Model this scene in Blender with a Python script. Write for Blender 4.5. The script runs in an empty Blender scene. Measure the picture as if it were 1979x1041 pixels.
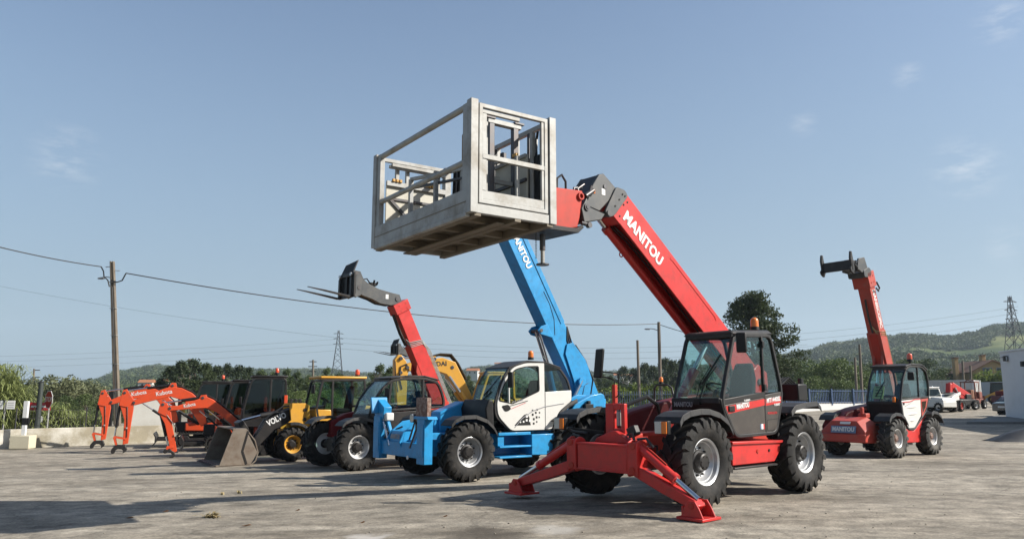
import bpy, bmesh, math, random
import numpy as np
from math import sin, cos, tan, pi, radians, atan, sqrt
from mathutils import Vector, Matrix

S = bpy.context.scene
C = S.collection

# ------------------------------------------------------------------ camera, sky, sun, exposure
F_PX, HORIZON, CAM_H = 1480.0, 762.0, 1.55
PITCH = atan((HORIZON - 520.5) / F_PX)
cd = bpy.data.cameras.new('camera')
cd.sensor_width = 36.0
cd.lens = F_PX / 1979.0 * 36.0
cd.clip_start = 0.1
cd.clip_end = 9000.0
cam = bpy.data.objects.new('camera', cd)
C.objects.link(cam)
cam.location = (0, 0, CAM_H)
cam.rotation_euler = (pi / 2 + PITCH, 0, 0)
S.camera = cam

SUN_EL, SUN_AZ = radians(34.5), radians(99.0)      # azimuth clockwise from +Y
W = bpy.data.worlds.new('World')
S.world = W
W.use_nodes = True
wn, wl = W.node_tree.nodes, W.node_tree.links
wn.clear()
wo = wn.new('ShaderNodeOutputWorld')
wb = wn.new('ShaderNodeBackground')
sky = wn.new('ShaderNodeTexSky')
sky.sky_type = 'NISHITA'
sky.sun_disc = False
sky.sun_elevation = SUN_EL
sky.sun_rotation = SUN_AZ
sky.altitude = 50.0
sky.air_density = 1.0
sky.dust_density = 1.3
sky.ozone_density = 1.6
wb.inputs['Strength'].default_value = 0.085
# a few faint cirrus wisps in their own directions of the sky
def sky_ray(px, py):
    u = (px - 989.5) / F_PX; v = -(py - 520.5) / F_PX
    return Vector((u, cos(PITCH) - v * sin(PITCH), sin(PITCH) + v * cos(PITCH))).normalized()
tc = wn.new('ShaderNodeTexCoord')
mp = wn.new('ShaderNodeMapping')
mp.inputs['Rotation'].default_value = (0, 0.35, 0)
mp.inputs['Scale'].default_value = (9.0, 9.0, 30.0)
nz = wn.new('ShaderNodeTexNoise')
nz.inputs['Scale'].default_value = 2.6
nz.inputs['Detail'].default_value = 8.0
nz.inputs['Roughness'].default_value = 0.66
rp = wn.new('ShaderNodeValToRGB')
rp.color_ramp.elements[0].position = 0.44
rp.color_ramp.elements[1].position = 0.82
wl.new(tc.outputs['Generated'], mp.inputs['Vector'])
wl.new(mp.outputs['Vector'], nz.inputs['Vector'])
wl.new(nz.outputs['Fac'], rp.inputs['Fac'])
acc = None
for px_, py_, rad, amt in ((128, 305, 0.048, 0.9), (1868, 326, 0.05, 1.0), (1935, 42, 0.035, .9), (1755, 145, 0.022, .7), (1552, 238, .022, .6), (1940, 470, .03, .6), (2300, 180, .08, .8), (-300, 220, .07, .8)):
    dv = wn.new('ShaderNodeVectorMath'); dv.operation = 'DISTANCE'; dv.inputs[1].default_value = sky_ray(px_, py_)
    mr_ = wn.new('ShaderNodeMapRange'); mr_.interpolation_type = 'SMOOTHSTEP'
    mr_.inputs['From Min'].default_value = rad; mr_.inputs['From Max'].default_value = 0.0
    mr_.inputs['To Min'].default_value = 0.0; mr_.inputs['To Max'].default_value = amt
    wl.new(tc.outputs['Generated'], dv.inputs[0]); wl.new(dv.outputs['Value'], mr_.inputs['Value'])
    if acc is None: acc = mr_.outputs['Result']
    else:
        a_ = wn.new('ShaderNodeMath'); a_.operation = 'ADD'; wl.new(acc, a_.inputs[0]); wl.new(mr_.outputs['Result'], a_.inputs[1]); acc = a_.outputs[0]
mul = wn.new('ShaderNodeMath'); mul.operation = 'MULTIPLY'
mul2 = wn.new('ShaderNodeMath'); mul2.operation = 'MULTIPLY'; mul2.inputs[1].default_value = 0.8
mx = wn.new('ShaderNodeMixRGB')
mx.inputs['Color2'].default_value = (5.0, 5.3, 5.7, 1)
wl.new(rp.outputs['Color'], mul.inputs[0]); wl.new(acc, mul.inputs[1])
wl.new(mul.outputs[0], mul2.inputs[0]); wl.new(mul2.outputs[0], mx.inputs['Fac'])
sep = wn.new('ShaderNodeSeparateXYZ')
hr = wn.new('ShaderNodeMapRange'); hr.interpolation_type = 'SMOOTHSTEP'
hr.inputs['From Min'].default_value = -0.05; hr.inputs['From Max'].default_value = 0.62
hr.inputs['To Min'].default_value = 0.85; hr.inputs['To Max'].default_value = 0.03
hz = wn.new('ShaderNodeMixRGB'); hz.inputs['Color2'].default_value = (1.98, 2.66, 3.30, 1)
wl.new(tc.outputs['Generated'], sep.inputs['Vector']); wl.new(sep.outputs['Z'], hr.inputs['Value'])
wl.new(hr.outputs['Result'], hz.inputs['Fac']); wl.new(sky.outputs['Color'], hz.inputs['Color1'])
wl.new(hz.outputs['Color'], mx.inputs['Color1'])
wl.new(mx.outputs['Color'], wb.inputs['Color'])
wl.new(wb.outputs['Background'], wo.inputs['Surface'])

sd = bpy.data.lights.new('sun', 'SUN')
sd.energy = 5.0
sd.angle = radians(0.55)
sd.color = (1.0, 0.945, 0.86)
sun = bpy.data.objects.new('sun', sd)
C.objects.link(sun)
to_sun = Vector((sin(SUN_AZ) * cos(SUN_EL), cos(SUN_AZ) * cos(SUN_EL), sin(SUN_EL)))
sun.rotation_euler = to_sun.to_track_quat('Z', 'Y').to_euler()
sun.location = (60, -10, 50)

S.view_settings.view_transform = 'Standard'
S.view_settings.look = 'None'
S.view_settings.gamma = 1.0
S.view_settings.use_curve_mapping = False
S.view_settings.exposure = 0.86

# ------------------------------------------------------------------ ground height and pixel helpers
def sstep(a, b, t):
    u = min(1.0, max(0.0, (t - a) / (b - a)))
    return u * u * (3 - 2 * u)

def gz(x, y):
    v = 0.02 * (x - 3) if x < 3 else 0.0
    v = max(v - max(0.0, min(y - 12, 14)) * 0.008, -0.45)
    return v + 0.85 * sstep(28, 85, y) * sstep(8, 30, x)

def ray(px, py):
    u = (px - 989.5) / F_PX
    v = -(py - 520.5) / F_PX
    return Vector((u, cos(PITCH) - v * sin(PITCH), sin(PITCH) + v * cos(PITCH)))

def P(px, py, Y):
    d = ray(px, py)
    return Vector((0, 0, CAM_H)) + d * (Y / d.y)

def G(px, py):
    z = 0.0
    for _ in range(30):
        d = ray(px, py)
        p = Vector((0, 0, CAM_H)) + d * ((z - CAM_H) / d.z)
        z = gz(p.x, p.y)
    return p

# ------------------------------------------------------------------ mesh helpers
def rpoly(pts, r, n=3):
    """round the corners of a 2D polygon (r: number or list)"""
    out = []
    N = len(pts)
    for i in range(N):
        rr = r[i] if isinstance(r, (list, tuple)) else r
        p = Vector(pts[i]); a = Vector(pts[i - 1]) - p; b = Vector(pts[(i + 1) % N]) - p
        d = min(rr, a.length * 0.45, b.length * 0.45)
        p0 = p + a.normalized() * d; p1 = p + b.normalized() * d
        for k in range(n + 1):
            t = k / n
            q = p0 * (1 - t) ** 2 + p * 2 * t * (1 - t) + p1 * t * t
            out.append((q.x, q.y))
    return out

def inset(pts, d):
    """shrink a 2D polygon by moving each corner along the bisector"""
    N = len(pts); out = []
    ar = sum(pts[i - 1][0] * pts[i][1] - pts[i][0] * pts[i - 1][1] for i in range(N))
    sg = 1 if ar > 0 else -1
    for i in range(N):
        p = Vector(pts[i]); a = (p - Vector(pts[i - 1])).normalized(); b = (Vector(pts[(i + 1) % N]) - p).normalized()
        na = Vector((-a.y, a.x)) * sg; nb = Vector((-b.y, b.x)) * sg
        m = na + nb
        m = m / max(0.35, m.length_squared / 2)
        q = p + m * (d if not isinstance(d, (list, tuple)) else d[i])
        out.append((q.x, q.y))
    return out

class MB:
    def __init__(s): s.v = []; s.f = []
    def add(s, vs, fs):
        o = len(s.v)
        s.v += [tuple(v) for v in vs]
        s.f += [tuple(i + o for i in f) for f in fs]
        return s
    def box(s, c, d, rot=None):
        c = Vector(c); vs = []
        for x in (-.5, .5):
            for y in (-.5, .5):
                for z in (-.5, .5):
                    p = Vector((x * d[0], y * d[1], z * d[2]))
                    if rot: p = rot @ p
                    vs.append(c + p)
        return s.add(vs, [(0, 1, 3, 2), (4, 6, 7, 5), (0, 4, 5, 1), (2, 3, 7, 6), (0, 2, 6, 4), (1, 5, 7, 3)])
    def b2(s, a, b):
        return s.box([(a[i] + b[i]) / 2 for i in range(3)], [abs(b[i] - a[i]) for i in range(3)])
    def bar(s, p0, p1, w, h, up=(0, 0, 1)):
        p0 = Vector(p0); p1 = Vector(p1); d = (p1 - p0).normalized(); u = Vector(up)
        sd_ = d.cross(u)
        if sd_.length < 1e-4: sd_ = d.cross(Vector((1, 0, 0)))
        sd_.normalize(); u = sd_.cross(d)
        a = sd_ * w / 2; b = u * h / 2
        vs = [p0 - a - b, p0 + a - b, p0 + a + b, p0 - a + b, p1 - a - b, p1 + a - b, p1 + a + b, p1 - a + b]
        return s.add(vs, [(0, 1, 2, 3), (7, 6, 5, 4), (0, 4, 5, 1), (1, 5, 6, 2), (2, 6, 7, 3), (3, 7, 4, 0)])
    @staticmethod
    def _m(ax, q, t):
        return (t, q[0], q[1]) if ax == 'x' else (q[0], t, q[1]) if ax == 'y' else (q[0], q[1], t)
    def prism(s, pts, ax, lo, hi):
        n = len(pts)
        vs = [s._m(ax, q, lo) for q in pts] + [s._m(ax, q, hi) for q in pts]
        return s.add(vs, [tuple(range(n)), tuple(range(2 * n - 1, n - 1, -1))] + [(i, n + i, n + (i + 1) % n, (i + 1) % n) for i in range(n)])
    def ring(s, o, i_, ax, lo, hi):
        n = len(o)
        vs = [s._m(ax, q, t) for t in (lo, hi) for P_ in (o, i_) for q in P_]
        fs = []
        for k in range(n):
            j = (k + 1) % n
            fs += [(k, j, n + j, n + k), (2 * n + k, 3 * n + k, 3 * n + j, 2 * n + j), (k, 2 * n + k, 2 * n + j, j), (n + k, n + j, 3 * n + j, 3 * n + k)]
        return s.add(vs, fs)
    def cyl(s, p0, p1, r0, r1=None, n=12):
        r1 = r0 if r1 is None else r1
        p0 = Vector(p0); p1 = Vector(p1); d = (p1 - p0).normalized()
        a = d.orthogonal().normalized(); b = d.cross(a)
        vs = [p0 + (a * cos(2 * pi * k / n) + b * sin(2 * pi * k / n)) * r0 for k in range(n)] + \
             [p1 + (a * cos(2 * pi * k / n) + b * sin(2 * pi * k / n)) * r1 for k in range(n)]
        return s.add(vs, [tuple(range(n)), tuple(range(2 * n - 1, n - 1, -1))] + [(k, n + k, n + (k + 1) % n, (k + 1) % n) for k in range(n)])
    def tube(s, path, r, n=6, closed=False):
        pts = [Vector(p) for p in path]; m = len(pts); vs = []; fs = []
        prev = None
        for i, p in enumerate(pts):
            d = (pts[min(i + 1, m - 1)] - pts[max(i - 1, 0)]).normalized()
            a = d.orthogonal().normalized() if prev is None else (prev - d * prev.dot(d)).normalized()
            prev = a; b = d.cross(a)
            rr = r[i] if isinstance(r, (list, tuple)) else r
            vs += [p + (a * cos(2 * pi * k / n) + b * sin(2 * pi * k / n)) * rr for k in range(n)]
        for i in range(m - 1):
            fs += [(i * n + k, (i + 1) * n + k, (i + 1) * n + (k + 1) % n, i * n + (k + 1) % n) for k in range(n)]
        fs += [tuple(range(n)), tuple(range(m * n - 1, (m - 1) * n - 1, -1))]
        return s.add(vs, fs)
    def lathe(s, prof, n=24, ax='y', c=(0, 0, 0), closed=False):
        vs = []; m = len(prof); fs = []
        for (t, r) in prof:
            for k in range(n):
                a = 2 * pi * k / n
                q = (r * cos(a), r * sin(a))
                w = s._m(ax, q, t)
                vs.append((w[0] + c[0], w[1] + c[1], w[2] + c[2]))
        for i in range(m if closed else m - 1):
            j = (i + 1) % m
            fs += [(i * n + k, j * n + k, j * n + (k + 1) % n, i * n + (k + 1) % n) for k in range(n)]
        if not closed: fs += [tuple(range(n)), tuple(range(m * n - 1, (m - 1) * n - 1, -1))]
        return s.add(vs, fs)
    def loft(s, secs, cap=True):
        n = len(secs[0]); vs = [p for q in secs for p in q]; fs = []
        for i in range(len(secs) - 1):
            fs += [(i * n + k, (i + 1) * n + k, (i + 1) * n + (k + 1) % n, i * n + (k + 1) % n) for k in range(n)]
        if cap: fs += [tuple(range(n)), tuple(range(len(vs) - 1, len(vs) - n - 1, -1))]
        return s.add(vs, fs)
    def sheet(s, quad, th):
        """thin slab from a 3D polygon"""
        q = [Vector(p) for p in quad]; n = (q[1] - q[0]).cross(q[2] - q[0]).normalized() * th / 2
        m = len(q)
        return s.add([p - n for p in q] + [p + n for p in q], [tuple(range(m)), tuple(range(2 * m - 1, m - 1, -1))] + [(i, m + i, m + (i + 1) % m, (i + 1) % m) for i in range(m)])
    def mesh(s, name, smooth=35):
        me = bpy.data.meshes.new(name)
        me.from_pydata(s.v, [], s.f)
        bm = bmesh.new(); bm.from_mesh(me)
        bmesh.ops.recalc_face_normals(bm, faces=bm.faces)
        bm.to_mesh(me); bm.free()
        if smooth:
            me.shade_smooth()
            me.set_sharp_from_angle(angle=radians(smooth))
        return me
    def build(s, name, mat, parent=None, bevel=0.0, smooth=35, loc=None, rot=None):
        me = s.mesh(name, smooth)
        return link(name, me, mat, parent, bevel, loc, rot)

def link(name, me, mat, parent=None, bevel=0.0, loc=None, rot=None):
    if mat is not None and not me.materials: me.materials.append(mat)
    o = bpy.data.objects.new(name, me)
    C.objects.link(o)
    if parent is not None: o.parent = parent
    if loc is not None: o.location = loc
    if rot is not None: o.rotation_euler = rot
    if bevel:
        m = o.modifiers.new('bevel', 'BEVEL')
        m.width = bevel; m.segments = 2; m.limit_method = 'ANGLE'; m.angle_limit = radians(38)
        m.harden_normals = False
    return o

def tag(o, label, cat, group=None):
    o['label'] = label; o['category'] = cat
    if group: o['group'] = group
    return o

def struct(o): o['kind'] = 'structure'; return o
def stuff(o): o['kind'] = 'stuff'; return o

def thing(name, label, cat, loc=(0, 0, 0), rz=0.0, group=None, scale=1.0):
    o = bpy.data.objects.new(name, None); C.objects.link(o)
    o.empty_display_size = 0.3
    o.location = loc; o.rotation_euler = (0, 0, rz); o.scale = (scale,) * 3
    return tag(o, label, cat, group)

def kids(o): return [c for c in list(o.children)]

def copy_tree(o, parent=None):
    c = o.copy(); C.objects.link(c); c.parent = parent
    for k in kids(o): copy_tree(k, c)
    return c

def text(body, parent, size, mat, loc, xd, yd, name='lettering', bold=0.02, ext=0.003, shear=0.0, sx=1.0, align='LEFT', space=1.0, fit=None):
    cu = bpy.data.curves.new('lettering', 'FONT')
    cu.body = body; cu.size = size; cu.extrude = ext; cu.offset = bold * size
    cu.shear = shear; cu.align_x = align; cu.align_y = 'CENTER'; cu.space_character = space
    cu.resolution_u = 3
    t = bpy.data.objects.new('tmp_text', cu); C.objects.link(t)
    bpy.context.view_layer.update()
    dg = bpy.context.evaluated_depsgraph_get()
    me = bpy.data.meshes.new_from_object(t.evaluated_get(dg))
    bpy.data.objects.remove(t); bpy.data.curves.remove(cu)
    me.name = 'lettering'
    if fit and len(me.vertices):
        q_ = [v.co.x for v in me.vertices]; sx = fit / (max(q_) - min(q_))
    me.materials.clear(); me.materials.append(mat)
    o = bpy.data.objects.new(name, me); C.objects.link(o)
    x = Vector(xd).normalized(); y = Vector(yd).normalized(); z = x.cross(y)
    M = Matrix((x, y, z)).transposed().to_4x4()
    M.translation = Vector(loc)
    M = M @ Matrix.Diagonal((sx, 1, 1, 1))
    if parent is not None: o.parent = parent
    o.matrix_basis = M
    return o

# ------------------------------------------------------------------ materials
MATS = {}
def pm(name, col, rough=0.5, metal=0.0, var=0.12, scale=5.0, dirt=None, damt=0.0, dscale=3.0, bump=0.0, bscale=40.0, coat=0.0, rvar=0.15, spec=None):
    col = [c * .72 for c in col]
    if dirt: dirt = [c * .72 for c in dirt]
    m = bpy.data.materials.new(name); m.use_nodes = True
    n, l = m.node_tree.nodes, m.node_tree.links
    b = n['Principled BSDF']
    b.inputs['Roughness'].default_value = rough
    b.inputs['Metallic'].default_value = metal
    if coat:
        b.inputs['Coat Weight'].default_value = coat
        b.inputs['Coat Roughness'].default_value = 0.085
    if spec is not None: b.inputs['Specular IOR Level'].default_value = spec
    t = n.new('ShaderNodeTexCoord')
    no = n.new('ShaderNodeTexNoise'); no.inputs['Scale'].default_value = scale; no.inputs['Detail'].default_value = 6; no.inputs['Roughness'].default_value = 0.6
    l.new(t.outputs['Object'], no.inputs['Vector'])
    mix = n.new('ShaderNodeMixRGB')
    lo = [c * (1 - var) for c in col]; hi = [min(1, c * (1 + var)) for c in col]
    mix.inputs['Color1'].default_value = (*lo, 1); mix.inputs['Color2'].default_value = (*hi, 1)
    l.new(no.outputs['Fac'], mix.inputs['Fac'])
    out = mix.outputs['Color']
    if damt:
        d = n.new('ShaderNodeTexNoise'); d.inputs['Scale'].default_value = dscale; d.inputs['Detail'].default_value = 9; d.inputs['Roughness'].default_value = 0.68
        l.new(t.outputs['Object'], d.inputs['Vector'])
        r = n.new('ShaderNodeValToRGB')
        r.color_ramp.elements[0].position = 0.46; r.color_ramp.elements[1].position = 0.72
        r.color_ramp.elements[0].color = (0, 0, 0, 1); r.color_ramp.elements[1].color = (damt, damt, damt, 1)
        l.new(d.outputs['Fac'], r.inputs['Fac'])
        m2 = n.new('ShaderNodeMixRGB'); m2.inputs['Color2'].default_value = (*dirt, 1)
        l.new(r.outputs['Color'], m2.inputs['Fac']); l.new(out, m2.inputs['Color1'])
        out = m2.outputs['Color']
    l.new(out, b.inputs['Base Color'])
    if rvar:
        mr = n.new('ShaderNodeMapRange')
        mr.inputs['To Min'].default_value = max(0.05, rough - rvar); mr.inputs['To Max'].default_value = min(1, rough + rvar)
        l.new(no.outputs['Fac'], mr.inputs['Value']); l.new(mr.outputs['Result'], b.inputs['Roughness'])
    if bump:
        bn = n.new('ShaderNodeTexNoise'); bn.inputs['Scale'].default_value = bscale; bn.inputs['Detail'].default_value = 5
        l.new(t.outputs['Object'], bn.inputs['Vector'])
        bu = n.new('ShaderNodeBump'); bu.inputs['Strength'].default_value = bump; bu.inputs['Distance'].default_value = 0.02
        l.new(bn.outputs['Fac'], bu.inputs['Height']); l.new(bu.outputs['Normal'], b.inputs['Normal'])
    MATS[name] = m
    return m

DUST = (0.20, 0.17, 0.13)
RED = pm('red_paint', (0.64, 0.036, 0.031), 0.40, 0, 0.10, 3, (0.27, 0.045, 0.035), 0.55, 7, bump=0.04, bscale=4, coat=0.06, spec=.35)
REDM = pm('red_matte_paint', (0.52, 0.040, 0.022), 0.55, 0, 0.14, 3, (.16, .05, .035), 0.4, 5, spec=.3)
REDO = pm('faded_red_paint', (0.48, 0.050, 0.028), 0.55, 0, 0.2, 3, DUST, 0.4, 4)
MAROON = pm('dark_red_hood', (0.15, 0.010, 0.013), 0.5, 0, 0.1, 3, rvar=.08, spec=.18)
ORANGE = pm('orange_red_paint', (0.74, 0.082, 0.022), 0.42, 0, 0.08, 3, (.30, .08, .04), 0.4, 6, coat=0.06, spec=.35)
BLUE = pm('blue_paint', (0.022, 0.315, 0.660), 0.40, 0, 0.10, 3, (0.04, 0.15, 0.28), 0.55, 7, bump=0.04, bscale=4, coat=0.06, spec=.35)
YEL = pm('yellow_paint', (0.72, 0.36, 0.035), 0.42, 0, 0.08, 3, DUST, 0.25, 5)
YELD = pm('worn_yellow_paint', (0.62, 0.33, 0.05), 0.5, 0, 0.15, 3, DUST, 0.4, 5)
WHITE = pm('white_panel', (0.74, 0.73, 0.69), 0.4, 0, 0.05, 3, (0.45, 0.42, 0.37), 0.13, 4, coat=0.1)
CHAR = pm('charcoal_paint', (0.019, 0.017, 0.0165), 0.45, 0, 0.15, 4, DUST, 0.10, 5, spec=.35)
BROWNGREY = pm('brown_grey_door', (0.062, 0.052, 0.045), 0.40, 0, 0.10, 3, DUST, 0.2, 4)
HEADGREY = pm('grey_head_paint', (0.048, 0.053, 0.056), 0.48, 0, 0.15, 5, DUST, 0.3, 5)
BLACK = pm('black_plastic', (0.008, 0.008, 0.0085), 0.5, 0, 0.2, 6, DUST, 0.06, 4, spec=.3)
FENDER = pm('fender_plastic', (0.026, 0.026, 0.027), 0.5, 0, 0.2, 6, DUST, 0.16, 4, spec=.3)
RUBBER = pm('tyre_rubber', (0.016, 0.0155, 0.015), 0.75, 0, 0.3, 8, (0.11, 0.095, 0.078), 0.40, 5, bump=0.25, bscale=60, spec=.25)
DUSTYRUB = pm('dusty_tyre_rubber', (0.030, 0.029, 0.027), 0.8, 0, 0.3, 8, (0.17, 0.15, 0.12), 0.75, 4, bump=0.25, bscale=60)
SILVER = pm('silver_rim', (0.62, 0.63, 0.64), 0.33, 0.55, 0.08, 6, (0.30, 0.27, 0.23), 0.35, 7)
WRIM = pm('white_rim', (0.66, 0.66, 0.65), 0.42, 0.1, 0.08, 6, (0.30, 0.24, 0.18), 0.5, 7)
CHROME = pm('chrome_rod', (0.78, 0.79, 0.80), 0.12, 1.0, 0.02, 6, rvar=0.04)
STEEL = pm('dark_steel', (0.10, 0.10, 0.105), 0.45, 0.7, 0.25, 8, (0.14, 0.08, 0.05), 0.4, 6)
GALV = pm('galvanised_steel', (0.42, 0.42, 0.40), 0.55, 0.12, 0.25, 7, (0.20, 0.165, 0.115), 0.85, 2.6, bump=0.08, bscale=18)
GALVD = pm('dirty_floor_steel', (0.22, 0.185, 0.135), 0.7, 0.1, 0.25, 6, (0.12, 0.09, 0.06), 0.7, 3)
BUCKET = pm('worn_bucket_steel', (0.22, 0.18, 0.14), 0.6, 0.25, 0.25, 6, (0.13, 0.075, 0.045), 0.8, 4, bump=0.15)
RUSTP = pm('worn_brown_plate', (0.17, 0.085, 0.06), 0.75, 0.0, 0.3, 8, (0.50, 0.42, 0.36), 0.9, 14, bump=0.2)
LETW = pm('white_lettering', (0.80, 0.80, 0.78), 0.5, var=0.03, rvar=0)
LETG = pm('grey_lettering', (0.33, 0.33, 0.34), 0.5, var=0.03, rvar=0)
LETK = pm('black_lettering', (0.03, 0.025, 0.02), 0.5, var=0.03, rvar=0)
LETR = pm('red_lettering', (0.6, 0.03, 0.03), 0.5, var=0.03, rvar=0)
PLATEB = pm('blue_grey_plate', (0.16, 0.24, 0.38), 0.5, var=0.1)
SEAT = pm('black_seat_fabric', (0.012, 0.012, 0.0125), 0.85, spec=.2)
AMBER = pm('amber_plastic', (0.80, 0.20, 0.015), 0.25, var=0.05, coat=0.5)
REDLENS = pm('red_orange_lens', (0.72, 0.085, 0.02), 0.25, var=0.05, coat=0.5)
LENS = pm('clear_lens', (0.62, 0.64, 0.64), 0.15, 0.3, 0.1, 30, coat=0.6)
HOSE = pm('black_hose', (0.012, 0.012, 0.012), 0.45)
CONC = pm('concrete', (0.36, 0.34, 0.29), 0.85, 0, 0.2, 1.6, (0.20, 0.19, 0.15), 0.6, 1.2, bump=0.2)
WOOD = pm('weathered_pole', (0.19, 0.155, 0.115), 0.85, 0, 0.3, 3, (0.09, 0.075, 0.06), 0.6, 2, bump=0.3)
GREENSHEET = pm('yellow_green_sheet', (0.50, 0.56, 0.20), 0.6, var=0.06)
KHAKI = pm('pale_board', (0.58, 0.55, 0.46), 0.6, 0.05, 0.1, 4, (0.34, 0.29, 0.2), 0.5, 3)

def glass_mat(name, tint, refl=1.45):
    m = bpy.data.materials.new(name); m.use_nodes = True
    n, l = m.node_tree.nodes, m.node_tree.links
    n.remove(n['Principled BSDF'])
    o = n['Material Output']
    tr = n.new('ShaderNodeBsdfTransparent'); tr.inputs['Color'].default_value = (*tint, 1)
    gl = n.new('ShaderNodeBsdfGlossy'); gl.inputs['Roughness'].default_value = 0.02; gl.inputs['Color'].default_value = (0.85, 0.92, 0.92, 1)
    lw_ = n.new('ShaderNodeLayerWeight'); lw_.inputs['Blend'].default_value = 0.5
    pw = n.new('ShaderNodeMath'); pw.operation = 'POWER'; pw.inputs[1].default_value = 4.5
    fr = n.new('ShaderNodeMath'); fr.operation = 'MULTIPLY_ADD'; fr.inputs[1].default_value = 0.8; fr.inputs[2].default_value = 0.045
    l.new(lw_.outputs['Facing'], pw.inputs[0]); l.new(pw.outputs[0], fr.inputs[0])
    mx_ = n.new('ShaderNodeMixShader')
    l.new(fr.outputs[0], mx_.inputs['Fac']); l.new(tr.outputs['BSDF'], mx_.inputs[1]); l.new(gl.outputs['BSDF'], mx_.inputs[2])
    l.new(mx_.outputs['Shader'], o.inputs['Surface'])
    return m
GLASS = glass_mat('tinted_glass', (0.82, 0.915, 0.90), 1.5)
GLASSD = glass_mat('dark_glass', (0.50, 0.55, 0.55), 1.5)
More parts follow.
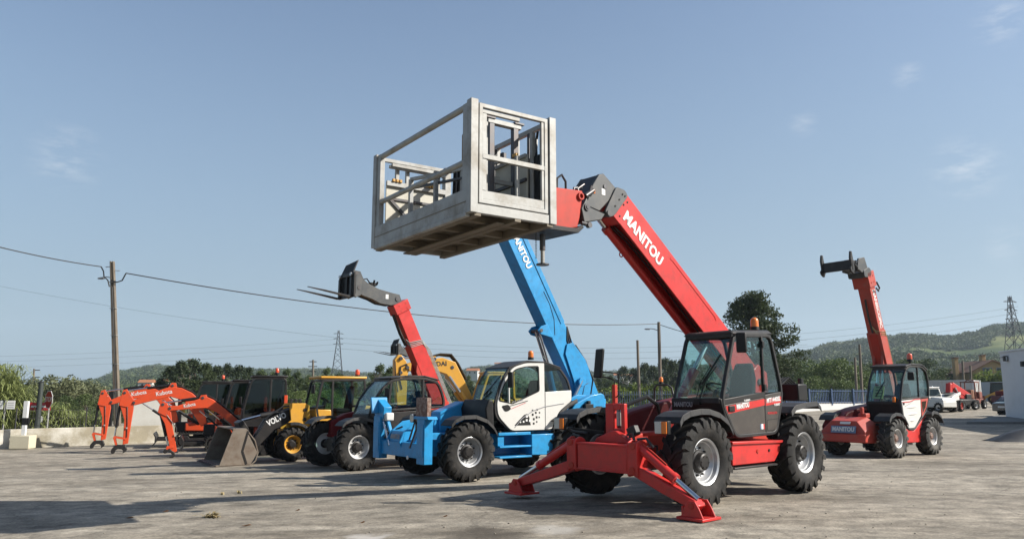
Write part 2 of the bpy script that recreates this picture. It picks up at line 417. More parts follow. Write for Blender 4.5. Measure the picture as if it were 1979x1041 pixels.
# ------------------------------------------------------------------ ground
def ground_mat():
    m = bpy.data.materials.new('worn_concrete_yard'); m.use_nodes = True
    n, l = m.node_tree.nodes, m.node_tree.links
    b = n['Principled BSDF']; b.inputs['Roughness'].default_value = 0.88
    b.inputs['Specular IOR Level'].default_value = 0.3
    t = n.new('ShaderNodeTexCoord')
    def noise(scale, det, rough, mapscale=None):
        q = n.new('ShaderNodeTexNoise'); q.inputs['Scale'].default_value = scale; q.inputs['Detail'].default_value = det; q.inputs['Roughness'].default_value = rough
        if mapscale:
            mm = n.new('ShaderNodeMapping'); mm.inputs['Scale'].default_value = mapscale; mm.inputs['Rotation'].default_value = (0, 0, 0.25)
            l.new(t.outputs['Object'], mm.inputs['Vector']); l.new(mm.outputs['Vector'], q.inputs['Vector'])
        else: l.new(t.outputs['Object'], q.inputs['Vector'])
        return q.outputs['Fac']
    def ramp(fac, stops):
        r = n.new('ShaderNodeValToRGB'); e = r.color_ramp.elements
        while len(e) < len(stops): e.new(0.5)
        for i, (p, c) in enumerate(stops): e[i].position = p; e[i].color = (*c, 1) if isinstance(c, tuple) else (c, c, c, 1)
        l.new(fac, r.inputs['Fac']); return r.outputs['Color']
    def mix(a, bb, f, mode='MIX'):
        q = n.new('ShaderNodeMixRGB'); q.blend_type = mode
        if isinstance(f, float): q.inputs['Fac'].default_value = f
        else: l.new(f, q.inputs['Fac'])
        l.new(a, q.inputs['Color1'])
        if isinstance(bb, tuple): q.inputs['Color2'].default_value = (*bb, 1)
        else: l.new(bb, q.inputs['Color2'])
        return q.outputs['Color']
    base = ramp(noise(0.22, 6, 0.6), [(0.3, (0.195, 0.172, 0.138)), (0.5, (0.262, 0.234, 0.190)), (0.72, (0.325, 0.294, 0.243))])
    # broad streaks dragged along the yard
    streak = ramp(noise(0.9, 7, 0.68, (0.22, 1.0, 1)), [(0.42, 0.0), (0.68, 1.0)])
    base = mix(base, (0.45, 0.415, 0.35), mix(streak, (0, 0, 0), 0.30))
    dark = ramp(noise(0.55, 8, 0.7, (0.45, 1.0, 1)), [(0.54, 0.0), (0.70, 1.0)])
    base = mix(base, (0.115, 0.098, 0.076), mix(dark, (0, 0, 0), 0.30))
    # oil and rust blotches
    oil = ramp(noise(0.8, 4, 0.55), [(0.67, 0.0), (0.75, 1.0)])
    base = mix(base, (0.085, 0.070, 0.055), mix(oil, (0, 0, 0), 0.35))
    # grain of exposed aggregate
    grain = ramp(noise(26, 6, 0.75), [(0.30, 0.40), (0.52, 1.0), (0.72, 1.55)])
    base = mix(base, grain, 0.75, 'MULTIPLY')
    fleck = n.new('ShaderNodeTexVoronoi'); fleck.inputs['Scale'].default_value = 34
    l.new(t.outputs['Object'], fleck.inputs['Vector'])
    fl = ramp(fleck.outputs['Distance'], [(0.06, 1.0), (0.14, 0.0)])
    base = mix(base, (0.46, 0.43, 0.38), mix(fl, (0, 0, 0), 0.6))
    # cracks
    cr_ = n.new('ShaderNodeTexVoronoi'); cr_.feature = 'DISTANCE_TO_EDGE'; cr_.inputs['Scale'].default_value = 0.23
    wv = n.new('ShaderNodeTexNoise'); wv.inputs['Scale'].default_value = 1.3; wv.inputs['Detail'].default_value = 6
    l.new(t.outputs['Object'], wv.inputs['Vector'])
    ad = n.new('ShaderNodeMixRGB'); ad.blend_type = 'ADD'; ad.inputs['Fac'].default_value = 0.9
    l.new(t.outputs['Object'], ad.inputs['Color1']); l.new(wv.outputs['Color'], ad.inputs['Color2']); l.new(ad.outputs['Color'], cr_.inputs['Vector'])
    ck = ramp(cr_.outputs['Distance'], [(0.0, 1.0), (0.006, 0.0)])
    base = mix(base, (0.09, 0.08, 0.065), mix(ck, (0, 0, 0), 0.55))
    mott = ramp(noise(3.2, 9, 0.72, (0.7, 1.0, 1)), [(0.34, 0.44), (0.5, 1.0), (0.66, 1.55)])
    base = mix(base, mott, 0.85, 'MULTIPLY')
    mott2 = ramp(noise(0.45, 5, 0.6, (0.4, 1.0, 1)), [(0.30, 0.78), (0.5, 1.0), (0.72, 1.2)])
    base = mix(base, mott2, 1.0, 'MULTIPLY')
    base = mix(base, (0.74, 0.725, 0.70), 1.0, 'MULTIPLY')
    # two oily patches and one pale scuffed patch in front of the machines
    for cx_, cy_, r_, c_, a_ in (G(930, 1032).x, G(930, 1032).y, .75, (.05, .04, .03), .75), (G(1035, 978).x, G(1035, 978).y, .9, (.055, .045, .035), .55), (G(1075, 1022).x, G(1075, 1022).y, .4, (.42, .40, .36), .6), (G(715, 1037).x, G(715, 1037).y, .35, (.45, .43, .40), .7):
        dv = n.new('ShaderNodeVectorMath'); dv.operation = 'DISTANCE'; dv.inputs[1].default_value = (cx_, cy_, gz(cx_, cy_))
        wv_ = n.new('ShaderNodeMixRGB'); wv_.blend_type = 'ADD'; wv_.inputs['Fac'].default_value = 0.8
        nn_ = n.new('ShaderNodeTexNoise'); nn_.inputs['Scale'].default_value = 2.2; nn_.inputs['Detail'].default_value = 7
        mm_ = n.new('ShaderNodeMapping'); mm_.inputs['Location'].default_value = (-.4, -.4, -.4)
        l.new(t.outputs['Object'], nn_.inputs['Vector']); l.new(t.outputs['Object'], mm_.inputs['Vector'])
        l.new(mm_.outputs['Vector'], wv_.inputs['Color1']); l.new(nn_.outputs['Color'], wv_.inputs['Color2']); l.new(wv_.outputs['Color'], dv.inputs[0])
        mr_ = n.new('ShaderNodeMapRange'); mr_.interpolation_type = 'SMOOTHSTEP'
        mr_.inputs['From Min'].default_value = r_; mr_.inputs['From Max'].default_value = r_ * .25; mr_.inputs['To Min'].default_value = 0; mr_.inputs['To Max'].default_value = a_
        l.new(dv.outputs['Value'], mr_.inputs['Value'])
        base = mix(base, c_, mr_.outputs['Result'])
    l.new(base, b.inputs['Base Color'])
    bu = n.new('ShaderNodeBump'); bu.inputs['Strength'].default_value = 0.55; bu.inputs['Distance'].default_value = 0.018
    h = n.new('ShaderNodeTexNoise'); h.inputs['Scale'].default_value = 18; h.inputs['Detail'].default_value = 9; h.inputs['Roughness'].default_value = 0.75
    l.new(t.outputs['Object'], h.inputs['Vector']); l.new(h.outputs['Fac'], bu.inputs['Height']); l.new(bu.outputs['Normal'], b.inputs['Normal'])
    return m

def grid_mesh(name, xs, ys, zf):
    vs = [(x, y, zf(x, y)) for y in ys for x in xs]
    nx = len(xs); fs = []
    for j in range(len(ys) - 1):
        for i in range(nx - 1):
            a = j * nx + i
            fs.append((a, a + 1, a + nx + 1, a + nx))
    me = bpy.data.meshes.new(name); me.from_pydata(vs, [], fs); me.shade_smooth()
    return me

from mathutils import noise as mnoise
def arange(a, b, s): return [a + s * i for i in range(int((b - a) / s) + 1)]
xs = arange(-36, 86, 1.0); ys = arange(-25, 96, 1.0)
yard = link('yard_ground', grid_mesh('yard_ground', xs, ys, lambda x, y: gz(x, y) + 0.012 * mnoise.noise((x * .35, y * .35, 0))), ground_mat())
struct(yard)

def veg_ground(name, c0, c1, c2, sc):
    m = bpy.data.materials.new(name); m.use_nodes = True
    n, l = m.node_tree.nodes, m.node_tree.links
    b = n['Principled BSDF']; b.inputs['Roughness'].default_value = 0.95; b.inputs['Specular IOR Level'].default_value = 0.1
    t = n.new('ShaderNodeTexCoord')
    a = n.new('ShaderNodeTexNoise'); a.inputs['Scale'].default_value = sc; a.inputs['Detail'].default_value = 8; a.inputs['Roughness'].default_value = 0.65
    l.new(t.outputs['Object'], a.inputs['Vector'])
    r = n.new('ShaderNodeValToRGB'); e = r.color_ramp.elements; e.new(0.5)
    for i, (p, c) in enumerate(((0.36, c0), (0.5, c1), (0.62, c2))): e[i].position = p; e[i].color = (*c, 1)
    l.new(a.outputs['Fac'], r.inputs['Fac']); l.new(r.outputs['Color'], b.inputs['Base Color'])
    return m
VEG = veg_ground('rough_grass', (0.036, 0.048, 0.015), (0.068, 0.076, 0.024), (0.13, 0.11, 0.05), 0.05)
VEGH = veg_ground('hillside_scrub', (0.024, 0.040, 0.014), (0.048, 0.070, 0.022), (0.15, 0.16, 0.06), 0.012)

def low(x, y):
    z = gz(x, y) - 0.12
    return z
xs = arange(-400, 500, 12.5); ys = arange(-120, 420, 12.0)
struct(link('field_ground', grid_mesh('field_ground', xs, ys, lambda x, y: (-0.75 if -45 < x < 95 and -40 < y < 108 else -0.35 + 0.4 * sstep(-10, 60, x) * sstep(60, 120, y))), VEG))

# ------------------------------------------------------------------ hills: skyline as (photo column, photo row, distance)
SKY_L = [(-900, 742, 900), (-300, 742, 900), (0, 752, 1000), (120, 750, 1150), (180, 741, 1200), (235, 724, 1200), (300, 713, 1200), (350, 716, 1200),
         (430, 717, 1250), (520, 718, 1300), (620, 720, 1400), (700, 728, 1500), (800, 730, 1500), (880, 724, 1250), (925, 714, 1150), (970, 712, 1150), (1040, 722, 1300),
         (1100, 728, 1500), (1180, 724, 1300), (1260, 716, 1100), (1320, 712, 1000), (1400, 706, 950), (1480, 698, 900), (1540, 690, 880),
         (1620, 672, 860), (1700, 662, 860), (1760, 655, 860), (1840, 656, 880), (1885, 648, 900), (1930, 634, 920), (1979, 629, 940), (2100, 622, 960), (2400, 640, 960), (3000, 690, 960)]
def interp(x):
    for i in range(len(SKY_L) - 1):
        a, b = SKY_L[i], SKY_L[i + 1]
        if a[0] <= x <= b[0]:
            t = (x - a[0]) / (b[0] - a[0]); t = t * t * (3 - 2 * t)
            return a[1] + (b[1] - a[1]) * t, a[2] + (b[2] - a[2]) * t
    return SKY_L[-1][1:]
def hill_point(px, f):
    """f 0..1 climbs from the plain to the crest, beyond 1 goes down behind it"""
    y_, Yc = interp(px)
    top = P(px, y_, Yc)
    Y = 230 + (Yc - 230) * f
    u = (px - 989.5) / F_PX
    x = ray(px, 700).x / ray(px, 700).y * Y
    h = top.z + 1.0
    z = -0.9 + h * (sstep(0.0, 1.05, f) if f <= 1 else 1 - 0.5 * (f - 1))
    z += (mnoise.noise((x * 0.006, Y * 0.006, 3.3)) * 0.16 * h) * min(1, f * 1.5) * (1 if f < 0.8 else max(0, (1 - f) * 5))
    return Vector((x, Y, z))
cols = arange(-900, 3000, 26); rows = [0, .06, .12, .19, .26, .34, .42, .5, .58, .66, .74, .82, .9, 1.0, 1.15, 1.4]
vs = [hill_point(c, f) for f in rows for c in cols]; nc = len(cols)
fs = [(j * nc + i, j * nc + i + 1, (j + 1) * nc + i + 1, (j + 1) * nc + i) for j in range(len(rows) - 1) for i in range(nc - 1)]
me = bpy.data.meshes.new('hills'); me.from_pydata(vs, [], fs); me.shade_smooth()
struct(link('hills', me, VEGH))

# ------------------------------------------------------------------ foliage
def leaf_mat(name, c0, c1, sc=0.6, trans=0.25):
    m = bpy.data.materials.new(name); m.use_nodes = True
    n, l = m.node_tree.nodes, m.node_tree.links
    b = n['Principled BSDF']; b.inputs['Roughness'].default_value = 0.6; b.inputs['Specular IOR Level'].default_value = 0.25
    t = n.new('ShaderNodeTexCoord'); oi = n.new('ShaderNodeObjectInfo')
    a = n.new('ShaderNodeTexNoise'); a.inputs['Scale'].default_value = sc; a.inputs['Detail'].default_value = 5; a.inputs['Roughness'].default_value = 0.7
    l.new(t.outputs['Object'], a.inputs['Vector'])
    ad = n.new('ShaderNodeMath'); ad.operation = 'MULTIPLY_ADD'; ad.inputs[1].default_value = 0.35
    l.new(oi.outputs['Random'], ad.inputs[0]); l.new(a.outputs['Fac'], ad.inputs[2])
    r = n.new('ShaderNodeValToRGB'); e = r.color_ramp.elements
    e[0].position = 0.42; e[0].color = (*c0, 1); e[1].position = 0.92; e[1].color = (*c1, 1)
    l.new(ad.outputs[0], r.inputs['Fac']); l.new(r.outputs['Color'], b.inputs['Base Color'])
    tl = n.new('ShaderNodeBsdfTranslucent'); l.new(r.outputs['Color'], tl.inputs['Color'])
    mx_ = n.new('ShaderNodeMixShader'); mx_.inputs['Fac'].default_value = trans
    l.new(b.outputs['BSDF'], mx_.inputs[1]); l.new(tl.outputs['BSDF'], mx_.inputs[2])
    l.new(mx_.outputs['Shader'], n['Material Output'].inputs['Surface'])
    return m
LEAF_D = leaf_mat('dark_foliage', (0.030, 0.050, 0.016), (0.085, 0.115, 0.036))
LEAF_M = leaf_mat('mid_foliage', (0.045, 0.072, 0.020), (0.120, 0.160, 0.044))
LEAF_G = leaf_mat('grey_green_foliage', (0.070, 0.084, 0.042), (0.165, 0.175, 0.090))
LEAF_P = leaf_mat('pine_needles', (0.018, 0.031, 0.012), (0.052, 0.070, 0.026))
LEAF_B = leaf_mat('bright_shrub_leaves', (0.060, 0.090, 0.016), (0.160, 0.205, 0.040))
LEAF_R = leaf_mat('reed_blades', (0.085, 0.115, 0.035), (0.24, 0.27, 0.10), 0.5, 0.3)
LEAF_H = leaf_mat('hill_woodland', (0.028, 0.048, 0.018), (0.125, 0.150, 0.055), 0.018, 0.2)
BARK = pm('bark', (0.10, 0.075, 0.055), 0.9, 0, 0.3, 3, bump=0.3)

def leaf_cards(rng, centers, radii, counts, size, flat=0.0, squash=1.0):
    """numpy: small bent leaf faces scattered in clumps; returns verts, faces"""
    V = []; 
    for c, r, k in zip(centers, radii, counts):
        d = rng.normal(size=(k, 3)); d /= np.linalg.norm(d, axis=1)[:, None]
        rad = r * rng.random(k) ** 0.45
        p = np.array(c) + d * rad[:, None] * np.array((1, 1, squash))
        a = rng.normal(size=(k, 3)); a[:, 2] *= (1 - flat); a /= np.linalg.norm(a, axis=1)[:, None]
        b = np.cross(a, rng.normal(size=(k, 3))); b /= np.linalg.norm(b, axis=1)[:, None]
        s_ = size * (0.6 + 0.8 * rng.random(k))[:, None]
        V.append(np.stack([p - a * s_ * .5, p + b * s_ * .28, p + a * s_ * .5, p - b * s_ * .28], 1))
    V = np.concatenate(V); n = len(V)
    return V.reshape(-1, 3), np.arange(n * 4).reshape(n, 4)

def np_mesh(name, V, Fq):
    me = bpy.data.meshes.new(name)
    nv, nf = len(V), len(Fq); k = Fq.shape[1]
    me.vertices.add(nv); me.vertices.foreach_set('co', np.asarray(V, np.float32).ravel())
    me.loops.add(nf * k); me.loops.foreach_set('vertex_index', np.asarray(Fq, np.int32).ravel())
    me.polygons.add(nf); me.polygons.foreach_set('loop_start', np.arange(0, nf * k, k, dtype=np.int32))
    me.update(calc_edges=True)
    return me

def tree_proto(kind, seed, H, Wd, trunk_f, size, nclump, per, mat):
    """crown and trunk meshes of one tree with its base at the origin"""
    rng = np.random.default_rng(seed); R = random.Random(seed)
    cs = []; rs = []; ks = []; limbs = MB()
    tr = [(0, 0, 0), (0.06 * Wd * (R.random() - .5), 0, H * 0.35), (0.12 * Wd * (R.random() - .5), 0.05 * Wd, H * 0.7), (0.1 * Wd * (R.random() - .5), 0, H * .92)]
    r0 = H * 0.018 + 0.04
    limbs.tube(tr, [r0, r0 * .75, r0 * .45, r0 * .2], 7)
    for i in range(nclump):
        a = R.random() * 2 * pi
        t = R.random()
        z = H * (trunk_f + (1 - trunk_f) * t)
        if kind == 'round': prof = sqrt(max(0.05, 1 - (2 * t - .85) ** 2 / 1.4))
        elif kind == 'pine': prof = (0.82 + .18 * sin(t * 8 + seed)) * sqrt(max(.06, 1 - (t - .25) ** 2 / .62))
        elif kind == 'tall': prof = 0.75 * (1 - abs(2 * t - .9) ** 2.5 * .8)
        else: prof = sqrt(max(0.05, 1 - t * t))
        rr = Wd / 2 * prof * ((0.35 + 0.6 * R.random()) if kind != 'pine' else (R.random() ** .6))
        c = (rr * cos(a), rr * sin(a), z)
        cs.append(c); q = Wd * (0.11 + 0.10 * R.random()) * (1.0 if kind != 'pine' else .8)
        rs.append(q); ks.append(int(per * (0.6 + .8 * R.random())))
        if i % 2 == 0:
            zb = z - rr * 0.7 if kind != 'pine' else z - .15 * rr
            zb = max(H * .12, min(zb, H * .85))
            limbs.tube([(0, 0, zb), (c[0] * .55, c[1] * .55, (zb + z) / 2 + .02 * H), c], [r0 * .35, r0 * .22, r0 * .08], 4)
    V, Fq = leaf_cards(rng, cs, rs, ks, size, 0.0, 0.55 if kind == 'pine' else .8)
    V[:, 2] = np.maximum(V[:, 2], 0.1)
    crown = np_mesh('crown', V, Fq); crown.materials.append(mat)
    trunk = limbs.mesh('trunk'); trunk.materials.append(BARK)
    return crown, trunk, H

def plant_tree(proto, name, label, loc, h, group=None, rz=0.0, wide=1.0, cat='tree'):
    crown, trunk, H = proto
    s_ = h / H
    t = thing(name, label, cat, loc, rz, group); t.scale = (s_ * wide, s_ * wide, s_)
    link('trunk', trunk, None, t); link('crown', crown, None, t)
    return t

PT = {
 'round': tree_proto('round', 3, 8, 8.5, .22, .34, 46, 95, LEAF_M),
 'round2': tree_proto('round', 8, 8, 7, .25, .34, 42, 95, LEAF_D),
 'willow': tree_proto('round', 12, 7, 9, .18, .40, 48, 95, LEAF_G),
 'tall': tree_proto('tall', 5, 11, 6, .25, .40, 40, 90, LEAF_D),
 'pineb': tree_proto('tall', 15, 10, 6.5, .3, .40, 36, 85, LEAF_P),
 'bush': tree_proto('bush', 21, 3, 4.2, .06, .28, 30, 75, LEAF_B),
}
HERO_PINE = tree_proto('pine', 4, 10.2, 7.4, .16, .22, 150, 190, LEAF_P)
p = P(1466, 762, 62); plant_tree(HERO_PINE, 'pine_tree', 'big dark pine tree rising behind the front red machine', (p.x, 62, -0.3), P(1452, 572, 62).z + 0.3, rz=1.1)

rnd = random.Random(11)
ORD = ['leftmost', 'second', 'third', 'fourth', 'fifth', 'sixth', 'seventh', 'eighth', 'ninth', 'tenth', 'eleventh', 'twelfth']
def row(kind, name, label_, cat, pts, group):
    for i, (px, ytop, Y, wide) in enumerate(sorted(pts)):
        label = label_ + ', ' + (ORD[i] + ' of its row' if i == 0 else 'rightmost of its row' if i == len(pts) - 1 else ORD[i] + ' from the left')
        top = P(px, ytop, Y)
        plant_tree(PT[kind], name, label, (top.x, Y, -0.6), top.z + 0.6, group, rnd.random() * 6.28, wide, cat)
# left: broad grey-green trees behind the reeds and the stop sign
row('willow', 'broad_tree', 'broad grey-green tree behind the reeds and roadside signs', 'tree',
    [(60, 737, 62, 1.0), (105, 732, 60, 1.1), (150, 738, 66, 1.1), (185, 748, 70, .95), (20, 757, 70, 1.0), (-40, 750, 60, 1.0), (215, 756, 64, .8)], 'broad trees behind the reeds')
row('round2', 'dark_tree', 'dark green tree low behind the concrete wall near the stop sign', 'tree',
    [(128, 768, 48, .9), (165, 765, 50, 1.0), (200, 770, 52, 1.0), (232, 772, 50, .8), (85, 775, 47, .8), (150, 790, 44, 1.0), (185, 792, 45, 1.0)], 'dark trees behind the left wall')
# woodland behind the orange excavators
row('pineb', 'woodland_tree', 'olive green woodland tree behind the orange excavators', 'tree',
    [(330, 712, 82, 1.0), (352, 703, 80, 1.1), (375, 700, 84, 1.1), (398, 707, 82, 1.1), (420, 712, 85, 1.0), (440, 708, 90, .8), (462, 711, 86, 1.0), (480, 714, 90, 1.0), (310, 735, 80, 1.0), (285, 745, 84, 1.0), (265, 755, 80, 1.0)], 'woodland behind the excavators')
row('tall', 'woodland_tree', 'dark olive tree in the wood behind the wheel loader', 'tree',
    [(505, 718, 95, 1.1), (530, 722, 92, 1.1), (555, 716, 92, 1.0), (575, 721, 95, 1.1), (598, 728, 90, 1.2), (632, 714, 98, .9), (655, 724, 95, 1.1), (680, 730, 95, 1.0), (735, 708, 88, 1.1), (755, 712, 90, 1.0), (715, 740, 92, 1.0)], 'woodland behind the wheel loader')
row('round', 'woodland_tree', 'low green tree in front of the wood behind the loader', 'tree',
    [(480, 752, 70, 1.0), (515, 757, 68, 1.0), (548, 757, 66, 1.0), (582, 758, 66, 1.0), (612, 760, 68, 1.0), (640, 757, 70, 1.0), (440, 756, 72, 1.0), (405, 758, 72, 1.0)], 'low trees behind the loader')
# behind the blue boom and the front red machine
row('tall', 'valley_tree', 'dark valley tree between the yellow excavator and the blue boom', 'tree',
    [(885, 735, 120, 1.0), (905, 728, 125, 1.0), (930, 730, 125, 1.1), (952, 738, 120, 1.0), (1120, 725, 160, 1.0), (1140, 730, 150, 1.1), (1162, 722, 155, 1.0), (1180, 727, 150, 1.0)], 'valley trees behind the blue machine')
row('pineb', 'valley_tree', 'dark slender tree left of the street lamp beyond the blue fence', 'tree',
    [(1205, 712, 160, 1.1), (1225, 716, 150, 1.0), (1246, 706, 150, 1.0), (1262, 711, 140, 1.0), (1285, 697, 130, 1.0), (1300, 701, 130, 1.0), (1318, 700, 135, 1.0), (1345, 702, 130, 1.0)], 'slender trees beyond the fence')
row('bush', 'shrub', 'bright green shrub behind the grey fence beside the mirror', 'shrub',
    [(1170, 757, 78, 1.0), (1195, 749, 76, 1.2), (1222, 748, 76, 1.0), (1248, 750, 77, 1.1), (1275, 746, 78, 1.0), (1300, 752, 78, 1.0), (1330, 750, 80, 1.0), (1148, 752, 82, 1.0)], 'shrubs behind the fence')
row('round', 'green_tree', 'bright green tree behind the blue fence', 'tree',
    [(1545, 700, 95, 1.0), (1585, 708, 92, 1.1), (1615, 700, 90, 1.1), (1645, 712, 92, 1.0), (1565, 730, 86, 1.0), (1605, 735, 86, 1.0), (1635, 738, 85, 1.0), (1665, 722, 92, 1.0), (1510, 715, 95, 1.0), (1480, 720, 95, 1.0)], 'trees behind the blue fence')
row('round2', 'roadside_tree', 'dark green tree behind the long white container', 'tree',
    [(1790, 700, 118, .9), (1770, 715, 112, 1.0), (1812, 722, 122, 1.0), (1832, 716, 125, 1.0), (1852, 722, 125, 1.0), (1752, 700, 118, .8), (1700, 712, 120, 1.0), (1725, 708, 122, 1.0), (1682, 706, 125, 1.0), (1872, 724, 128, 1.0)], 'trees behind the container')
row('bush', 'hedge_shrub', 'dark rounded shrub in front of the ochre house', 'shrub',
    [(1908, 727, 112, 1.1), (1925, 724, 112, 1.1), (1942, 726, 112, 1.1)], 'shrubs before the ochre house')
# one thin bare tree left of the yellow excavator
bt = MB(); rr = random.Random(5)
def twig(p, d, L, r, depth):
    q = p + d * L; bt.tube([p, q], [r, r * .6], 4)
    if depth:
        for _ in range(4):
            dd = (d + Vector((rr.uniform(-.6, .6), rr.uniform(-.6, .6), rr.uniform(-.1, .5)))).normalized()
            twig(p + d * L * rr.uniform(.5, 1), dd, L * .62, r * .55, depth - 1)
p = P(724, 765, 80)
twig(Vector((0, 0, 0)), Vector((0, 0, 1)), 2.0, .07, 4)
t = thing('bare_tree', 'thin leafless tree standing left of the yellow excavator', 'tree', (p.x, 80, -0.4))
bt.build('branches', pm('pale_twigs', (0.17, 0.14, 0.12), 0.9), t)

# woods on the hills: nobody could count these crowns
def hill_wood(name, n, seed, test, szr, mat, per=34):
    rng = np.random.default_rng(seed); R = random.Random(seed); cs = []; rs = []
    while len(cs) < n:
        px = R.uniform(-120, 2090); f = R.random() ** 0.8
        f = f if f < .97 else 1.0
        if not test(px, f, R): continue
        p = hill_point(px, f)
        h = R.uniform(*szr)
        cs.append((p.x, p.y, p.z + h * .55)); rs.append(h)
    V, Fq = leaf_cards(rng, cs, rs, [per] * n, 1.8, 0.0, .75)
    return stuff(link(name, np_mesh(name, V, Fq), mat))
def dens(px, f, R):
    q = hill_point(px, f)
    v = mnoise.noise((q.x * .008, q.y * .008, 1.7)) + .5 * mnoise.noise((q.x * .022, q.y * .022, 7.7))
    if f >= .96: return R.random() < .9
    if 1540 < px and .40 < f < .60 and v < .10: return False      # the grassy clearing on the right hill
    return v > -0.12 or R.random() < .12
hill_wood('hill_woodland', 11500, 2, dens, (2.2, 4.6), LEAF_H, 44)
# ------------------------------------------------------------------ left boundary: wall, slab, fence, signs
def wall_mat(name, c0, c1, c2):
    m = pm(name, c0, 0.88, 0, 0.15, 2.2, c1, 0.85, 0.9, bump=0.2, bscale=12)
    return m
WALLM = pm('patched_render', (0.34, 0.30, 0.215), 0.9, 0, 0.35, 1.3, (0.74, 0.71, 0.63), 1.0, 0.75, bump=0.25, bscale=14)
w0 = G(-140, 872); w1 = G(480, 846.5)
def wall_run(name, a, b, h, th, mat, label, cat='wall', below=0.3):
    d = (b - a); d.z = 0; L = d.length
    t = thing(name, label, cat, (a.x, a.y, min(a.z, b.z)), math.atan2(d.y, d.x))
    m = MB(); n = 24
    secs = []
    for i in range(n + 1):
        x = L * i / n; dz = (a.z - b.z) * (0 if a.z < b.z else 1) + (b.z - a.z) * i / n
        dz += 0.015 * mnoise.noise((x * .7, 1.1, 0))
        secs.append([(x, -th / 2, -below), (x, th / 2, -below), (x, th / 2, dz + h), (x, -th / 2, dz + h)])
    m.loft(secs)
    m.build('wall_body', mat, t, 0.015)
    return t, L
lw, lwL = wall_run('boundary_wall', w0, w1, 0.70, 0.24, WALLM, 'low patched concrete boundary wall behind the orange excavators at the left')
def along(px, off=0.0):
    """point of the left wall line seen at photo column px"""
    r_ = ray(px, 830); k = r_.x / r_.y
    d = w1 - w0
    t = (k * w0.y - w0.x) / (d.x - k * d.y)
    q = w0 + d * t; n_ = Vector((-d.y, d.x, 0)).normalized()
    return q + n_ * off
def to_z(px, py, Y): return P(px, py, Y).z
# pale concrete panel standing on the wall line
a = along(252, .35); b = along(345, .35); Yp = (a.y + b.y) / 2
t = thing('concrete_panel', 'tall pale concrete panel rising above the low wall behind the first orange booms', 'wall panel', (a.x, a.y, a.z - .3), math.atan2(b.y - a.y, b.x - a.x))
L = (Vector((b.x, b.y)) - Vector((a.x, a.y))).length
MB().b2((0, -.1, 0), (L, .1, to_z(300, 759, Yp) - a.z + .3)).build('panel_body', pm('pale_concrete', (0.46, 0.455, 0.42), .85, 0, .12, 1.5, (.33, .31, .26), .6, 1.2, bump=.15), t, .02)
for px in (214, 349):
    q = along(px, .3); zt = to_z(px, 757 if px < 300 else 752, q.y)
    t = thing('steel_post', 'dark steel post at the %s edge of the pale concrete panel' % ('left' if px < 300 else 'right'), 'post', (q.x, q.y, q.z), .3)
    MB().b2((-.09, -.09, -.2), (.09, .09, zt - q.z)).build('post_shaft', BLACK, t, .01)
    MB().b2((-.11, -.11, zt - q.z), (.11, .11, zt - q.z + .02)).build('post_cap', STEEL, t, .004)
q = along(76, .5); zt = to_z(76, 738, q.y)
t = thing('dark_pole', 'dark round steel pole among the reeds left of the stop sign', 'pole', (q.x, q.y, q.z))
MB().cyl((0, 0, -.2), (0, 0, zt - q.z), .11, .09, 14).build('pole_shaft', pm('dark_pole_paint', (.035, .045, .04), .6), t)
MB().cyl((0, 0, zt - q.z), (0, 0, zt - q.z + .04), .11, .06, 14).build('pole_cap', STEEL, t)
# wire fence on top of the low wall
q = along(100, .12)
t = thing('wire_fence', 'thin wire mesh fence standing on the low concrete wall by the reeds', 'fence', (w0.x, w0.y, w0.z), math.atan2(w1.y - w0.y, w1.x - w0.x))
fl = (along(212) - w0).length; m = MB(); k = 2.6
while k < fl:
    m.cyl((k, .08, .6), (k, .08, 1.42), .006, n=4); k += .11
stuff(m.build('vertical_wires', STEEL, t))
for z in (.8, 1.1, 1.4): MB().cyl((2.6, .08, z), (fl, .08, z), .006, n=4).build('line_wire', STEEL, t)
k = 2.6
while k < fl:
    MB().cyl((k, .1, .5), (k, .1, 1.5), .025, n=8).build('fence_post', STEEL, t); k += 2.4
# marker post in a cream block
q = G(42, 867)
t = thing('marker_post', 'white and black marker post set in a cream concrete block', 'marker post', (q.x, q.y, q.z), .12)
CREAM = pm('cream_block', (0.66, 0.60, 0.44), .7, 0, .06, 2, (.5, .44, .32), .4, 2)
MB().b2((-.33, -.28, .02), (.36, .28, .50)).build('base_block', CREAM, t, .02)
MB().b2((-.30, -.25, 0), (.33, .25, .03)).build('base_foot', CREAM, t)
MB().b2((-.055, -.06, .50), (.085, .06, .88)).build('lower_post', LETW, t, .006)
MB().b2((-.062, -.066, .88), (.092, .066, 1.14)).build('black_band', BLACK, t, .006)
MB().b2((-.062, -.066, 1.14), (.092, .066, 1.76)).build('upper_post', LETW, t, .006)
MB().b2((.092, -.05, .92), (.17, .05, 1.13)).build('reflector', BLACK, t, .006)
# signs beyond the wall
q = along(15, 1.2); zc = to_z(15, 782, q.y)
t = thing('small_sign', 'small white double sign on a grey post above the wall at far left', 'sign', (q.x, q.y, q.z), .2)
MB().cyl((0, 0, -.2), (0, 0, zc - q.z + .18), .035, n=10).build('sign_post', GALV, t)
for s_ in (-1, 1): MB().b2((.06 * s_, -.03, zc - q.z - .16), (.36 * s_, -.045, zc - q.z + .17)).build('sign_plate', LETW, t, .004)
for s_ in (-1, 1):
    for kz in (-.08, 0, .08):
        MB().b2((.10 * s_, -.0468, zc - q.z + kz - .012), (.32 * s_, -.0448, zc - q.z + kz + .012)).build('printed_line', LETG, t)
q = along(99, 1.0); zc = to_z(99, 771.5, q.y) - q.z
t = thing('stop_sign', 'red octagonal stop sign seen edge-on beside the reeds', 'stop sign', (q.x, q.y, q.z), -.66)
MB().cyl((0, .03, -.2), (0, .03, zc + .2), .03, n=10).build('sign_post', GALV, t)
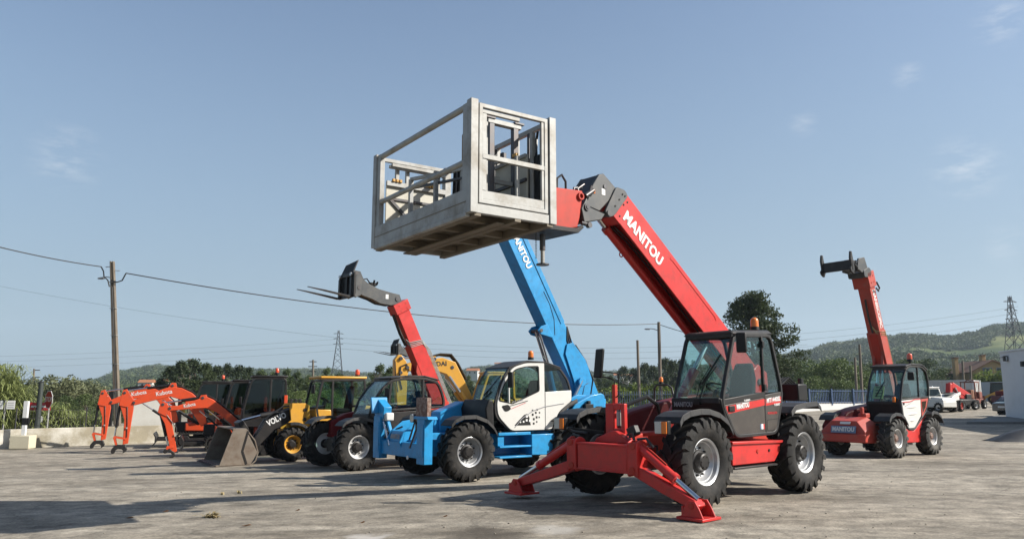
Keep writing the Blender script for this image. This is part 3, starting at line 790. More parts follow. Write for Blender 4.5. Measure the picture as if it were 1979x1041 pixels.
o8 = [(.38 * cos(pi / 8 + k * pi / 4), zc + .38 * sin(pi / 8 + k * pi / 4)) for k in range(8)]
o8b = [(.345 * cos(pi / 8 + k * pi / 4), zc + .345 * sin(pi / 8 + k * pi / 4)) for k in range(8)]
MB().prism(o8, 'y', -.012, 0).build('sign_border', LETW, t)
MB().prism(o8b, 'y', -.016, -.0125).build('sign_face', pm('sign_red', (.55, .02, .03), .4), t)
text('STOP', t, .27, LETW, (0, -.018, zc), (1, 0, 0), (0, 0, 1), bold=.02, align='CENTER', ext=.002)
q = along(87, 1.4); zc = to_z(87, 785, q.y) - q.z
t = thing('notice_sign', 'red notice plate with white strip and small round sign, left of the stop sign', 'sign', (q.x, q.y, q.z), .15)
MB().cyl((0, .03, -.2), (0, .03, zc + .2), .03, n=10).build('sign_post', GALV, t)
MB().b2((-.42, -.02, zc - .16), (.40, 0, zc + .16)).build('sign_plate', bpy.data.materials['sign_red'], t, .004)
MB().b2((-.34, -.024, zc - .04), (.34, -.021, zc + .04)).build('white_strip', LETW, t)
MB().cyl((0, -.012, zc - .5), (0, .0, zc - .5), .15, n=20).build('round_plate', LETW, t)
# giant reeds behind the wall
def reed_bed(name, areas, seed):
    rng = np.random.default_rng(seed); V = []; Fq = []; o = 0
    for (px0, px1, off0, off1, n, h0, h1) in areas:
        for _ in range(n):
            px = px0 + (px1 - px0) * rng.random(); b = along(px, off0 + (off1 - off0) * rng.random())
            H_ = h0 + (h1 - h0) * rng.random(); az = rng.random() * 6.28; lean = .25 * rng.random()
            for kk in range(6):
                f = .35 + .65 * kk / 5; z = H_ * f; a2 = az + kk * 2.2 + rng.random()
                L = .75 * (1.15 - .4 * f) * (.7 + .6 * rng.random()); w = .024
                base = np.array((b.x + cos(az) * lean * f * H_ * .5, b.y + sin(az) * lean * f * H_ * .5, b.z + z * .93))
                dirv = np.array((cos(a2), sin(a2), 0)); side = np.array((-sin(a2), cos(a2), 0))
                pts = [base, base + dirv * L * .4 + np.array((0, 0, .35 * L)), base + dirv * L * .8 + np.array((0, 0, .3 * L)), base + dirv * L * 1.05 + np.array((0, 0, .02 * L))]
                ws = [w * .6, w, w * .8, w * .1]
                for q_, ww in zip(pts, ws): V += [q_ - side * ww, q_ + side * ww]
                for j in range(3): Fq.append((o + 2 * j, o + 2 * j + 1, o + 2 * j + 3, o + 2 * j + 2))
                o += 8
            s0 = np.array((b.x, b.y, b.z - .2)); s1 = np.array((b.x + cos(az) * lean * H_ * .5, b.y + sin(az) * lean * H_ * .5, b.z + H_))
            side = np.array((1, 0, 0)) * .018
            V += [s0 - side, s0 + side, s1 - side * .4, s1 + side * .4]; Fq.append((o, o + 1, o + 3, o + 2)); o += 4
    return stuff(link(name, np_mesh(name, np.array(V), np.array(Fq)), LEAF_R))
reed_bed('reed_bed', [(-60, 40, 1.5, 5, 640, 1.9, 3.3), (30, 72, 2, 5, 240, 1.2, 2.4), (72, 150, 1.6, 5, 380, .8, 1.6), (140, 215, 1.6, 6, 300, .6, 1.2)], 6)

# ------------------------------------------------------------------ poles, lamps, wires
def pole(name, label, px, ptop, pbot_px, Y, r, mat=WOOD, group=None, cap=True, base_z=None):
    top = P(px, ptop, Y); bz = gz(top.x, Y) - .3 if base_z is None else base_z
    foot = P(pbot_px, 745, Y)
    t = thing(name, label, 'pole', (foot.x, Y, bz), 0, group)
    dx = (top.x - foot.x)
    MB().cyl((0, 0, 0), (dx, 0, top.z - bz), r * 1.25, r, 12).build('pole_shaft', mat, t)
    return t, Vector((top.x, Y, top.z))
def lamp_arm(t, z, dx, mat=GALV, s=1.0):
    MB().tube([(0, 0, z), (dx * .5, 0, z + .12 * s), (dx, 0, z + .16 * s)], .03 * s, 6).build('lamp_arm', mat, t)
    MB().loft([[(dx, sy * .06 * s, z + .12 * s + sz * .05 * s) for sy, sz in ((-1, -1), (1, -1), (1, 1), (-1, 1))],
               [(dx * 1.35, sy * .11 * s, z + .12 * s + sz * .05 * s) for sy, sz in ((-1, -1), (1, -1), (1, 1), (-1, 1))],
               [(dx * 1.6, sy * .05 * s, z + .12 * s + sz * .03 * s) for sy, sz in ((-1, -1), (1, -1), (1, 1), (-1, 1))]]).build('lamp_head', LETG, t, .01)
# main pole at the left, two square legs of concrete
Ym = 40.0
top = P(229, 505, Ym); foot = P(237, 745, Ym); bz = gz(foot.x, Ym) - .4
t = thing('utility_pole', 'tall weathered utility pole behind the orange booms with a small lamp', 'utility pole', (foot.x, Ym, bz))
sl = (top.x - foot.x) / (top.z - P(237, 745, Ym).z); hh = top.z - bz; tx = sl * hh
for s_, nm in ((-1, 'pole_flange'), (1, 'pole_flange')):
    MB().loft([[(s_ * .10 + a * .045, b * .12, 0) for a, b in ((-1, -1), (1, -1), (1, 1), (-1, 1))], [(tx + s_ * .065 + a * .034, b * .09, hh) for a, b in ((-1, -1), (1, -1), (1, 1), (-1, 1))]]).build(nm, WOOD, t, .008)
MB().loft([[(a * .07, b * .05, 0) for a, b in ((-1, -1), (1, -1), (1, 1), (-1, 1))], [(tx + a * .06, b * .035, hh - .1) for a, b in ((-1, -1), (1, -1), (1, 1), (-1, 1))]]).build('pole_web', WOOD, t)
for py in (545, 596, 648, 703):
    z_ = P(233, py, Ym).z - bz; MB().box((sl * z_, 0, z_), (.31, .26, .03)).build('pole_band', GALV, t)
zl = P(229, 537, Ym).z - bz
MB().tube([(sl * zl, 0, zl), (sl * zl - .35, 0, zl + .06), (sl * zl - .5, 0, zl + .04)], .025, 6).build('lamp_arm', GALV, t)
MB().loft([[(sl * zl - .45, a * .06, zl + .0 + b * .05) for a, b in ((-1, -1), (1, -1), (1, 1), (-1, 1))], [(sl * zl - .62, a * .1, zl - .02 + b * .05) for a, b in ((-1, -1), (1, -1), (1, 1), (-1, 1))], [(sl * zl - .78, a * .05, zl - .03 + b * .03) for a, b in ((-1, -1), (1, -1), (1, 1), (-1, 1))]]).build('lamp_head', LETG, t, .01)
cz = P(231, 515, Ym).z - bz
MB().tube([(sl * cz - .6, 0, cz), (sl * cz - .45, 0, cz - .25), (sl * cz - .35, -.1, cz - .55), (sl * cz - .1, -.15, cz - .75), (sl * cz + .02, -.16, cz - 1.1)], .035, 6).build('cable_loop', HOSE, t)
MB().tube([(sl * cz + .75, 0, cz - .35), (sl * cz + .6, -.05, cz - .75), (sl * cz + .35, -.1, cz - .85), (sl * cz + .05, -.15, cz - .75)], .035, 6).build('cable_loop', HOSE, t)
for s_, dz in ((-.35, 0), (.42, -.2)):
    MB().cyl((sl * cz, 0, cz + dz), (sl * cz + s_, 0, cz + dz - .02), .02, n=6).build('insulator', LETG, t)
MB().tube([(sl * z_ + .03, -.17, z_) for z_ in (cz - 1.1, cz * .6, 0.5)], .03, 5).build('down_cable', HOSE, t)
mainpt = Vector((foot.x + sl * cz, Ym, bz + cz))
p2, lamp_top = pole('lamp_pole', 'wooden pole carrying a street lamp, right of the mirror behind the front red machine', 1273, 622, 1276, 66, .13)
lamp_arm(p2, lamp_top.z - p2.location.z - .75, -.75, s=1.2)
pole('plain_pole', 'plain slim pole just left of the lamp pole behind the fence', 1232, 657, 1235, 62, .10)
pa, ta = pole('plain_pole', 'slim pole seen just left of the rear red telehandler, shorter of the two', 1652, 690, 1654, 78, .11)
pb, tb = pole('plain_pole', 'taller slim pole directly behind the left edge of the rear red telehandler cab', 1661, 665, 1664, 70, .11)
pole('far_pole', 'pale pole in front of the trees beside the ochre house', 1860, 697, 1861, 105, .14, group='poles by the ochre house', base_z=0)
pole('far_pole', 'shorter brown pole just left of the ochre house', 1875, 706, 1875, 108, .14, group='poles by the ochre house', base_z=0)
pf, tf = pole('far_power_pole', 'power pole with short crossarms above the woods behind the orange excavators', 366, 693, 368, 95, .14, base_z=-.6)
for dz, L in ((-.3, .9), (-.9, .7)): MB().box((tf.x - pf.location.x, 0, tf.z - pf.location.z + dz), (L, .1, .12)).build('crossarm', STEEL, pf)
pf, tf = pole('far_power_pole', 'small power pole with crossarms over the grey trees at the far left', 66, 712, 67, 110, .12, base_z=-.6)
for dz, L in ((-.2, .9), (-1.2, 1.1), (-2.2, 1.0)): MB().box((tf.x - pf.location.x + (.4 if dz > -2 else -.4), 0, tf.z - pf.location.z + dz), (L, .1, .12)).build('crossarm', STEEL, pf)
pf, tf = pole('far_power_pole', 'power pole with three crossarms behind the wheel loader', 605, 695, 607, 130, .16, base_z=-.6)
for dz, L in ((-.3, 1.2), (-1.1, 1.5), (-1.9, 1.2)): MB().box((tf.x - pf.location.x, 0, tf.z - pf.location.z + dz), (L, .12, .14)).build('crossarm', STEEL, pf)

def wire(name, label, a, b, sag, r, group=None, n=28, mat=HOSE):
    a = Vector(a); b = Vector(b); pts = []
    for i in range(n + 1):
        t_ = i / n; q = a.lerp(b, t_); q.z -= sag * 4 * t_ * (1 - t_); pts.append(q)
    return tag(MB().tube(pts, r, 5).build(name, mat), label, 'power cable', group)
L0 = P(-240, 408, 30)
wire('power_cable', 'thick black cable running off the left edge of the view from the tall pole', L0, mainpt + Vector((-.6, 0, 0)), .25, .028)
wire('power_cable', 'long black cable sagging from the tall left pole to the street lamp pole', mainpt + Vector((.75, 0, -.35)), lamp_top + Vector((0, 0, -.15)), 0.95, .030, n=50)
e = P(1500, 672, 64); wire('power_cable', 'short black cable leaving the lamp pole to the right behind the red boom', lamp_top + Vector((0, 0, -.2)), (e.x, e.y, e.z), .35, .028)
WIREM = pm('far_wire', (.10, .10, .11), .6)
far_n = [0]
def far_wire(pts, label, Yd, r=.045):
    far_n[0] += 1
    if far_n[0] > 1: label = 'thin grey high voltage wire ' + ('between the loader pylon and the lamp pole' if len(pts) and pts[0][0] == 650 else 'running to the right hand pylon' if pts[0][0] > 1000 else 'low in the sky at the left') + ', ' + ('uppermost', 'middle', 'lowest')[[k for k in (0, 1, 2)][(far_n[0] - 2) // 2 if far_n[0] < 8 else far_n[0] - 8]] + ' of three'
    q = [P(px, py, Yd) for px, py in pts]
    return tag(MB().tube(q, r, 4).build('high_voltage_wire', WIREM), label, 'power cable', 'thin far power wires')
def curve(px0, y0, px1, y1, sag, n=16): return [(px0 + (px1 - px0) * i / n, y0 + (y1 - y0) * i / n + sag * 4 * (i / n) * (1 - i / n)) for i in range(n + 1)]
LW = 'thin grey high voltage wire crossing the hazy sky far behind the machines'
far_wire(curve(-60, 541, 650, 652, 8), LW, 180, .03)
for k, dy in enumerate((0, 12, 26)):
    far_wire(curve(650, 652 + dy * .8, 1560, 664 + dy * .8 - 8, 18), LW, 300)
    far_wire(curve(1330, 658 + dy, 1968, 592 + dy, 10), LW, 300)
for dy in (0, 10, 22): far_wire(curve(-60, 690 + dy, 650, 655 + dy, 4), LW, 300, .035)

def pylon(name, label, px, ptop, pbase, Y, group=None):
    top = P(px, ptop, Y); base = P(px, pbase, Y); Hh = top.z - base.z
    t = thing(name, label, 'pylon', (base.x, Y, base.z), .3, group)
    m = MB(); wb_ = Hh * .105; bw = max(.10, Hh * .0065)
    def hw(f): return wb_ * (1 - f) ** 1.15 + Hh * .012
    lv = [0, .17, .32, .45, .56, .66, .75, .83, .91, 1.0]
    for sx in (-1, 1):
        for sy in (-1, 1):
            for i in range(len(lv) - 1):
                a_, b_ = lv[i], lv[i + 1]
                m.bar((sx * hw(a_), sy * hw(a_), a_ * Hh), (sx * hw(b_), sy * hw(b_), b_ * Hh), bw, bw)
    m.build('tower_leg', STEEL, t)
    m = MB()
    for i in range(len(lv) - 1):
        a_, b_ = lv[i], lv[i + 1]
        for s in (-1, 1):
            m.bar((-hw(a_), s * hw(a_), a_ * Hh), (hw(b_), s * hw(b_), b_ * Hh), bw * .6, bw * .6); m.bar((hw(a_), s * hw(a_), a_ * Hh), (-hw(b_), s * hw(b_), b_ * Hh), bw * .6, bw * .6)
            m.bar((s * hw(a_), -hw(a_), a_ * Hh), (s * hw(b_), hw(b_), b_ * Hh), bw * .6, bw * .6); m.bar((s * hw(a_), hw(a_), a_ * Hh), (s * hw(b_), -hw(b_), b_ * Hh), bw * .6, bw * .6)
    m.build('lattice_bracing', STEEL, t)
    for f in (.72, .83, .93):
        L = Hh * .10; q = MB()
        for s in (-1, 1):
            q.bar((0, 0, f * Hh), (s * L, 0, f * Hh), bw, bw); q.bar((0, 0, f * Hh + Hh * .03), (s * L, 0, f * Hh), bw * .7, bw * .7)
        q.build('crossarm', STEEL, t)
pylon('lattice_pylon', 'lattice power pylon rising over the woods behind the wheel loader', 651, 638, 735, 300)
pylon('lattice_pylon', 'lattice power pylon above the white building at the far right', 1968, 572, 735, 260)

# ------------------------------------------------------------------ fences and buildings beyond
def fence_run(pxs, Y0, Y1, label, name, zt0, zt1, wall_h, bar_gap, mat):
    a = P(pxs[0], 770, Y0); b = P(pxs[1], 770, Y1)
    za, zb = P(pxs[0], zt0, Y0).z, P(pxs[1], zt1, Y1).z
    d = Vector((b.x - a.x, b.y - a.y, 0)); L = d.length; base = min(gz(a.x, Y0), gz(b.x, Y1)) - .4
    t = thing(name, label, 'fence', (a.x, a.y, base), math.atan2(d.y, d.x))
    h0, h1 = za - base, zb - base
    n = int(L / bar_gap); bar = None
    MB().b2((0, -.1, 0), (L, .1, wall_h - .0)).build('base_wall', LETW if wall_h > .6 else CONC, t, .01)
    for z in (.12, .88):
        p0 = wall_h + (h0 - wall_h) * z; p1 = wall_h + (h1 - wall_h) * z
        MB().bar((0, -.03, p0), (L, -.03, p1), .04, .05).build('rail', mat, t)
    bm_ = MB().b2((-.028, -.012, 0), (.028, .012, 1.0)).mesh('bar'); bm_.materials.append(mat)
    far = MB()
    for i in range(n + 1):
        x = L * i / n; hh_ = h0 + (h1 - h0) * i / n - wall_h
        if i < 298:
            o = link('bar', bm_, None, t); o.location = (x, .02, wall_h); o.scale = (1, 1, hh_)
        else: far.b2((x - .028, .008, wall_h), (x + .028, .032, wall_h + hh_))
    if n >= 298: stuff(far.build('remaining_bars', mat, t))
    pm_ = MB().b2((-.05, -.05, 0), (.05, .05, 1.05)).mesh('fence_post'); pm_.materials.append(mat)
    k = 0.0
    while k <= L:
        o = link('fence_post', pm_, None, t); o.location = (k, -.09, wall_h - .1); o.scale = (1, 1, h0 + (h1 - h0) * k / L - wall_h + .1); k += 2.5
    return t
FBLUE = pm('blue_fence_paint', (0.04, 0.085, 0.19), .5); FGREY = pm('blue_grey_fence_paint', (0.11, 0.15, 0.20), .5)
fence_run((1120, 1420), 56, 56, 'blue-grey palisade fence behind the front red machine\'s mirror', 'palisade_fence', 757, 753, .35, .17, FGREY)
fence_run((1421, 1760), 57, 66, 'bright blue railing fence on a white wall left of the rear red telehandler', 'railing_fence', 752, 752, 1.2, .18, FBLUE)

# container, right: grey-white ribbed box, end face sunlit
c0 = P(1683, 770, 75); c1 = P(1884, 770, 69)
d = Vector((c1.x - c0.x, c1.y - c0.y, 0)); ztop = P(1884, 734, 69).z; base = gz(c1.x, 69)
t = thing('shipping_container', 'long off-white shipping container behind the old machines at right', 'container', (c0.x, c0.y, base), math.atan2(d.y, d.x))
L = d.length; Hc = ztop - base
CONT = pm('container_paint', (0.62, 0.63, 0.62), .55, 0, .06, 1.5, (.42, .40, .36), .5, 1.5)
MB().b2((0.1, .06, .16), (L - .1, 2.38, Hc - .06)).build('body', CONT, t)
rib = MB().prism([(0, 0), (.09, -.045), (.21, -.045), (.30, 0)], 'z', 0.18, Hc - .12).mesh('side_rib'); rib.materials.append(CONT)
n = int((L - .5) / .38)
for i in range(n): link('side_rib', rib, None, t, loc=(.25 + i * .38, .06, 0))
for z in (.08, Hc - .06): MB().b2((0, 0, z - .08), (L, .08, z + .08)).build('side_rail', CONT, t, .01)
MB().b2((0.02, 0.02, Hc - .055), (L - .02, 2.42, Hc)).build('roof', CONT, t)
for y in (0, 2.34):
    MB().b2((L - .1, y, 0), (L + .06, y + .12, Hc + .02)).build('corner_post', LETW, t, .01)
for y0_ in (.13, 1.24): MB().b2((L - .03, y0_, .14), (L + .03, y0_ + 1.08, Hc - .1)).build('door_leaf', LETW, t, .01)
for y in (.4, .9, 1.5, 2.0): MB().cyl((L + .06, y, .15), (L + .06, y, Hc - .12), .025, n=8).build('locking_bar', GALV, t)

t_a = P(1886, 760, 98); t_b = P(2120, 760, 82)
zt = P(1920, 738, 97).z
wr, _ = wall_run('far_wall', Vector((t_a.x, t_a.y, gz(t_a.x, 96))), Vector((t_b.x, t_b.y, gz(t_b.x, 82))), zt - gz(t_a.x, 96), .25, pm('pale_blue_grey_render', (0.50, 0.53, 0.56), .85, 0, .06, 1.2), 'pale grey perimeter wall behind the yellow skid steer')

# white building at the right edge
bl = G(1943, 795); Yb = bl.y
bt_ = P(1943, 682, Yb).z - bl.z
LB = 16.0; wdir = Vector((.23, .973, 0)); nc_ = Vector((bl.x, bl.y, 0)) - wdir * LB
t = thing('white_building', 'plain white rendered building cut by the right edge of the view', 'building', (nc_.x, nc_.y, bl.z), -math.atan2(.23, .973))
BW = pm('white_render', (0.80, 0.81, 0.82), .85, 0, .05, .8, (.62, .62, .62), .45, .8, bump=.08)
MB().b2((0, 0, -.5), (14, LB, bt_)).build('wall', BW, t, .02)
MB().b2((-.06, -.06, bt_), (14.06, LB + .06, bt_ + .10)).build('parapet_cap', BW, t, .02)
lz = P(1951, 694, Yb).z - bl.z; ly = LB - 1.2
MB().b2((-.22, ly - .15, lz - .16), (-.03, ly + .15, lz + .16)).build('wall_lamp', BLACK, t, .02)
MB().b2((-.16, ly - .153, lz - .11), (-.07, ly - .150, lz + .11)).build('lamp_glass', LENS, t)
MB().tube([(-.10, LB + .9, lz + .12), (-.06, LB - .2, lz + .1), (-.1, ly, lz + .1)], .02, 5).build('lamp_cable', HOSE, t)
MB().box((-.14, ly - 2.6, lz - .42), (.26, .3, .3)).build('camera_housing', BLACK, t, .03)
# kerbed pavement before it
k0 = G(1868, 818); k1 = G(1945, 797)
pts = [(G(1868, 819).x, G(1868, 819).y), (G(2150, 819).x, G(2150, 819).y), (G(2150, 796).x, G(2150, 796).y), (k1.x, k1.y)]
zk = max(gz(*p_) for p_ in pts)
m = MB(); vs_ = [(x, y, gz(x, y) + .13) for x, y in pts] + [(x, y, gz(x, y) - .2) for x, y in pts]
m.add(vs_, [(0, 1, 2, 3), (7, 6, 5, 4)] + [(i, 4 + i, 4 + (i + 1) % 4, (i + 1) % 4) for i in range(4)])
struct(m.build('pavement', pm('pavement_concrete', (0.24, 0.235, 0.22), .9, 0, .2, 1.5, (.10, .10, .08), .6, 1.5, bump=.2), None, .02))
# ochre house
h0 = P(1883, 760, 118); zr = P(1921, 697, 118).z; ze = P(1884, 716, 118).z; gb = .2
t = thing('ochre_house', 'ochre gabled house beyond the perimeter wall at right', 'house', (h0.x, h0.y, gb), -.08)
OCH = pm('ochre_render', (0.50, 0.33, 0.16), .9, 0, .08, 1)
wv_ = P(1975, 760, 118).x - h0.x; xm = wv_ * .42
MB().prism([(0, 0), (wv_, 0), (wv_, ze - gb), (xm, zr - gb), (0, ze - gb)], 'y', 0, 9).build('wall', OCH, t)
ROOF = pm('roof_tiles', (0.20, 0.105, 0.065), .9, 0, .25, 3)
rf = MB(); rf.bar((-.5, 4.5, ze - gb - .28), (xm, 4.5, zr - gb + .10), 9.6, .16, (0, 0, 1)); rf.bar((xm, 4.5, zr - gb + .10), (wv_ + .5, 4.5, ze - gb - .2), 9.6, .16, (0, 0, 1))
ro = rf.build('roof', ROOF, t)
for cx_, cw in ((xm + .1, .55), (-1.0, .55)):
    zz = zr - gb + (.2 if cx_ > 0 else -.2)
    MB().b2((cx_ - cw / 2, 2.5, zz - 1.6 if cx_ > 0 else 0), (cx_ + cw / 2, 3.4, zz + .7)).build('chimney', OCH, ro, .02)
    MB().b2((cx_ - cw / 2 - .1, 2.4, zz + .7), (cx_ + cw / 2 + .1, 3.5, zz + .85)).build('chimney_cap', ROOF, ro, .02)
for x0_ in (xm - 1.5, xm + .5):
    f_ = MB().b2((x0_, -.06, ze - gb - .6), (x0_ + 1.4, .0, ze - gb + .5)).build('window', LETG, t, .01)
    MB().b2((x0_ + .1, -.075, ze - gb - .5), (x0_ + 1.3, -.062, ze - gb + .4)).build('pane', GLASSD, f_)
# far houses in the valley and on the hills
def house(px, py, wpx, hpx, Y, label, wallm, roofm, group='houses far away on the hills'):
    b_ = P(px, py, Y); w_ = wpx * Y / F_PX; h_ = hpx * Y / F_PX
    t = thing('far_house', label, 'house', (b_.x, Y, b_.z - 1), rnd.uniform(-.3, .3), group)
    MB().b2((-w_ / 2, 0, -2), (w_ / 2, w_ * .7, h_ * .62 + 1)).build('wall', wallm, t)
    MB().prism([(-.05 * w_, h_ * .62 + 1), (w_ * .75, h_ * .62 + 1), (w_ * .35, h_ + 1.2)], 'x', -w_ * .55, w_ * .55).build('roof', roofm, t)
    for k in (-.25, .2): MB().b2((w_ * k, -.08, h_ * .2 + .8), (w_ * (k + .12), .02, h_ * .45 + .9)).build('window', CHAR, t)
ROOFO = pm('orange_roof', (.42, .17, .08), .9); WHO = pm('white_wall', (.72, .70, .66), .8)
for a_ in ((1132, 731, 16, 9, 420, 'small white house with orange roof left of the mirror on the valley slope'), (1213, 731, 20, 8, 430, 'long white house with orange roof right of the red machine\'s mirror'),
          (1191, 729, 9, 7, 430, 'narrow white house beside the long one in the valley'), (300, 712, 10, 6, 1050, 'lone white house on top of the left hill'), (962, 705, 14, 5, 1000, 'pale house on the hilltop left of the blue cab'),
          (912, 722, 22, 10, 350, 'pale house with low roof between yellow boom and blue cab'), (280, 745, 26, 10, 160, 'white house with red roof behind the rearmost orange boom'), (318, 744, 16, 10, 170, 'small white house behind the highest orange boom')):
    house(*a_, WHO, ROOFO)

# ------------------------------------------------------------------ the hazy air
hb_ = MB().b2((-2600, -160, -3), (2600, 2300, 215)).build('haze', None, None, 0, 0)
hm = bpy.data.materials.new('hazy_air'); hm.use_nodes = True
hm.node_tree.nodes.clear()
ho = hm.node_tree.nodes.new('ShaderNodeOutputMaterial'); hv = hm.node_tree.nodes.new('ShaderNodeVolumePrincipled')
hv.inputs['Color'].default_value = (0.74, 0.88, 1.0, 1); hv.inputs['Density'].default_value = 0.00020; hv.inputs['Anisotropy'].default_value = 0.2
hm.node_tree.links.new(hv.outputs['Volume'], ho.inputs['Volume'])
hb_.data.materials.append(hm)
stuff(hb_)
# ------------------------------------------------------------------ machine helpers
def mroot(name, label, cat, x, y, a, group=None, scale=1.0, z=None):
    return thing(name, label, cat, (x, y, gz(x, y) if z is None else z), pi + radians(a), group, scale)

def wheel_kit(R, w, rr, rimm, tyrem, hubm, nl=20, hub_out=.62):
    h = w / 2
    m = MB()
    prof = [(-h * .70, rr), (-h * .92, rr + .05), (-h, rr + .5 * (R - rr)), (-h * .97, R - .12), (-h * .84, R - .055), (-h * .4, R - .042), (h * .4, R - .042), (h * .84, R - .055), (h * .97, R - .12), (h, rr + .5 * (R - rr)), (h * .92, rr + .05), (h * .70, rr)]
    m.lathe(prof, 40, 'y', closed=True)
    dt = .030 / R
    for sd_ in (-1, 1):
        for k in range(nl):
            t0 = 2 * pi * (k + (.5 if sd_ > 0 else 0)) / nl
            secs = []
            for (f, ro, ri, sl_, wd) in ((-.10, R, R - .06, 0.0, 1.0), (.45, R, R - .06, .20, 1.0), (.88, R - .012, R - .08, .33, 1.15), (1.04, R - .055, R - .12, .36, 1.2), (1.03, R - .135, R - .16, .37, .9)):
                y = sd_ * f * h; th = t0 + sl_; d_ = dt * wd
                secs.append([(r_ * cos(th + q), y, r_ * sin(th + q)) for r_, q in ((ri, -d_ * 1.25), (ro, -d_), (ro, d_), (ri, d_ * 1.25))])
            m.loft(secs)
    tyre = m.mesh('tyre', 40); tyre.materials.append(tyrem)
    m = MB()
    m.lathe([(-h * .25, .05), (-h * .3, rr * .9), (-h * .7, rr + .012), (-h * .72, rr - .02), (-h * .35, rr * .86)], 36, 'y')
    m.lathe([(h * .05, .06), (h * .10, rr * .55), (h * .06, rr * .66), (h * .12, rr * .72), (h * .42, rr * .83), (h * .44, rr * .88), (h * .66, rr * .93), (h * .74, rr * 1.01), (h * .72, rr * 1.045), (h * .55, rr * 1.0), (h * .0, rr * .8)], 40, 'y')
    rim = m.mesh('rim', 30); rim.materials.append(rimm)
    m = MB()
    m.lathe([(-h * .6, .06), (-h * .6, .12), (h * .1, .13), (h * .14, rr * .52), (h * .22, rr * .50), (h * .26, rr * .40), (h * hub_out, rr * .36), (h * (hub_out + .06), rr * .30), (h * (hub_out + .06), .03)], 24, 'y')
    for k in range(10):
        a = 2 * pi * k / 10
        m.cyl((rr * .60 * cos(a), h * .02, rr * .60 * sin(a)), (rr * .60 * cos(a), h * .22, rr * .60 * sin(a)), .017, n=6)
    for k in range(6):
        a = 2 * pi * k / 6 + .2
        m.cyl((rr * .25 * cos(a), h * (hub_out), rr * .25 * sin(a)), (rr * .25 * cos(a), h * (hub_out + .1), rr * .25 * sin(a)), .012, n=6)
    hub = m.mesh('wheel', 30); hub.materials.append(hubm)
    return dict(R=R, tyre=tyre, rim=rim, hub=hub)

def add_wheel(kit, root, x, y, right=False, steer=0.0, spin=0.0):
    w = link('wheel', kit['hub'], None, root, loc=(x, y, kit['R']), rot=(0, spin, (pi if right else 0) + steer))
    w.rotation_mode = 'YXZ' if False else 'XYZ'
    link('tyre', kit['tyre'], None, w); link('rim', kit['rim'], None, w)
    return w

def four_wheels(kit, root, W, ht, spin=(.1, .5, .9, .3), cx=0.0, steer=0.0):
    add_wheel(kit, root, cx + W / 2, ht, False, steer, spin[0]); add_wheel(kit, root, cx - W / 2, ht, False, 0, spin[1])
    add_wheel(kit, root, cx + W / 2, -ht, True, steer, spin[2]); add_wheel(kit, root, cx - W / 2, -ht, True, 0, spin[3])

def skin(path, ax, lo, hi, th):
    """thick polyline extruded along an axis"""
    n = len(path); off = []
    for i in range(n):
        a = Vector(path[max(0, i - 1)]); b = Vector(path[min(n - 1, i + 1)]); d = (b - a).normalized()
        off.append((path[i][0] - d.y * th, path[i][1] + d.x * th))
    m = MB()
    for i in range(n - 1):
        m.prism([path[i], path[i + 1], off[i + 1], off[i]], ax, lo, hi)
    return m

def fender(root, path, y0, y1, mat=FENDER, th=.022, lip=.06, name='fender'):
    m = skin(path, 'y', y0, y1, th)
    n = len(path)
    for i in range(n - 1):
        a, b = path[i], path[i + 1]
        for y in (y1,):
            m.add([(a[0], y, a[1] + th), (b[0], y, b[1] + th), (b[0], y + .012, b[1] - lip), (a[0], y + .012, a[1] - lip), (a[0], y - .015, a[1] + th), (b[0], y - .015, b[1] + th), (b[0], y - .003, b[1] - lip), (a[0], y - .003, a[1] - lip)],
                  [(0, 1, 2, 3), (7, 6, 5, 4), (0, 4, 5, 1), (1, 5, 6, 2), (2, 6, 7, 3), (3, 7, 4, 0)])
    return m.build(name, mat, root, .004, 50)

def arc(cx, cz, R, a0, a1, n=10): return [(cx + R * cos(radians(a0 + (a1 - a0) * i / n)), cz + R * sin(radians(a0 + (a1 - a0) * i / n))) for i in range(n + 1)]

def beacon(root, x, y, z, mat=AMBER, s=1.0):
    b = MB().cyl((x, y, z), (x, y, z + .05 * s), .062 * s, .058 * s, 16).build('beacon', BLACK, root, .004)
    MB().lathe([(z + .05 * s, .055 * s), (z + .14 * s, .055 * s), (z + .165 * s, .046 * s), (z + .18 * s, .02 * s)], 18, 'z', (x, y, 0)).build('beacon_lens', mat, b, 0, 60)
    m = MB()
    m.lathe([(z + .05 * s, .0575 * s), (z + .062 * s, .0575 * s)], 18, 'z', (x, y, 0))
    m.lathe([(z + .10 * s, .0565 * s), (z + .106 * s, .0565 * s)], 18, 'z', (x, y, 0))
    m.build('lens_ring', mat, b)
    return b

def mirror(root, c, arm, w=.16, h=.26, th=.06, rz=0.0):
    m = MB().tube(arm, .012, 6).build('mirror_arm', BLACK, root)
    R_ = Matrix.Rotation(rz, 3, 'Z')
    o = MB().box(c, (th, w, h), R_).build('mirror', BLACK, m, .02)
    return o

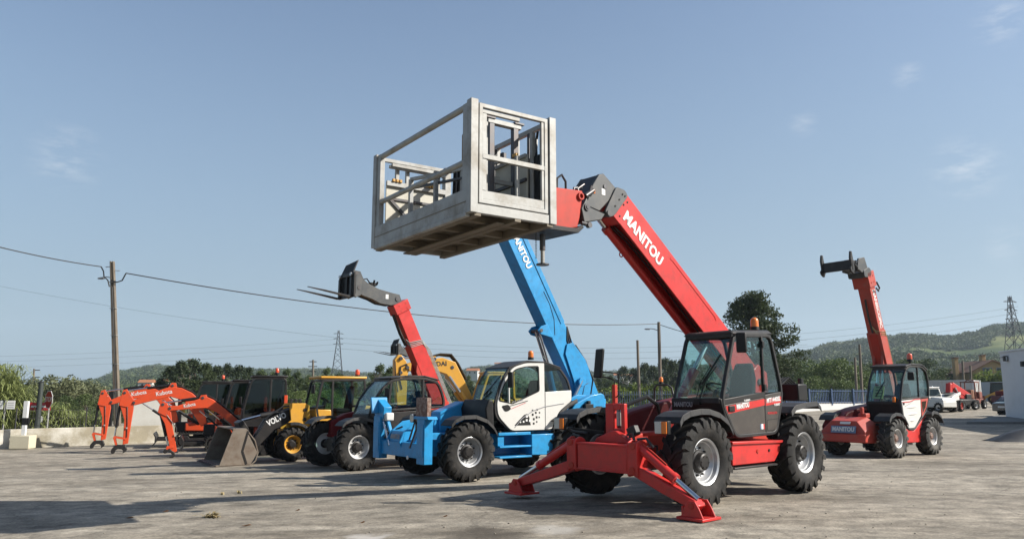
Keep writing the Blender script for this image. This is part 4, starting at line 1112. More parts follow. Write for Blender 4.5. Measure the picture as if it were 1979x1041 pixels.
def interior(root, xs_, y, zf, col=SEAT):
    st = MB().b2((xs_ - .25, y - .24, zf + .34), (xs_ + .24, y + .24, zf + .46)).build('seat', col, root, .04)
    MB().loft([[(xs_ - .22, y - .23, zf + .42), (xs_ - .12, y - .23, zf + .42), (xs_ - .12, y + .23, zf + .42), (xs_ - .22, y + .23, zf + .42)],
               [(xs_ - .30, y - .22, zf + .85), (xs_ - .19, y - .22, zf + .85), (xs_ - .19, y + .22, zf + .85), (xs_ - .30, y + .22, zf + .85)],
               [(xs_ - .34, y - .15, zf + 1.1), (xs_ - .26, y - .15, zf + 1.1), (xs_ - .26, y + .15, zf + 1.1), (xs_ - .34, y + .15, zf + 1.1)]]).build('backrest', col, st, .03)
    MB().b2((xs_ - .2, y - .2, zf), (xs_ + .2, y + .2, zf + .34)).build('seat_base', BLACK, st, .02)
    sx = xs_ + .48
    col_ = MB().bar((sx + .22, y, zf + .1), (sx + .02, y, zf + .66), .08, .10).build('steering_column', BLACK, root, .015)
    nrm = Vector((-.45, 0, .9)).normalized(); a = Vector((0, 1, 0)); b = nrm.cross(a); c = Vector((sx, y, zf + .69))
    m = MB().tube([c + (a * cos(t) + b * sin(t)) * .18 for t in [2 * pi * k / 20 for k in range(21)]], .015, 6)
    for k in range(3): m.bar(c, c + (a * cos(k * 2.1) + b * sin(k * 2.1)) * .18, .03, .012)
    m.build('steering_wheel', BLACK, col_)
    MB().loft([[(sx + .22, y - .38, zf + .2), (sx + .4, y - .38, zf + .2), (sx + .4, y + .38, zf + .2), (sx + .22, y + .38, zf + .2)],
               [(sx + .12, y - .38, zf + .56), (sx + .32, y - .38, zf + .5), (sx + .32, y + .38, zf + .5), (sx + .12, y + .38, zf + .56)]]).build('dashboard', BLACK, root, .02)

def glass_path(root, path, y0, y1, name='windscreen', g=None):
    return skin(path, 'y', y0, y1, .008).build(name, g or GLASS, root, 0, 60)

def bolts(root, pts, y, r=.02, mat=STEEL, name='bolts', out=.012):
    m = MB()
    for x, z in pts: m.cyl((x, y, z), (x, y + out, z), r, n=8)
    return m.build(name, mat, root)

def hook(root, c, r=.04, rot='x', mat=None, name='lifting_eye'):
    c = Vector(c); pts = []
    for k in range(13):
        t = 2 * pi * k / 12
        pts.append(c + (Vector((cos(t), 0, sin(t))) * r))
    return MB().tube(pts, r * .28, 6).build(name, mat or STEEL, root)

def weld_tower(root, mat, x0, x1, y0, y1, z0, z1): pass

# ------------------------------------------------------------------ front red telehandler
T = mroot('telehandler', 'big red telehandler in front with stabilisers down and boom raised to a work cage', 'telehandler', 2.973, 12.70, 40.9, z=0.0)
kit = wheel_kit(.625, .42, .315, SILVER, RUBBER, CHAR, 19)
four_wheels(kit, T, 2.70, .99)
ch = MB().b2((-2.35, -.40, .52), (1.75, .12, .98)).build('chassis', REDM, T, .02)
for x in (-1.35, 1.35):
    m = MB(); m.cyl((x, -.8, .625), (x, .8, .625), .11, n=12); m.box((x, -.1, .62), (.42, .5, .36))
    m.build('axle', CHAR, T, .01)
# step box under the door
MB().prism([(.58, .86), (-.83, .83), (-.82, .74), (-.57, .52), (.58, .52)], 'y', .35, 1.06).build('step_box', RED, T, .015)
MB().prism([(.60, .865), (-.85, .84), (-.85, .80), (.60, .825)], 'y', .34, 1.09).build('step_ledge', RED, T, .006)
MB().b2((-.55, .7, .47), (.62, 1.12, .50)).build('foot_plate', CHAR, T, .006)
bolts(T, [(-.10, .70)], 1.06, .03, REDM, 'drain_cover'); bolts(T, [(-.42, .70)], 1.06, .022, BLACK, 'plug')
# cab
y0, y1 = .10, 1.0
outer = [(.38, .905), (.715, 1.43), (.315, 2.47), (-.76, 2.52), (-1.05, 1.57), (-.79, .925)]
ro_ = rpoly(outer, [.12, .16, .10, .14, .25, .14], 4)
ri_ = rpoly(inset(outer, .055), [.09, .12, .07, .10, .2, .10], 4)
cf = MB().ring(ro_, ri_, 'y', y1 - .05, y1 + .012).ring(ro_, ri_, 'y', y0, y0 + .05)
cf.bar((.30, y0 + .02, 2.46), (.30, y1 - .02, 2.46), .08, .09); cf.bar((.71, y0 + .02, 1.46), (.71, y1 - .02, 1.46), .06, .08)
cf.bar((-.74, y0 + .02, 2.47), (-.74, y1 - .02, 2.47), .09, .09); cf.bar((-1.04, y0, 1.55), (-1.04, y1 - .02, 1.55), .06, .08)
cabf = cf.build('cab_frame', FENDER, T, .01)
rf = MB().loft([[(.36, y0 - .02, 2.47), (.36, y1 + .02, 2.47), (-.80, y1 + .02, 2.52), (-.80, y0 - .02, 2.52)], [(.30, y0 + .04, 2.53), (.30, y1 - .04, 2.53), (-.74, y1 - .04, 2.585), (-.74, y0 + .04, 2.585)]]).build('cab_roof', FENDER, T, .02)
glass_path(T, [(.675, 1.50), (.30, 2.43)], y0 + .03, y1 - .03)
glass_path(T, [(-.76, 2.46), (-1.03, 1.6)], y0 + .03, y1 - .03, 'rear_window')
MB().prism(ri_, 'y', y0 + .018, y0 + .026).build('side_window', GLASS, T)
MB().loft([[(.73, y0, 1.49), (.73, y1, 1.49), (.66, y1, 1.49), (.66, y0, 1.49)], [(.72, y0, 1.16), (.62, y1 + .01, 1.16), (.4, y1, 1.16), (.4, y0, 1.16)], [(.55, y0, .95), (.42, y1, .95), (.3, y1, .95), (.3, y0, .95)]]).build('front_panel', BLACK, T, .015)
text('MANITOU', T, .10, LETG, (.738, .16, 1.40), (0, 1, 0), (0, 0, 1), bold=.03, fit=.34)
MB().prism(inset([(.38, .905), (.66, 1.36), (.3, 1.3), (-1.0, 1.45), (-.79, .925)], .05), 'y', y0 + .03, y0 + .06).build('inner_side_panel', BLACK, T)
MB().b2((-.95, y0 + .03, .93), (.40, y1 - .06, .99)).build('cab_floor', BLACK, T)
MB().loft([[(-1.04, y0 + .02, 1.55), (-1.04, y1 - .05, 1.55), (-.98, y1 - .05, 1.55), (-.98, y0 + .02, 1.55)], [(-.80, y0 + .02, .95), (-.80, y1 - .05, .95), (-.74, y1 - .05, .95), (-.74, y0 + .02, .95)]]).build('rear_panel', BLACK, T)
interior(T, -.40, .52, .96)
# door: lower panel, red band, windows
door = MB().prism(rpoly([(.655, 1.395), (-.452, 1.505), (-.452, .968), (.355, .958), (.60, 1.22)], [.03, .01, .01, .1, .12]), 'y', y1 - .03, y1 + .006).build('door', BROWNGREY, T, .006)
MB().prism([(.645, 1.375), (-.452, 1.485), (-.452, 1.385), (.585, 1.265)], 'y', y1 + .0062, y1 + .0095).build('red_band', RED, door)
MB().bar((.66, y1 - .012, 1.44), (-.46, y1 - .012, 1.55), .045, .085).build('door_rail', CHAR, door, .008)
MB().bar((-.465, y1 - .012, .96), (-.475, y1 - .012, 2.46), .045, .04).build('door_post', CHAR, T, .006)
MB().prism([(.66, 1.50), (.42, 2.10), (.31, 2.42), (-.46, 2.46), (-.46, 1.57)], 'y', y1 - .022, y1 - .014).build('door_window', GLASS, door)
MB().prism([(-.48, 2.46), (-.73, 2.47), (-.83, 2.3), (-1.01, 1.6), (-.48, 1.57)], 'y', y1 - .022, y1 - .014).build('quarter_window', GLASS, T)
rp = MB().prism(rpoly([(-.478, 1.545), (-1.01, 1.60), (-.97, 1.40), (-.775, .985), (-.478, .965)], [.01, .05, .05, .08, .01]), 'y', y1 - .03, y1 + .006).build('rear_side_panel', BROWNGREY, T, .006)
MB().prism([(-.478, 1.475), (-.985, 1.525), (-.955, 1.425), (-.478, 1.375)], 'y', y1 + .0062, y1 + .0095).build('red_band', RED, rp)
MB().ring(rpoly([(-.50, 1.16), (-.88, 1.18), (-.79, 1.0), (-.50, .985)], .03), rpoly(inset([(-.50, 1.16), (-.88, 1.18), (-.79, 1.0), (-.50, .985)], .008), .03), 'y', y1 + .004, y1 + .008).build('hatch_seam', BLACK, rp)
MB().b2((.55, y1 + .004, 1.30), (.40, y1 + .03, 1.385)).build('door_handle', BLACK, door, .008)
text('MANITOU', door, .105, LETW, (.335, y1 + .0125, 1.365), (-1, 0, .10), (.10, 0, 1), bold=.045, fit=.34)
text('TURBO', door, .04, LETW, (.13, y1 + .0125, 1.455), (-1, 0, .10), (.10, 0, 1), bold=.03, fit=.17)
text('MT1440SL', rp, .10, LETW, (-.50, y1 + .0125, 1.45), (-1, 0, .09), (.09, 0, 1), bold=.03, fit=.42, shear=.2)
text('TURBO', rp, .05, LETW, (-.72, y1 + .0125, 1.385), (-1, 0, .09), (.09, 0, 1), bold=.03, fit=.18)
text('MODULE SH', rp, .05, LETR, (-.53, y1 + .0075, 1.26), (-1, 0, .02), (.02, 0, 1), bold=.02, fit=.27)
MB().b2((-.30, y1 + .006, 1.02), (-.42, y1 + .0085, 1.10)).build('sticker', LETW, door)
MB().b2((-.385, y1 + .0086, 1.02), (-.42, y1 + .0100, 1.10)).build('sticker_red', LETR, door)
MB().b2((-.30, y1 + .0086, 1.02), (-.33, y1 + .0100, 1.10)).build('sticker_blue', PLATEB, door)
for z_ in (2.34, 1.66): MB().b2((-.50, y1 + .0, z_ - .05), (-.44, y1 + .035, z_ + .05)).build('hinge', BLACK, T, .006)
m = MB(); m.tube([(.73, .62, 1.45), (.60, .66, 1.75), (.50, .80, 1.98)], .010, 5); m.tube([(.73, .56, 1.45), (.60, .58, 1.75), (.49, .70, 2.0)], .008, 5); m.bar((.62, .60, 1.70), (.43, .84, 2.16), .015, .03); m.box((.73, .6, 1.44), (.06, .10, .08))
m.build('wiper', BLACK, T)
beacon(T, -.62, .80, 2.585, AMBER, 1.15)
mirror(T, (.42, 1.20, 2.32), [(.34, 1.0, 2.42), (.40, 1.12, 2.45), (.42, 1.2, 2.40)], .15, .30, .09, .5)
# fenders
fender(T, [(1.98, 1.17), (1.92, 1.25), (1.75, 1.31), (1.50, 1.335), (1.30, 1.33), (1.05, 1.275), (.85, 1.17), (.74, 1.02)], .74, 1.20)
fender(T, [(1.98, 1.17), (1.92, 1.25), (1.75, 1.31), (1.50, 1.335), (1.30, 1.33), (1.05, 1.275), (.85, 1.17), (.74, 1.02)][::1], -1.20, -.74)
fender(T, [(-.98, 1.26), (-1.12, 1.36), (-1.45, 1.40), (-1.82, 1.42), (-1.95, 1.33)], .62, 1.16)
MB().b2((-1.75, .4, 1.0), (-1.1, .72, 1.32)).build('rear_bracket', RED, T, .02)
# engine hood on the right, dark red
hd = []
for x, zt in ((-1.9, 1.62), (-.9, 1.55), (-.1, 1.44), (.75, 1.29), (1.30, 1.10)):
    hd.append([(x, -1.14, .80), (x, -1.16, zt - .22), (x, -1.05, zt - .04), (x, -.85, zt), (x, -.66, zt - .01), (x, -.62, .80)])
MB().loft(hd).build('engine_hood', MAROON, T, .03, 60)
MB().b2((-2.45, -1.1, .7), (-1.92, -.6, 1.5)).build('radiator_housing', BLACK, T, .03)
# rear tower and hoses
for y in (-.60, -.10): MB().prism([(-1.55, .95), (-1.85, 1.95), (-2.10, 2.10), (-2.38, 1.95), (-2.45, .70), (-1.6, .60)], 'y', y - .03, y + .03).build('boom_tower_plate', RED, T, .012)
MB().cyl((-2.1, -.66, 1.78), (-2.1, -.04, 1.78), .06, n=16).build('pivot_pin', STEEL, T)
bb = MB().b2((-2.72, .18, 1.44), (-2.40, .52, 1.74)).b2((-2.55, .1, 1.5), (-2.3, .2, 1.62)).build('hose_stack', BLACK, T, .02)
m = MB()
for k in range(5): m.tube([(-2.40, -.05 + k * .05, 1.70), (-2.62, -.02 + k * .06, 1.86), (-2.80, .1 + k * .05, 1.7), (-2.66, .2 + k * .05, 1.5)], .02, 6)
m.cyl((-2.62, .45, 1.7), (-2.62, .45, 1.84), .05, n=10)
m.build('rear_hoses', HOSE, T)
MB().b2((-2.48, -.95, .55), (-2.3, .75, 1.05)).build('counterweight', CHAR, T, .03)
# boom: built along its own axis
EB = radians(37.0); SB = (-2.10, 0, 1.475)
def boom(mb, name, mat, bevel=.006, parent=None, smooth=35, S_=None, E_=None):
    return mb.build(name, mat, parent or T, bevel, smooth, loc=S_ or SB, rot=(0, -(E_ if E_ is not None else EB), 0))
b = MB()
b.b2((-.1, -.195, 0), (4.73, -.17, .52)); b.b2((-.1, -.53, 0), (4.73, -.505, .52)); b.b2((-.1, -.5055, .495), (4.73, -.1945, .519)); b.b2((-.1, -.5055, .15), (4.72, -.1945, .17))
b.b2((4.55, -.537, -.012), (4.735, -.163, .02))
boom(b, 'outer_boom', RED, .008)
boom(MB().prism([(1.72, .40), (1.80, .505), (3.22, .505), (3.30, .46), (3.30, .415), (3.22, .43), (1.80, .43)], 'y', -.17, -.163), 'side_stiffener', RED, .002)
boom(MB().b2((0.2, -.48, .52), (4.5, -.22, .535)), 'top_wear_plate', RED, .004)
boom(MB().b2((4.735, -.49, .10), (4.86, -.21, .47)), 'inner_boom', RED, .006)
m = MB(); m.cyl((.6, -.455, -.035), (4.52, -.455, -.035), .062, n=16); m.cyl((4.45, -.455, -.035), (4.56, -.455, -.035), .075, n=16)
boom(m, 'tilt_cylinder', RED)
boom(MB().cyl((4.5, -.455, -.035), (4.98, -.455, -.01), .034, n=14), 'cylinder_rod', CHROME)
m = MB()
for k, (yy, vv) in enumerate(((-.25, .05), (-.29, .08), (-.33, .06), (-.37, .09))):
    m.tube([(.4, yy, vv), (2.2, yy + .01, vv - .01), (3.4, yy - .01, vv + .01), (4.1, yy - .03, vv), (4.5, yy - .06, vv - .05)], .014, 6)
boom(m, 'boom_pipes', HOSE)
m = MB(); m.tube([(2.9, -.21, .02), (3.6, -.205, .05), (4.05, -.22, .03), (4.3, -.26, .06), (4.42, -.33, .10)], .012, 6); m.tube([(1.0, -.215, .03), (2.0, -.21, .03), (2.9, -.21, .02)], .012, 6)
boom(m, 'steel_pipe', RED)
boom(MB().b2((1.62, -.2, -.03), (1.72, -.17, .03)), 'pipe_clamp', RED, .004)
for u, v in ((4.02, -.12), (1.42, .545), (.35, .55)):
    m = MB(); m.tube([Vector((u + .04 * cos(t), -.33 if v > 0 else -.46, v + .04 * sin(t))) for t in [2 * pi * k / 12 for k in range(13)]], .011, 6); boom(m, 'lifting_eye', REDM)
m = MB()
for u, v in ((4.62, .42), (4.66, .32), (4.62, .10)): m.cyl((u, -.172, v), (u, -.160, v), .018, n=8)
boom(m, 'boom_bolts', CHAR)
bt_o = boom(MB().b2((3.10, -.1700, .30), (3.101, -.1695, .301)), 'lettering_base', LETW)
bx_ = Matrix.Rotation(-EB, 3, 'Y') @ Vector((1, 0, 0)); bz_ = Matrix.Rotation(-EB, 3, 'Y') @ Vector((0, 0, 1))
bpy.data.objects.remove(bt_o)
def onboom(u, y, v, S_, E_): 
    R_ = Matrix.Rotation(-E_, 3, 'Y'); return Vector(S_) + R_ @ Vector((u, y, v))
text('MANITOU', T, .26, LETW, onboom(4.56, -.166, .20, SB, EB), -bx_, bz_, 'boom_lettering', bold=.035, fit=1.12)
# lift cylinder
MB().cyl((.55, -.30, .80), (-.45, -.30, 1.95), .085, n=16).build('lift_cylinder', RED, T)
MB().cyl((-.40, -.30, 1.9), (-.85, -.30, 2.42), .045, n=14).build('lift_rod', CHROME, T)
# head
hd_ = MB().prism([(2.02, 4.92), (1.92, 4.95), (1.63, 4.76), (1.81, 4.53), (2.03, 4.33), (2.25, 4.36), (2.31, 4.43), (2.16, 4.74)], 'y', -.20, -.14)
hd_.prism([(2.02, 4.92), (1.92, 4.95), (1.63, 4.76), (1.81, 4.53), (2.03, 4.33), (2.25, 4.36), (2.31, 4.43), (2.16, 4.74)], 'y', -.56, -.50)
hd_.prism([(2.03, 4.91), (1.94, 4.94), (1.70, 4.76), (1.86, 4.54), (2.05, 4.38), (2.20, 4.40), (2.25, 4.46), (2.12, 4.74)], 'y', -.50, -.20)
headp = hd_.build('boom_head', HEADGREY, T, .012)
cn = MB()
for y in ((-.15, -.11), (-.59, -.55)): cn.prism(rpoly([(1.66, 4.78), (1.45, 4.76), (1.38, 4.67), (1.72, 4.30), (1.86, 4.25), (1.94, 4.33)], .05), 'y', *y)
cn.build('head_plate', HEADGREY, T, .008)
lb = MB()
for y in ((-.24, -.10), (-.60, -.46)): lb.prism([(2.47, 4.30), (2.35, 4.48), (2.27, 4.34), (1.95, 4.29), (2.03, 4.19), (2.41, 4.09)], 'y', *y)
lb.build('lower_link', HEADGREY, T, .01)
m = MB(); m.cyl((2.36, -.62, 4.33), (2.36, -.08, 4.33), .055, n=16); m.cyl((1.86, -.62, 4.32), (1.86, -.09, 4.32), .045, n=16); m.cyl((1.90, -.58, 4.74), (1.90, -.125, 4.74), .04, n=16); m.cyl((2.36, -.62, 4.33), (2.36, -.07, 4.33), .03, n=12)
m.build('head_pins', STEEL, T, .004)
MB().b2((1.98, -.138, 4.60), (1.90, -.134, 4.70)).build('head_sticker', LETW, T)
m = MB(); m.cyl((2.20, -.11, 4.62), (2.38, -.11, 4.50), .04, n=12); m.cyl((2.24, -.11, 4.68), (2.30, -.11, 4.52), .03, n=10); m.tube([(2.3, -.2, 4.72), (2.45, -.2, 4.62), (2.42, -.16, 4.48)], .02, 6); m.tube([(2.25, -.3, 4.70), (2.42, -.3, 4.66), (2.46, -.3, 4.5)], .02, 6)
m.build('valve_block', STEEL, T, .004)
MB().box((2.21, -.10, 4.60), (.07, .03, .06)).build('orange_cap', AMBER, T, .006)
bolts(T, [(1.52, 4.68), (1.60, 4.58), (1.46, 4.66), (1.70, 4.46)], -.11, .014, BLACK, 'plate_bolts')
cr = MB().prism([(3.40, 4.50), (2.67, 4.56), (2.42, 4.58), (2.44, 4.41), (2.49, 4.15), (2.54, 4.00), (2.68, 3.96), (3.45, 3.92)], 'y', -.80, -.12).build('carriage', REDM, T, .015)
MB().prism([(3.45, 3.93), (2.62, 3.965), (2.50, 4.03), (2.46, 4.00), (2.58, 3.90), (3.45, 3.86)], 'y', -.86, -.06).build('carriage_floor', BLACK, cr, .006)
MB().ring([(2.48 + .06 * cos(t), 4.48 + .06 * sin(t)) for t in [2 * pi * k / 16 for k in range(16)]], [(2.48 + .035 * cos(t), 4.48 + .035 * sin(t)) for t in [2 * pi * k / 16 for k in range(16)]], 'y', -.12, -.085).build('pin_boss', REDM, cr, .004)
m = MB(); m.cyl((2.48, -.1, 4.07), (2.36, -.06, 4.05), .03, n=10); m.cyl((2.36, -.09, 4.05), (2.36, -.03, 4.05), .045, n=10); m.build('locking_pin', STEEL, cr)
m = MB(); m.tube([(2.60, -.3, 4.56), (2.62, -.28, 4.72), (2.72, -.26, 4.80), (2.84, -.24, 4.72), (2.86, -.22, 4.54)], .018, 7); m.tube([(2.6, -.4, 4.56), (2.75, -.4, 4.62), (2.95, -.38, 4.56)], .016, 6)
m.build('carriage_hoses', HOSE, cr)
# jack leg hanging under the cage
m = MB(); m.cyl((3.05, -.34, 3.86), (3.05, -.34, 3.62), .042, n=12); m.build('jack_tube', STEEL, cr)
MB().cyl((3.05, -.34, 3.64), (3.05, -.34, 3.42), .030, n=12).build('jack_rod', GALV, cr)
MB().cyl((3.05, -.34, 3.42), (3.05, -.34, 3.40), .095, n=16).build('jack_foot', STEEL, cr)
m = MB()
for k in range(12): m.tube([Vector((3.16 + .012 * cos(t), -.36 + (.012 * sin(t) if k % 2 else 0), 3.85 - k * .032 + (0 if k % 2 else .018 * sin(t)))) for t in [2 * pi * q / 8 for q in range(9)]], .004, 4)
stuff(m.build('jack_chain', STEEL, cr))
# front stabiliser frame
XF = 2.30
sf = MB()
sf.b2((XF - .17, -.42, .50), (XF, .52, .84)); sf.b2((XF - .18, -.44, .835), (XF + .012, .54, .865)); sf.b2((XF - .18, -.44, .48), (XF + .012, .54, .505))
sf.b2((1.5, -.35, .50), (XF - .16, .40, .80))
for y in ((-.62, -.44), (.54, .72)):
    sf.prism(rpoly([(XF - .20, .46), (XF + .02, .44), (XF + .03, .90), (XF - .08, .945), (XF - .20, .90)], .04), 'y', y[0], y[0] + .025); sf.prism(rpoly([(XF - .20, .46), (XF + .02, .44), (XF + .03, .90), (XF - .08, .945), (XF - .20, .90)], .04), 'y', y[1] - .025, y[1])
    sf.b2((XF - .0, y[0] + .02, .47), (XF + .022, y[1] - .02, .90))
sf.build('stabiliser_frame', RED, T, .008)
mb_ = MB().prism([(-.35, .86), (-.30, .92), (.0, 1.03), (.08, 1.03), (.30, .90), (.34, .86)], 'x', 1.86, 2.02)
mb_.build('stabiliser_gusset', RED, T, .01)
ms = rpoly([(-.20, .90), (-.20, 1.40), (.14, 1.40), (.16, 1.00), (.05, .90)], .05); 
ms = [(-.22, .88), (-.22, 1.40), (-.18, 1.425), (.12, 1.425), (.16, 1.38), (.16, 1.02), (.10, .96), (.04, .88)]
sl_ = rpoly([(-.02, 1.06), (-.02, 1.34), (.07, 1.34), (.07, 1.06)], .045)
mt = MB(); mt.b2((1.83, -.22, .86), (1.90, -.06, 1.42)); mt.b2((1.83, .08, .86), (1.90, .15, 1.42)); mt.b2((1.83, -.0605, 1.33), (1.90, .0805, 1.42)); mt.b2((1.83, -.0605, .86), (1.90, .0805, 1.06)); mt.b2((1.66, -.22, .86), (1.8295, -.19, 1.30))
mst = mt.build('front_mast', RED, T, .01)
MB().cyl((1.86, .01, 1.10), (1.86, .01, 1.30), .035, n=12).build('level_bottle', GALV, mst)
MB().b2((1.74, -.17, 1.42), (1.80, -.11, 1.70)).build('mirror_post', REDM, mst, .006)
m = MB(); m.tube([(1.77, -.14, 1.68), (1.77, -.14, 1.76), (1.80, -.22, 1.80), (1.84, -.38, 1.82), (1.84, -.40, 1.90)], .012, 6); m.tube([(1.77, -.13, 1.5), (1.77, -.06, 1.55), (1.77, -.06, 1.86), (1.80, -.2, 1.88), (1.84, -.40, 1.90)], .010, 6)
ma = m.build('mirror_arm', BLACK, mst)
MB().loft([[(1.80, -.50, 1.80), (1.86, -.50, 1.80), (1.88, -.33, 1.80), (1.82, -.33, 1.80)], [(1.80, -.44, 2.24), (1.86, -.44, 2.24), (1.88, -.27, 2.24), (1.82, -.27, 2.24)]]).build('mirror', BLACK, ma, .02)
MB().tube([(1.85, .10, 1.38), (1.5, .25, 1.52), (1.2, .2, 1.40), (1.0, .1, 1.15)], .03, 7).build('front_hose', HOSE, T)
for sgn, yp, yf in ((1, .63, 1.60), (-1, -.53, -1.76)):
    A = Vector((XF - .09, yp, .53)); Bp = Vector((XF - .09, yf, .17)); d = (Bp - A).normalized(); n_ = Vector((0, -d.z, d.y)) * (1 if sgn > 0 else -1)
    ax_ = [(A.y, A.z), (Bp.y, Bp.z)]
    nn = Vector((-d.z, d.y)) if sgn > 0 else Vector((d.z, -d.y))
    pl = [(A.y - d.y * .07, A.z - d.z * .07 - .075), (A.y - d.y * .07, A.z + .085), (A.y + d.y * .15, A.z + d.z * .15 + .085), (Bp.y, Bp.z + .07), (Bp.y + sgn * .07, Bp.z), (Bp.y, Bp.z - .065), (A.y + d.y * .5, A.z + d.z * .5 - .085)]
    am = MB().prism(pl, 'x', XF - .17, XF - .01).build('stabiliser_arm', RED, T, .012)
    m = MB(); m.cyl((XF - .20, A.y, A.z), (XF + .035, A.y, A.z), .05, n=14); m.cyl((XF - .24, Bp.y, Bp.z), (XF + .06, Bp.y, Bp.z), .04, n=14); m.build('arm_pins', REDM, am, .004)
    ct = Vector((XF - .09, yp + sgn * .02, .86)); cb = Vector((XF - .09, yf + sgn * .02, .24)); cm = ct.lerp(cb, .62)
    MB().cyl(ct, cm, .062, n=16).cyl(cm - (cm - ct).normalized() * .03, cm + (cm - ct).normalized() * .035, .072, n=16).build('stabiliser_cylinder', RED, am)
    MB().cyl(cm, cb, .036, n=14).build('cylinder_rod', CHROME, am)
    MB().tube([ct + Vector((.02, 0, .07)), ct.lerp(cm, .4) + Vector((0, 0, .085)), ct.lerp(cm, .8) + Vector((0, 0, .08))], .013, 6).build('cylinder_pipe', REDM, am)
    MB().cyl((XF - .18, ct.y, ct.z), (XF + .04, ct.y, ct.z), .05, n=14).build('upper_pin', REDM, am, .004)
    ft = MB()
    for x in (XF - .235, XF + .025): ft.prism([(yf - .17, .03), (yf - .10, .17), (yf - .05, .235), (yf + .05, .235), (yf + .11, .15), (yf + .17, .03)], 'x', x, x + .022)
    ft.b2((XF - .30, yf - .20, 0), (XF + .10, yf + .20, .035)); ft.b2((XF - .21, yf - .17, .03), (XF + .03, yf - .14, .16))
    ft.build('stabiliser_foot', RED, am, .006)
    # blue-grey valve hoses on the leg top
    MB().tube([ct + Vector((-.05, -sgn * .05, .08)), ct + Vector((-.06, sgn * .1, .10)), ct + Vector((-.04, sgn * .24, -.02))], .02, 6).build('leg_hose', HOSE, am)
    lx, ly = (2.12, .985) if sgn > 0 else (2.10, -1.0)
    hb = MB().b2((lx - .08, ly - .11, 1.02), (lx, ly + .11, 1.20)).build('headlight', BLACK, T, .01)
    MB().b2((lx, ly - .10, 1.03), (lx + .015, ly + .01, 1.19)).build('headlight_lens', LENS, hb, .004)
    MB().b2((lx, ly + .015 , 1.03), (lx + .018, ly + .10, 1.19)).build('indicator_lens', AMBER, hb, .004)
    MB().bar((1.75, ly - sgn * .6, .98), (lx - .05, ly, 1.04), .05, .05).build('light_bracket', REDM if sgn > 0 else BLACK, hb, .004)
MB().tube([(2.0, -.5, .98), (2.05, -.75, 1.0), (1.95, -1.05, 1.05)], .02, 6).tube([(1.9, .2, .98), (2.0, .38, 1.0), (2.1, .5, .9)], .02, 6).build('front_cables', HOSE, T)
MB().box((1.92, .33, 1.03), (.10, .16, .14), Matrix.Rotation(.4, 3, 'X')).build('valve_cover', CHAR, T, .01)
# ------------------------------------------------------------------ work cage on the front machine's boom
W_ = mroot('work_cage', 'galvanised steel work cage held high on the front red boom', 'work platform', 2.973, 12.70, 34.5, z=3.80)
XB, XFc, YR, YL, ZT = 3.50, 4.85, -2.05, 0.90, 1.44
def corner(x, y, w=.11, name='corner_post', z0=-.02, z1=ZT + .02):
    MB().b2((x - w / 2, y - w / 2, z0), (x + w / 2, y + w / 2, z1)).build(name, GALV, W_, .006)
for x in (XB + .055, XFc - .055):
    for y in (YR + .055, YL - .055): corner(x, y)
# floor: deck plate and the beams below it
MB().b2((XB + .02, YR + .02, .06), (XFc - .02, YL - .02, .085)).build('deck_plate', GALVD, W_)
for x in (XB + .10, XB + .62, XFc - .12): MB().b2((x - .05, YR + .02, -.06), (x + .05, YL - .02, .058)).build('floor_beam', GALVD, W_, .006)
for y in (-1.5, -.85, -.2, .45): MB().b2((XB + .16, y - .04, -.035), (XFc - .18, y + .04, .056)).build('cross_beam', GALVD, W_, .006)
MB().b2((XB + .75, -1.9, -.085), (XB + .87, .75, -.062)).build('extension_rail', GALVD, W_, .006)
# front side (towards the left of the view)
MB().b2((XFc - .045, YR + .11, 0), (XFc - .01, YL - .11, .30)).build('kick_plate', GALV, W_, .004)
MB().b2((XFc - .06, YR + .11, -.06), (XFc + .005, YL - .11, .0)).build('edge_channel', GALV, W_, .006)
MB().b2((XFc - .048, YR + .11, .13), (XFc - .005, YL - .11, .14)).build('plate_seam', GALVD, W_)
MB().cyl((XFc - .06, YR + .08, ZT - .03), (XFc - .06, YL - .08, ZT - .03), .042, n=12).build('top_rail', GALV, W_)
MB().cyl((XFc - .06, YR + .08, .68), (XFc - .06, YL - .08, .68), .038, n=12).build('middle_rail', GALV, W_)
MB().b2((XFc - .10, YL - .24, .0), (XFc - .02, YL - .115, ZT)).build('inner_post', GALV, W_, .006)
MB().b2((XFc - .10, YR + .115, .0), (XFc - .02, YR + .22, ZT)).build('inner_post', GALV, W_, .006)
# left side (sunlit): gate frame inside the posts
def gate(yc, x0, x1, name='side_gate'):
    o = [(x0, .115), (x1, .115), (x1, ZT - .01), (x0, ZT - .01)]
    g_ = MB().ring(o, inset(o, .055), 'y', yc - .03, yc + .03).build(name, GALV, W_, .006)
    MB().b2((x0 + .055, yc - .02, .172), (x1 - .055, yc + .02, .285)).build('gate_kick_plate', GALV, g_, .003)
    MB().b2((x0 + .055, yc - .028, .70), (x1 - .055, yc + .028, .765)).build('gate_middle_rail', GALV, g_, .006)
    MB().b2((x0 + .45, yc - .028, ZT - .135), (x1 - .055, yc + .018, ZT - .085)).build('gate_upper_rail', GALV, g_, .006)
    MB().b2((x1 - .12, yc - .02, .287), (x1 - .057, yc + .02, ZT - .137)).build('gate_stile', GALV, g_, .004)
    MB().b2((x0 + .057, yc - .02, .287), (x0 + .10, yc + .02, ZT - .067)).build('gate_stile', GALV, g_, .004)
    return g_
gate(YL - .05, XB + .125, XFc - .135)
MB().b2((XB + .11, YL - .09, -.02), (XFc - .11, YL - .015, .10)).build('side_sill', GALV, W_, .006)
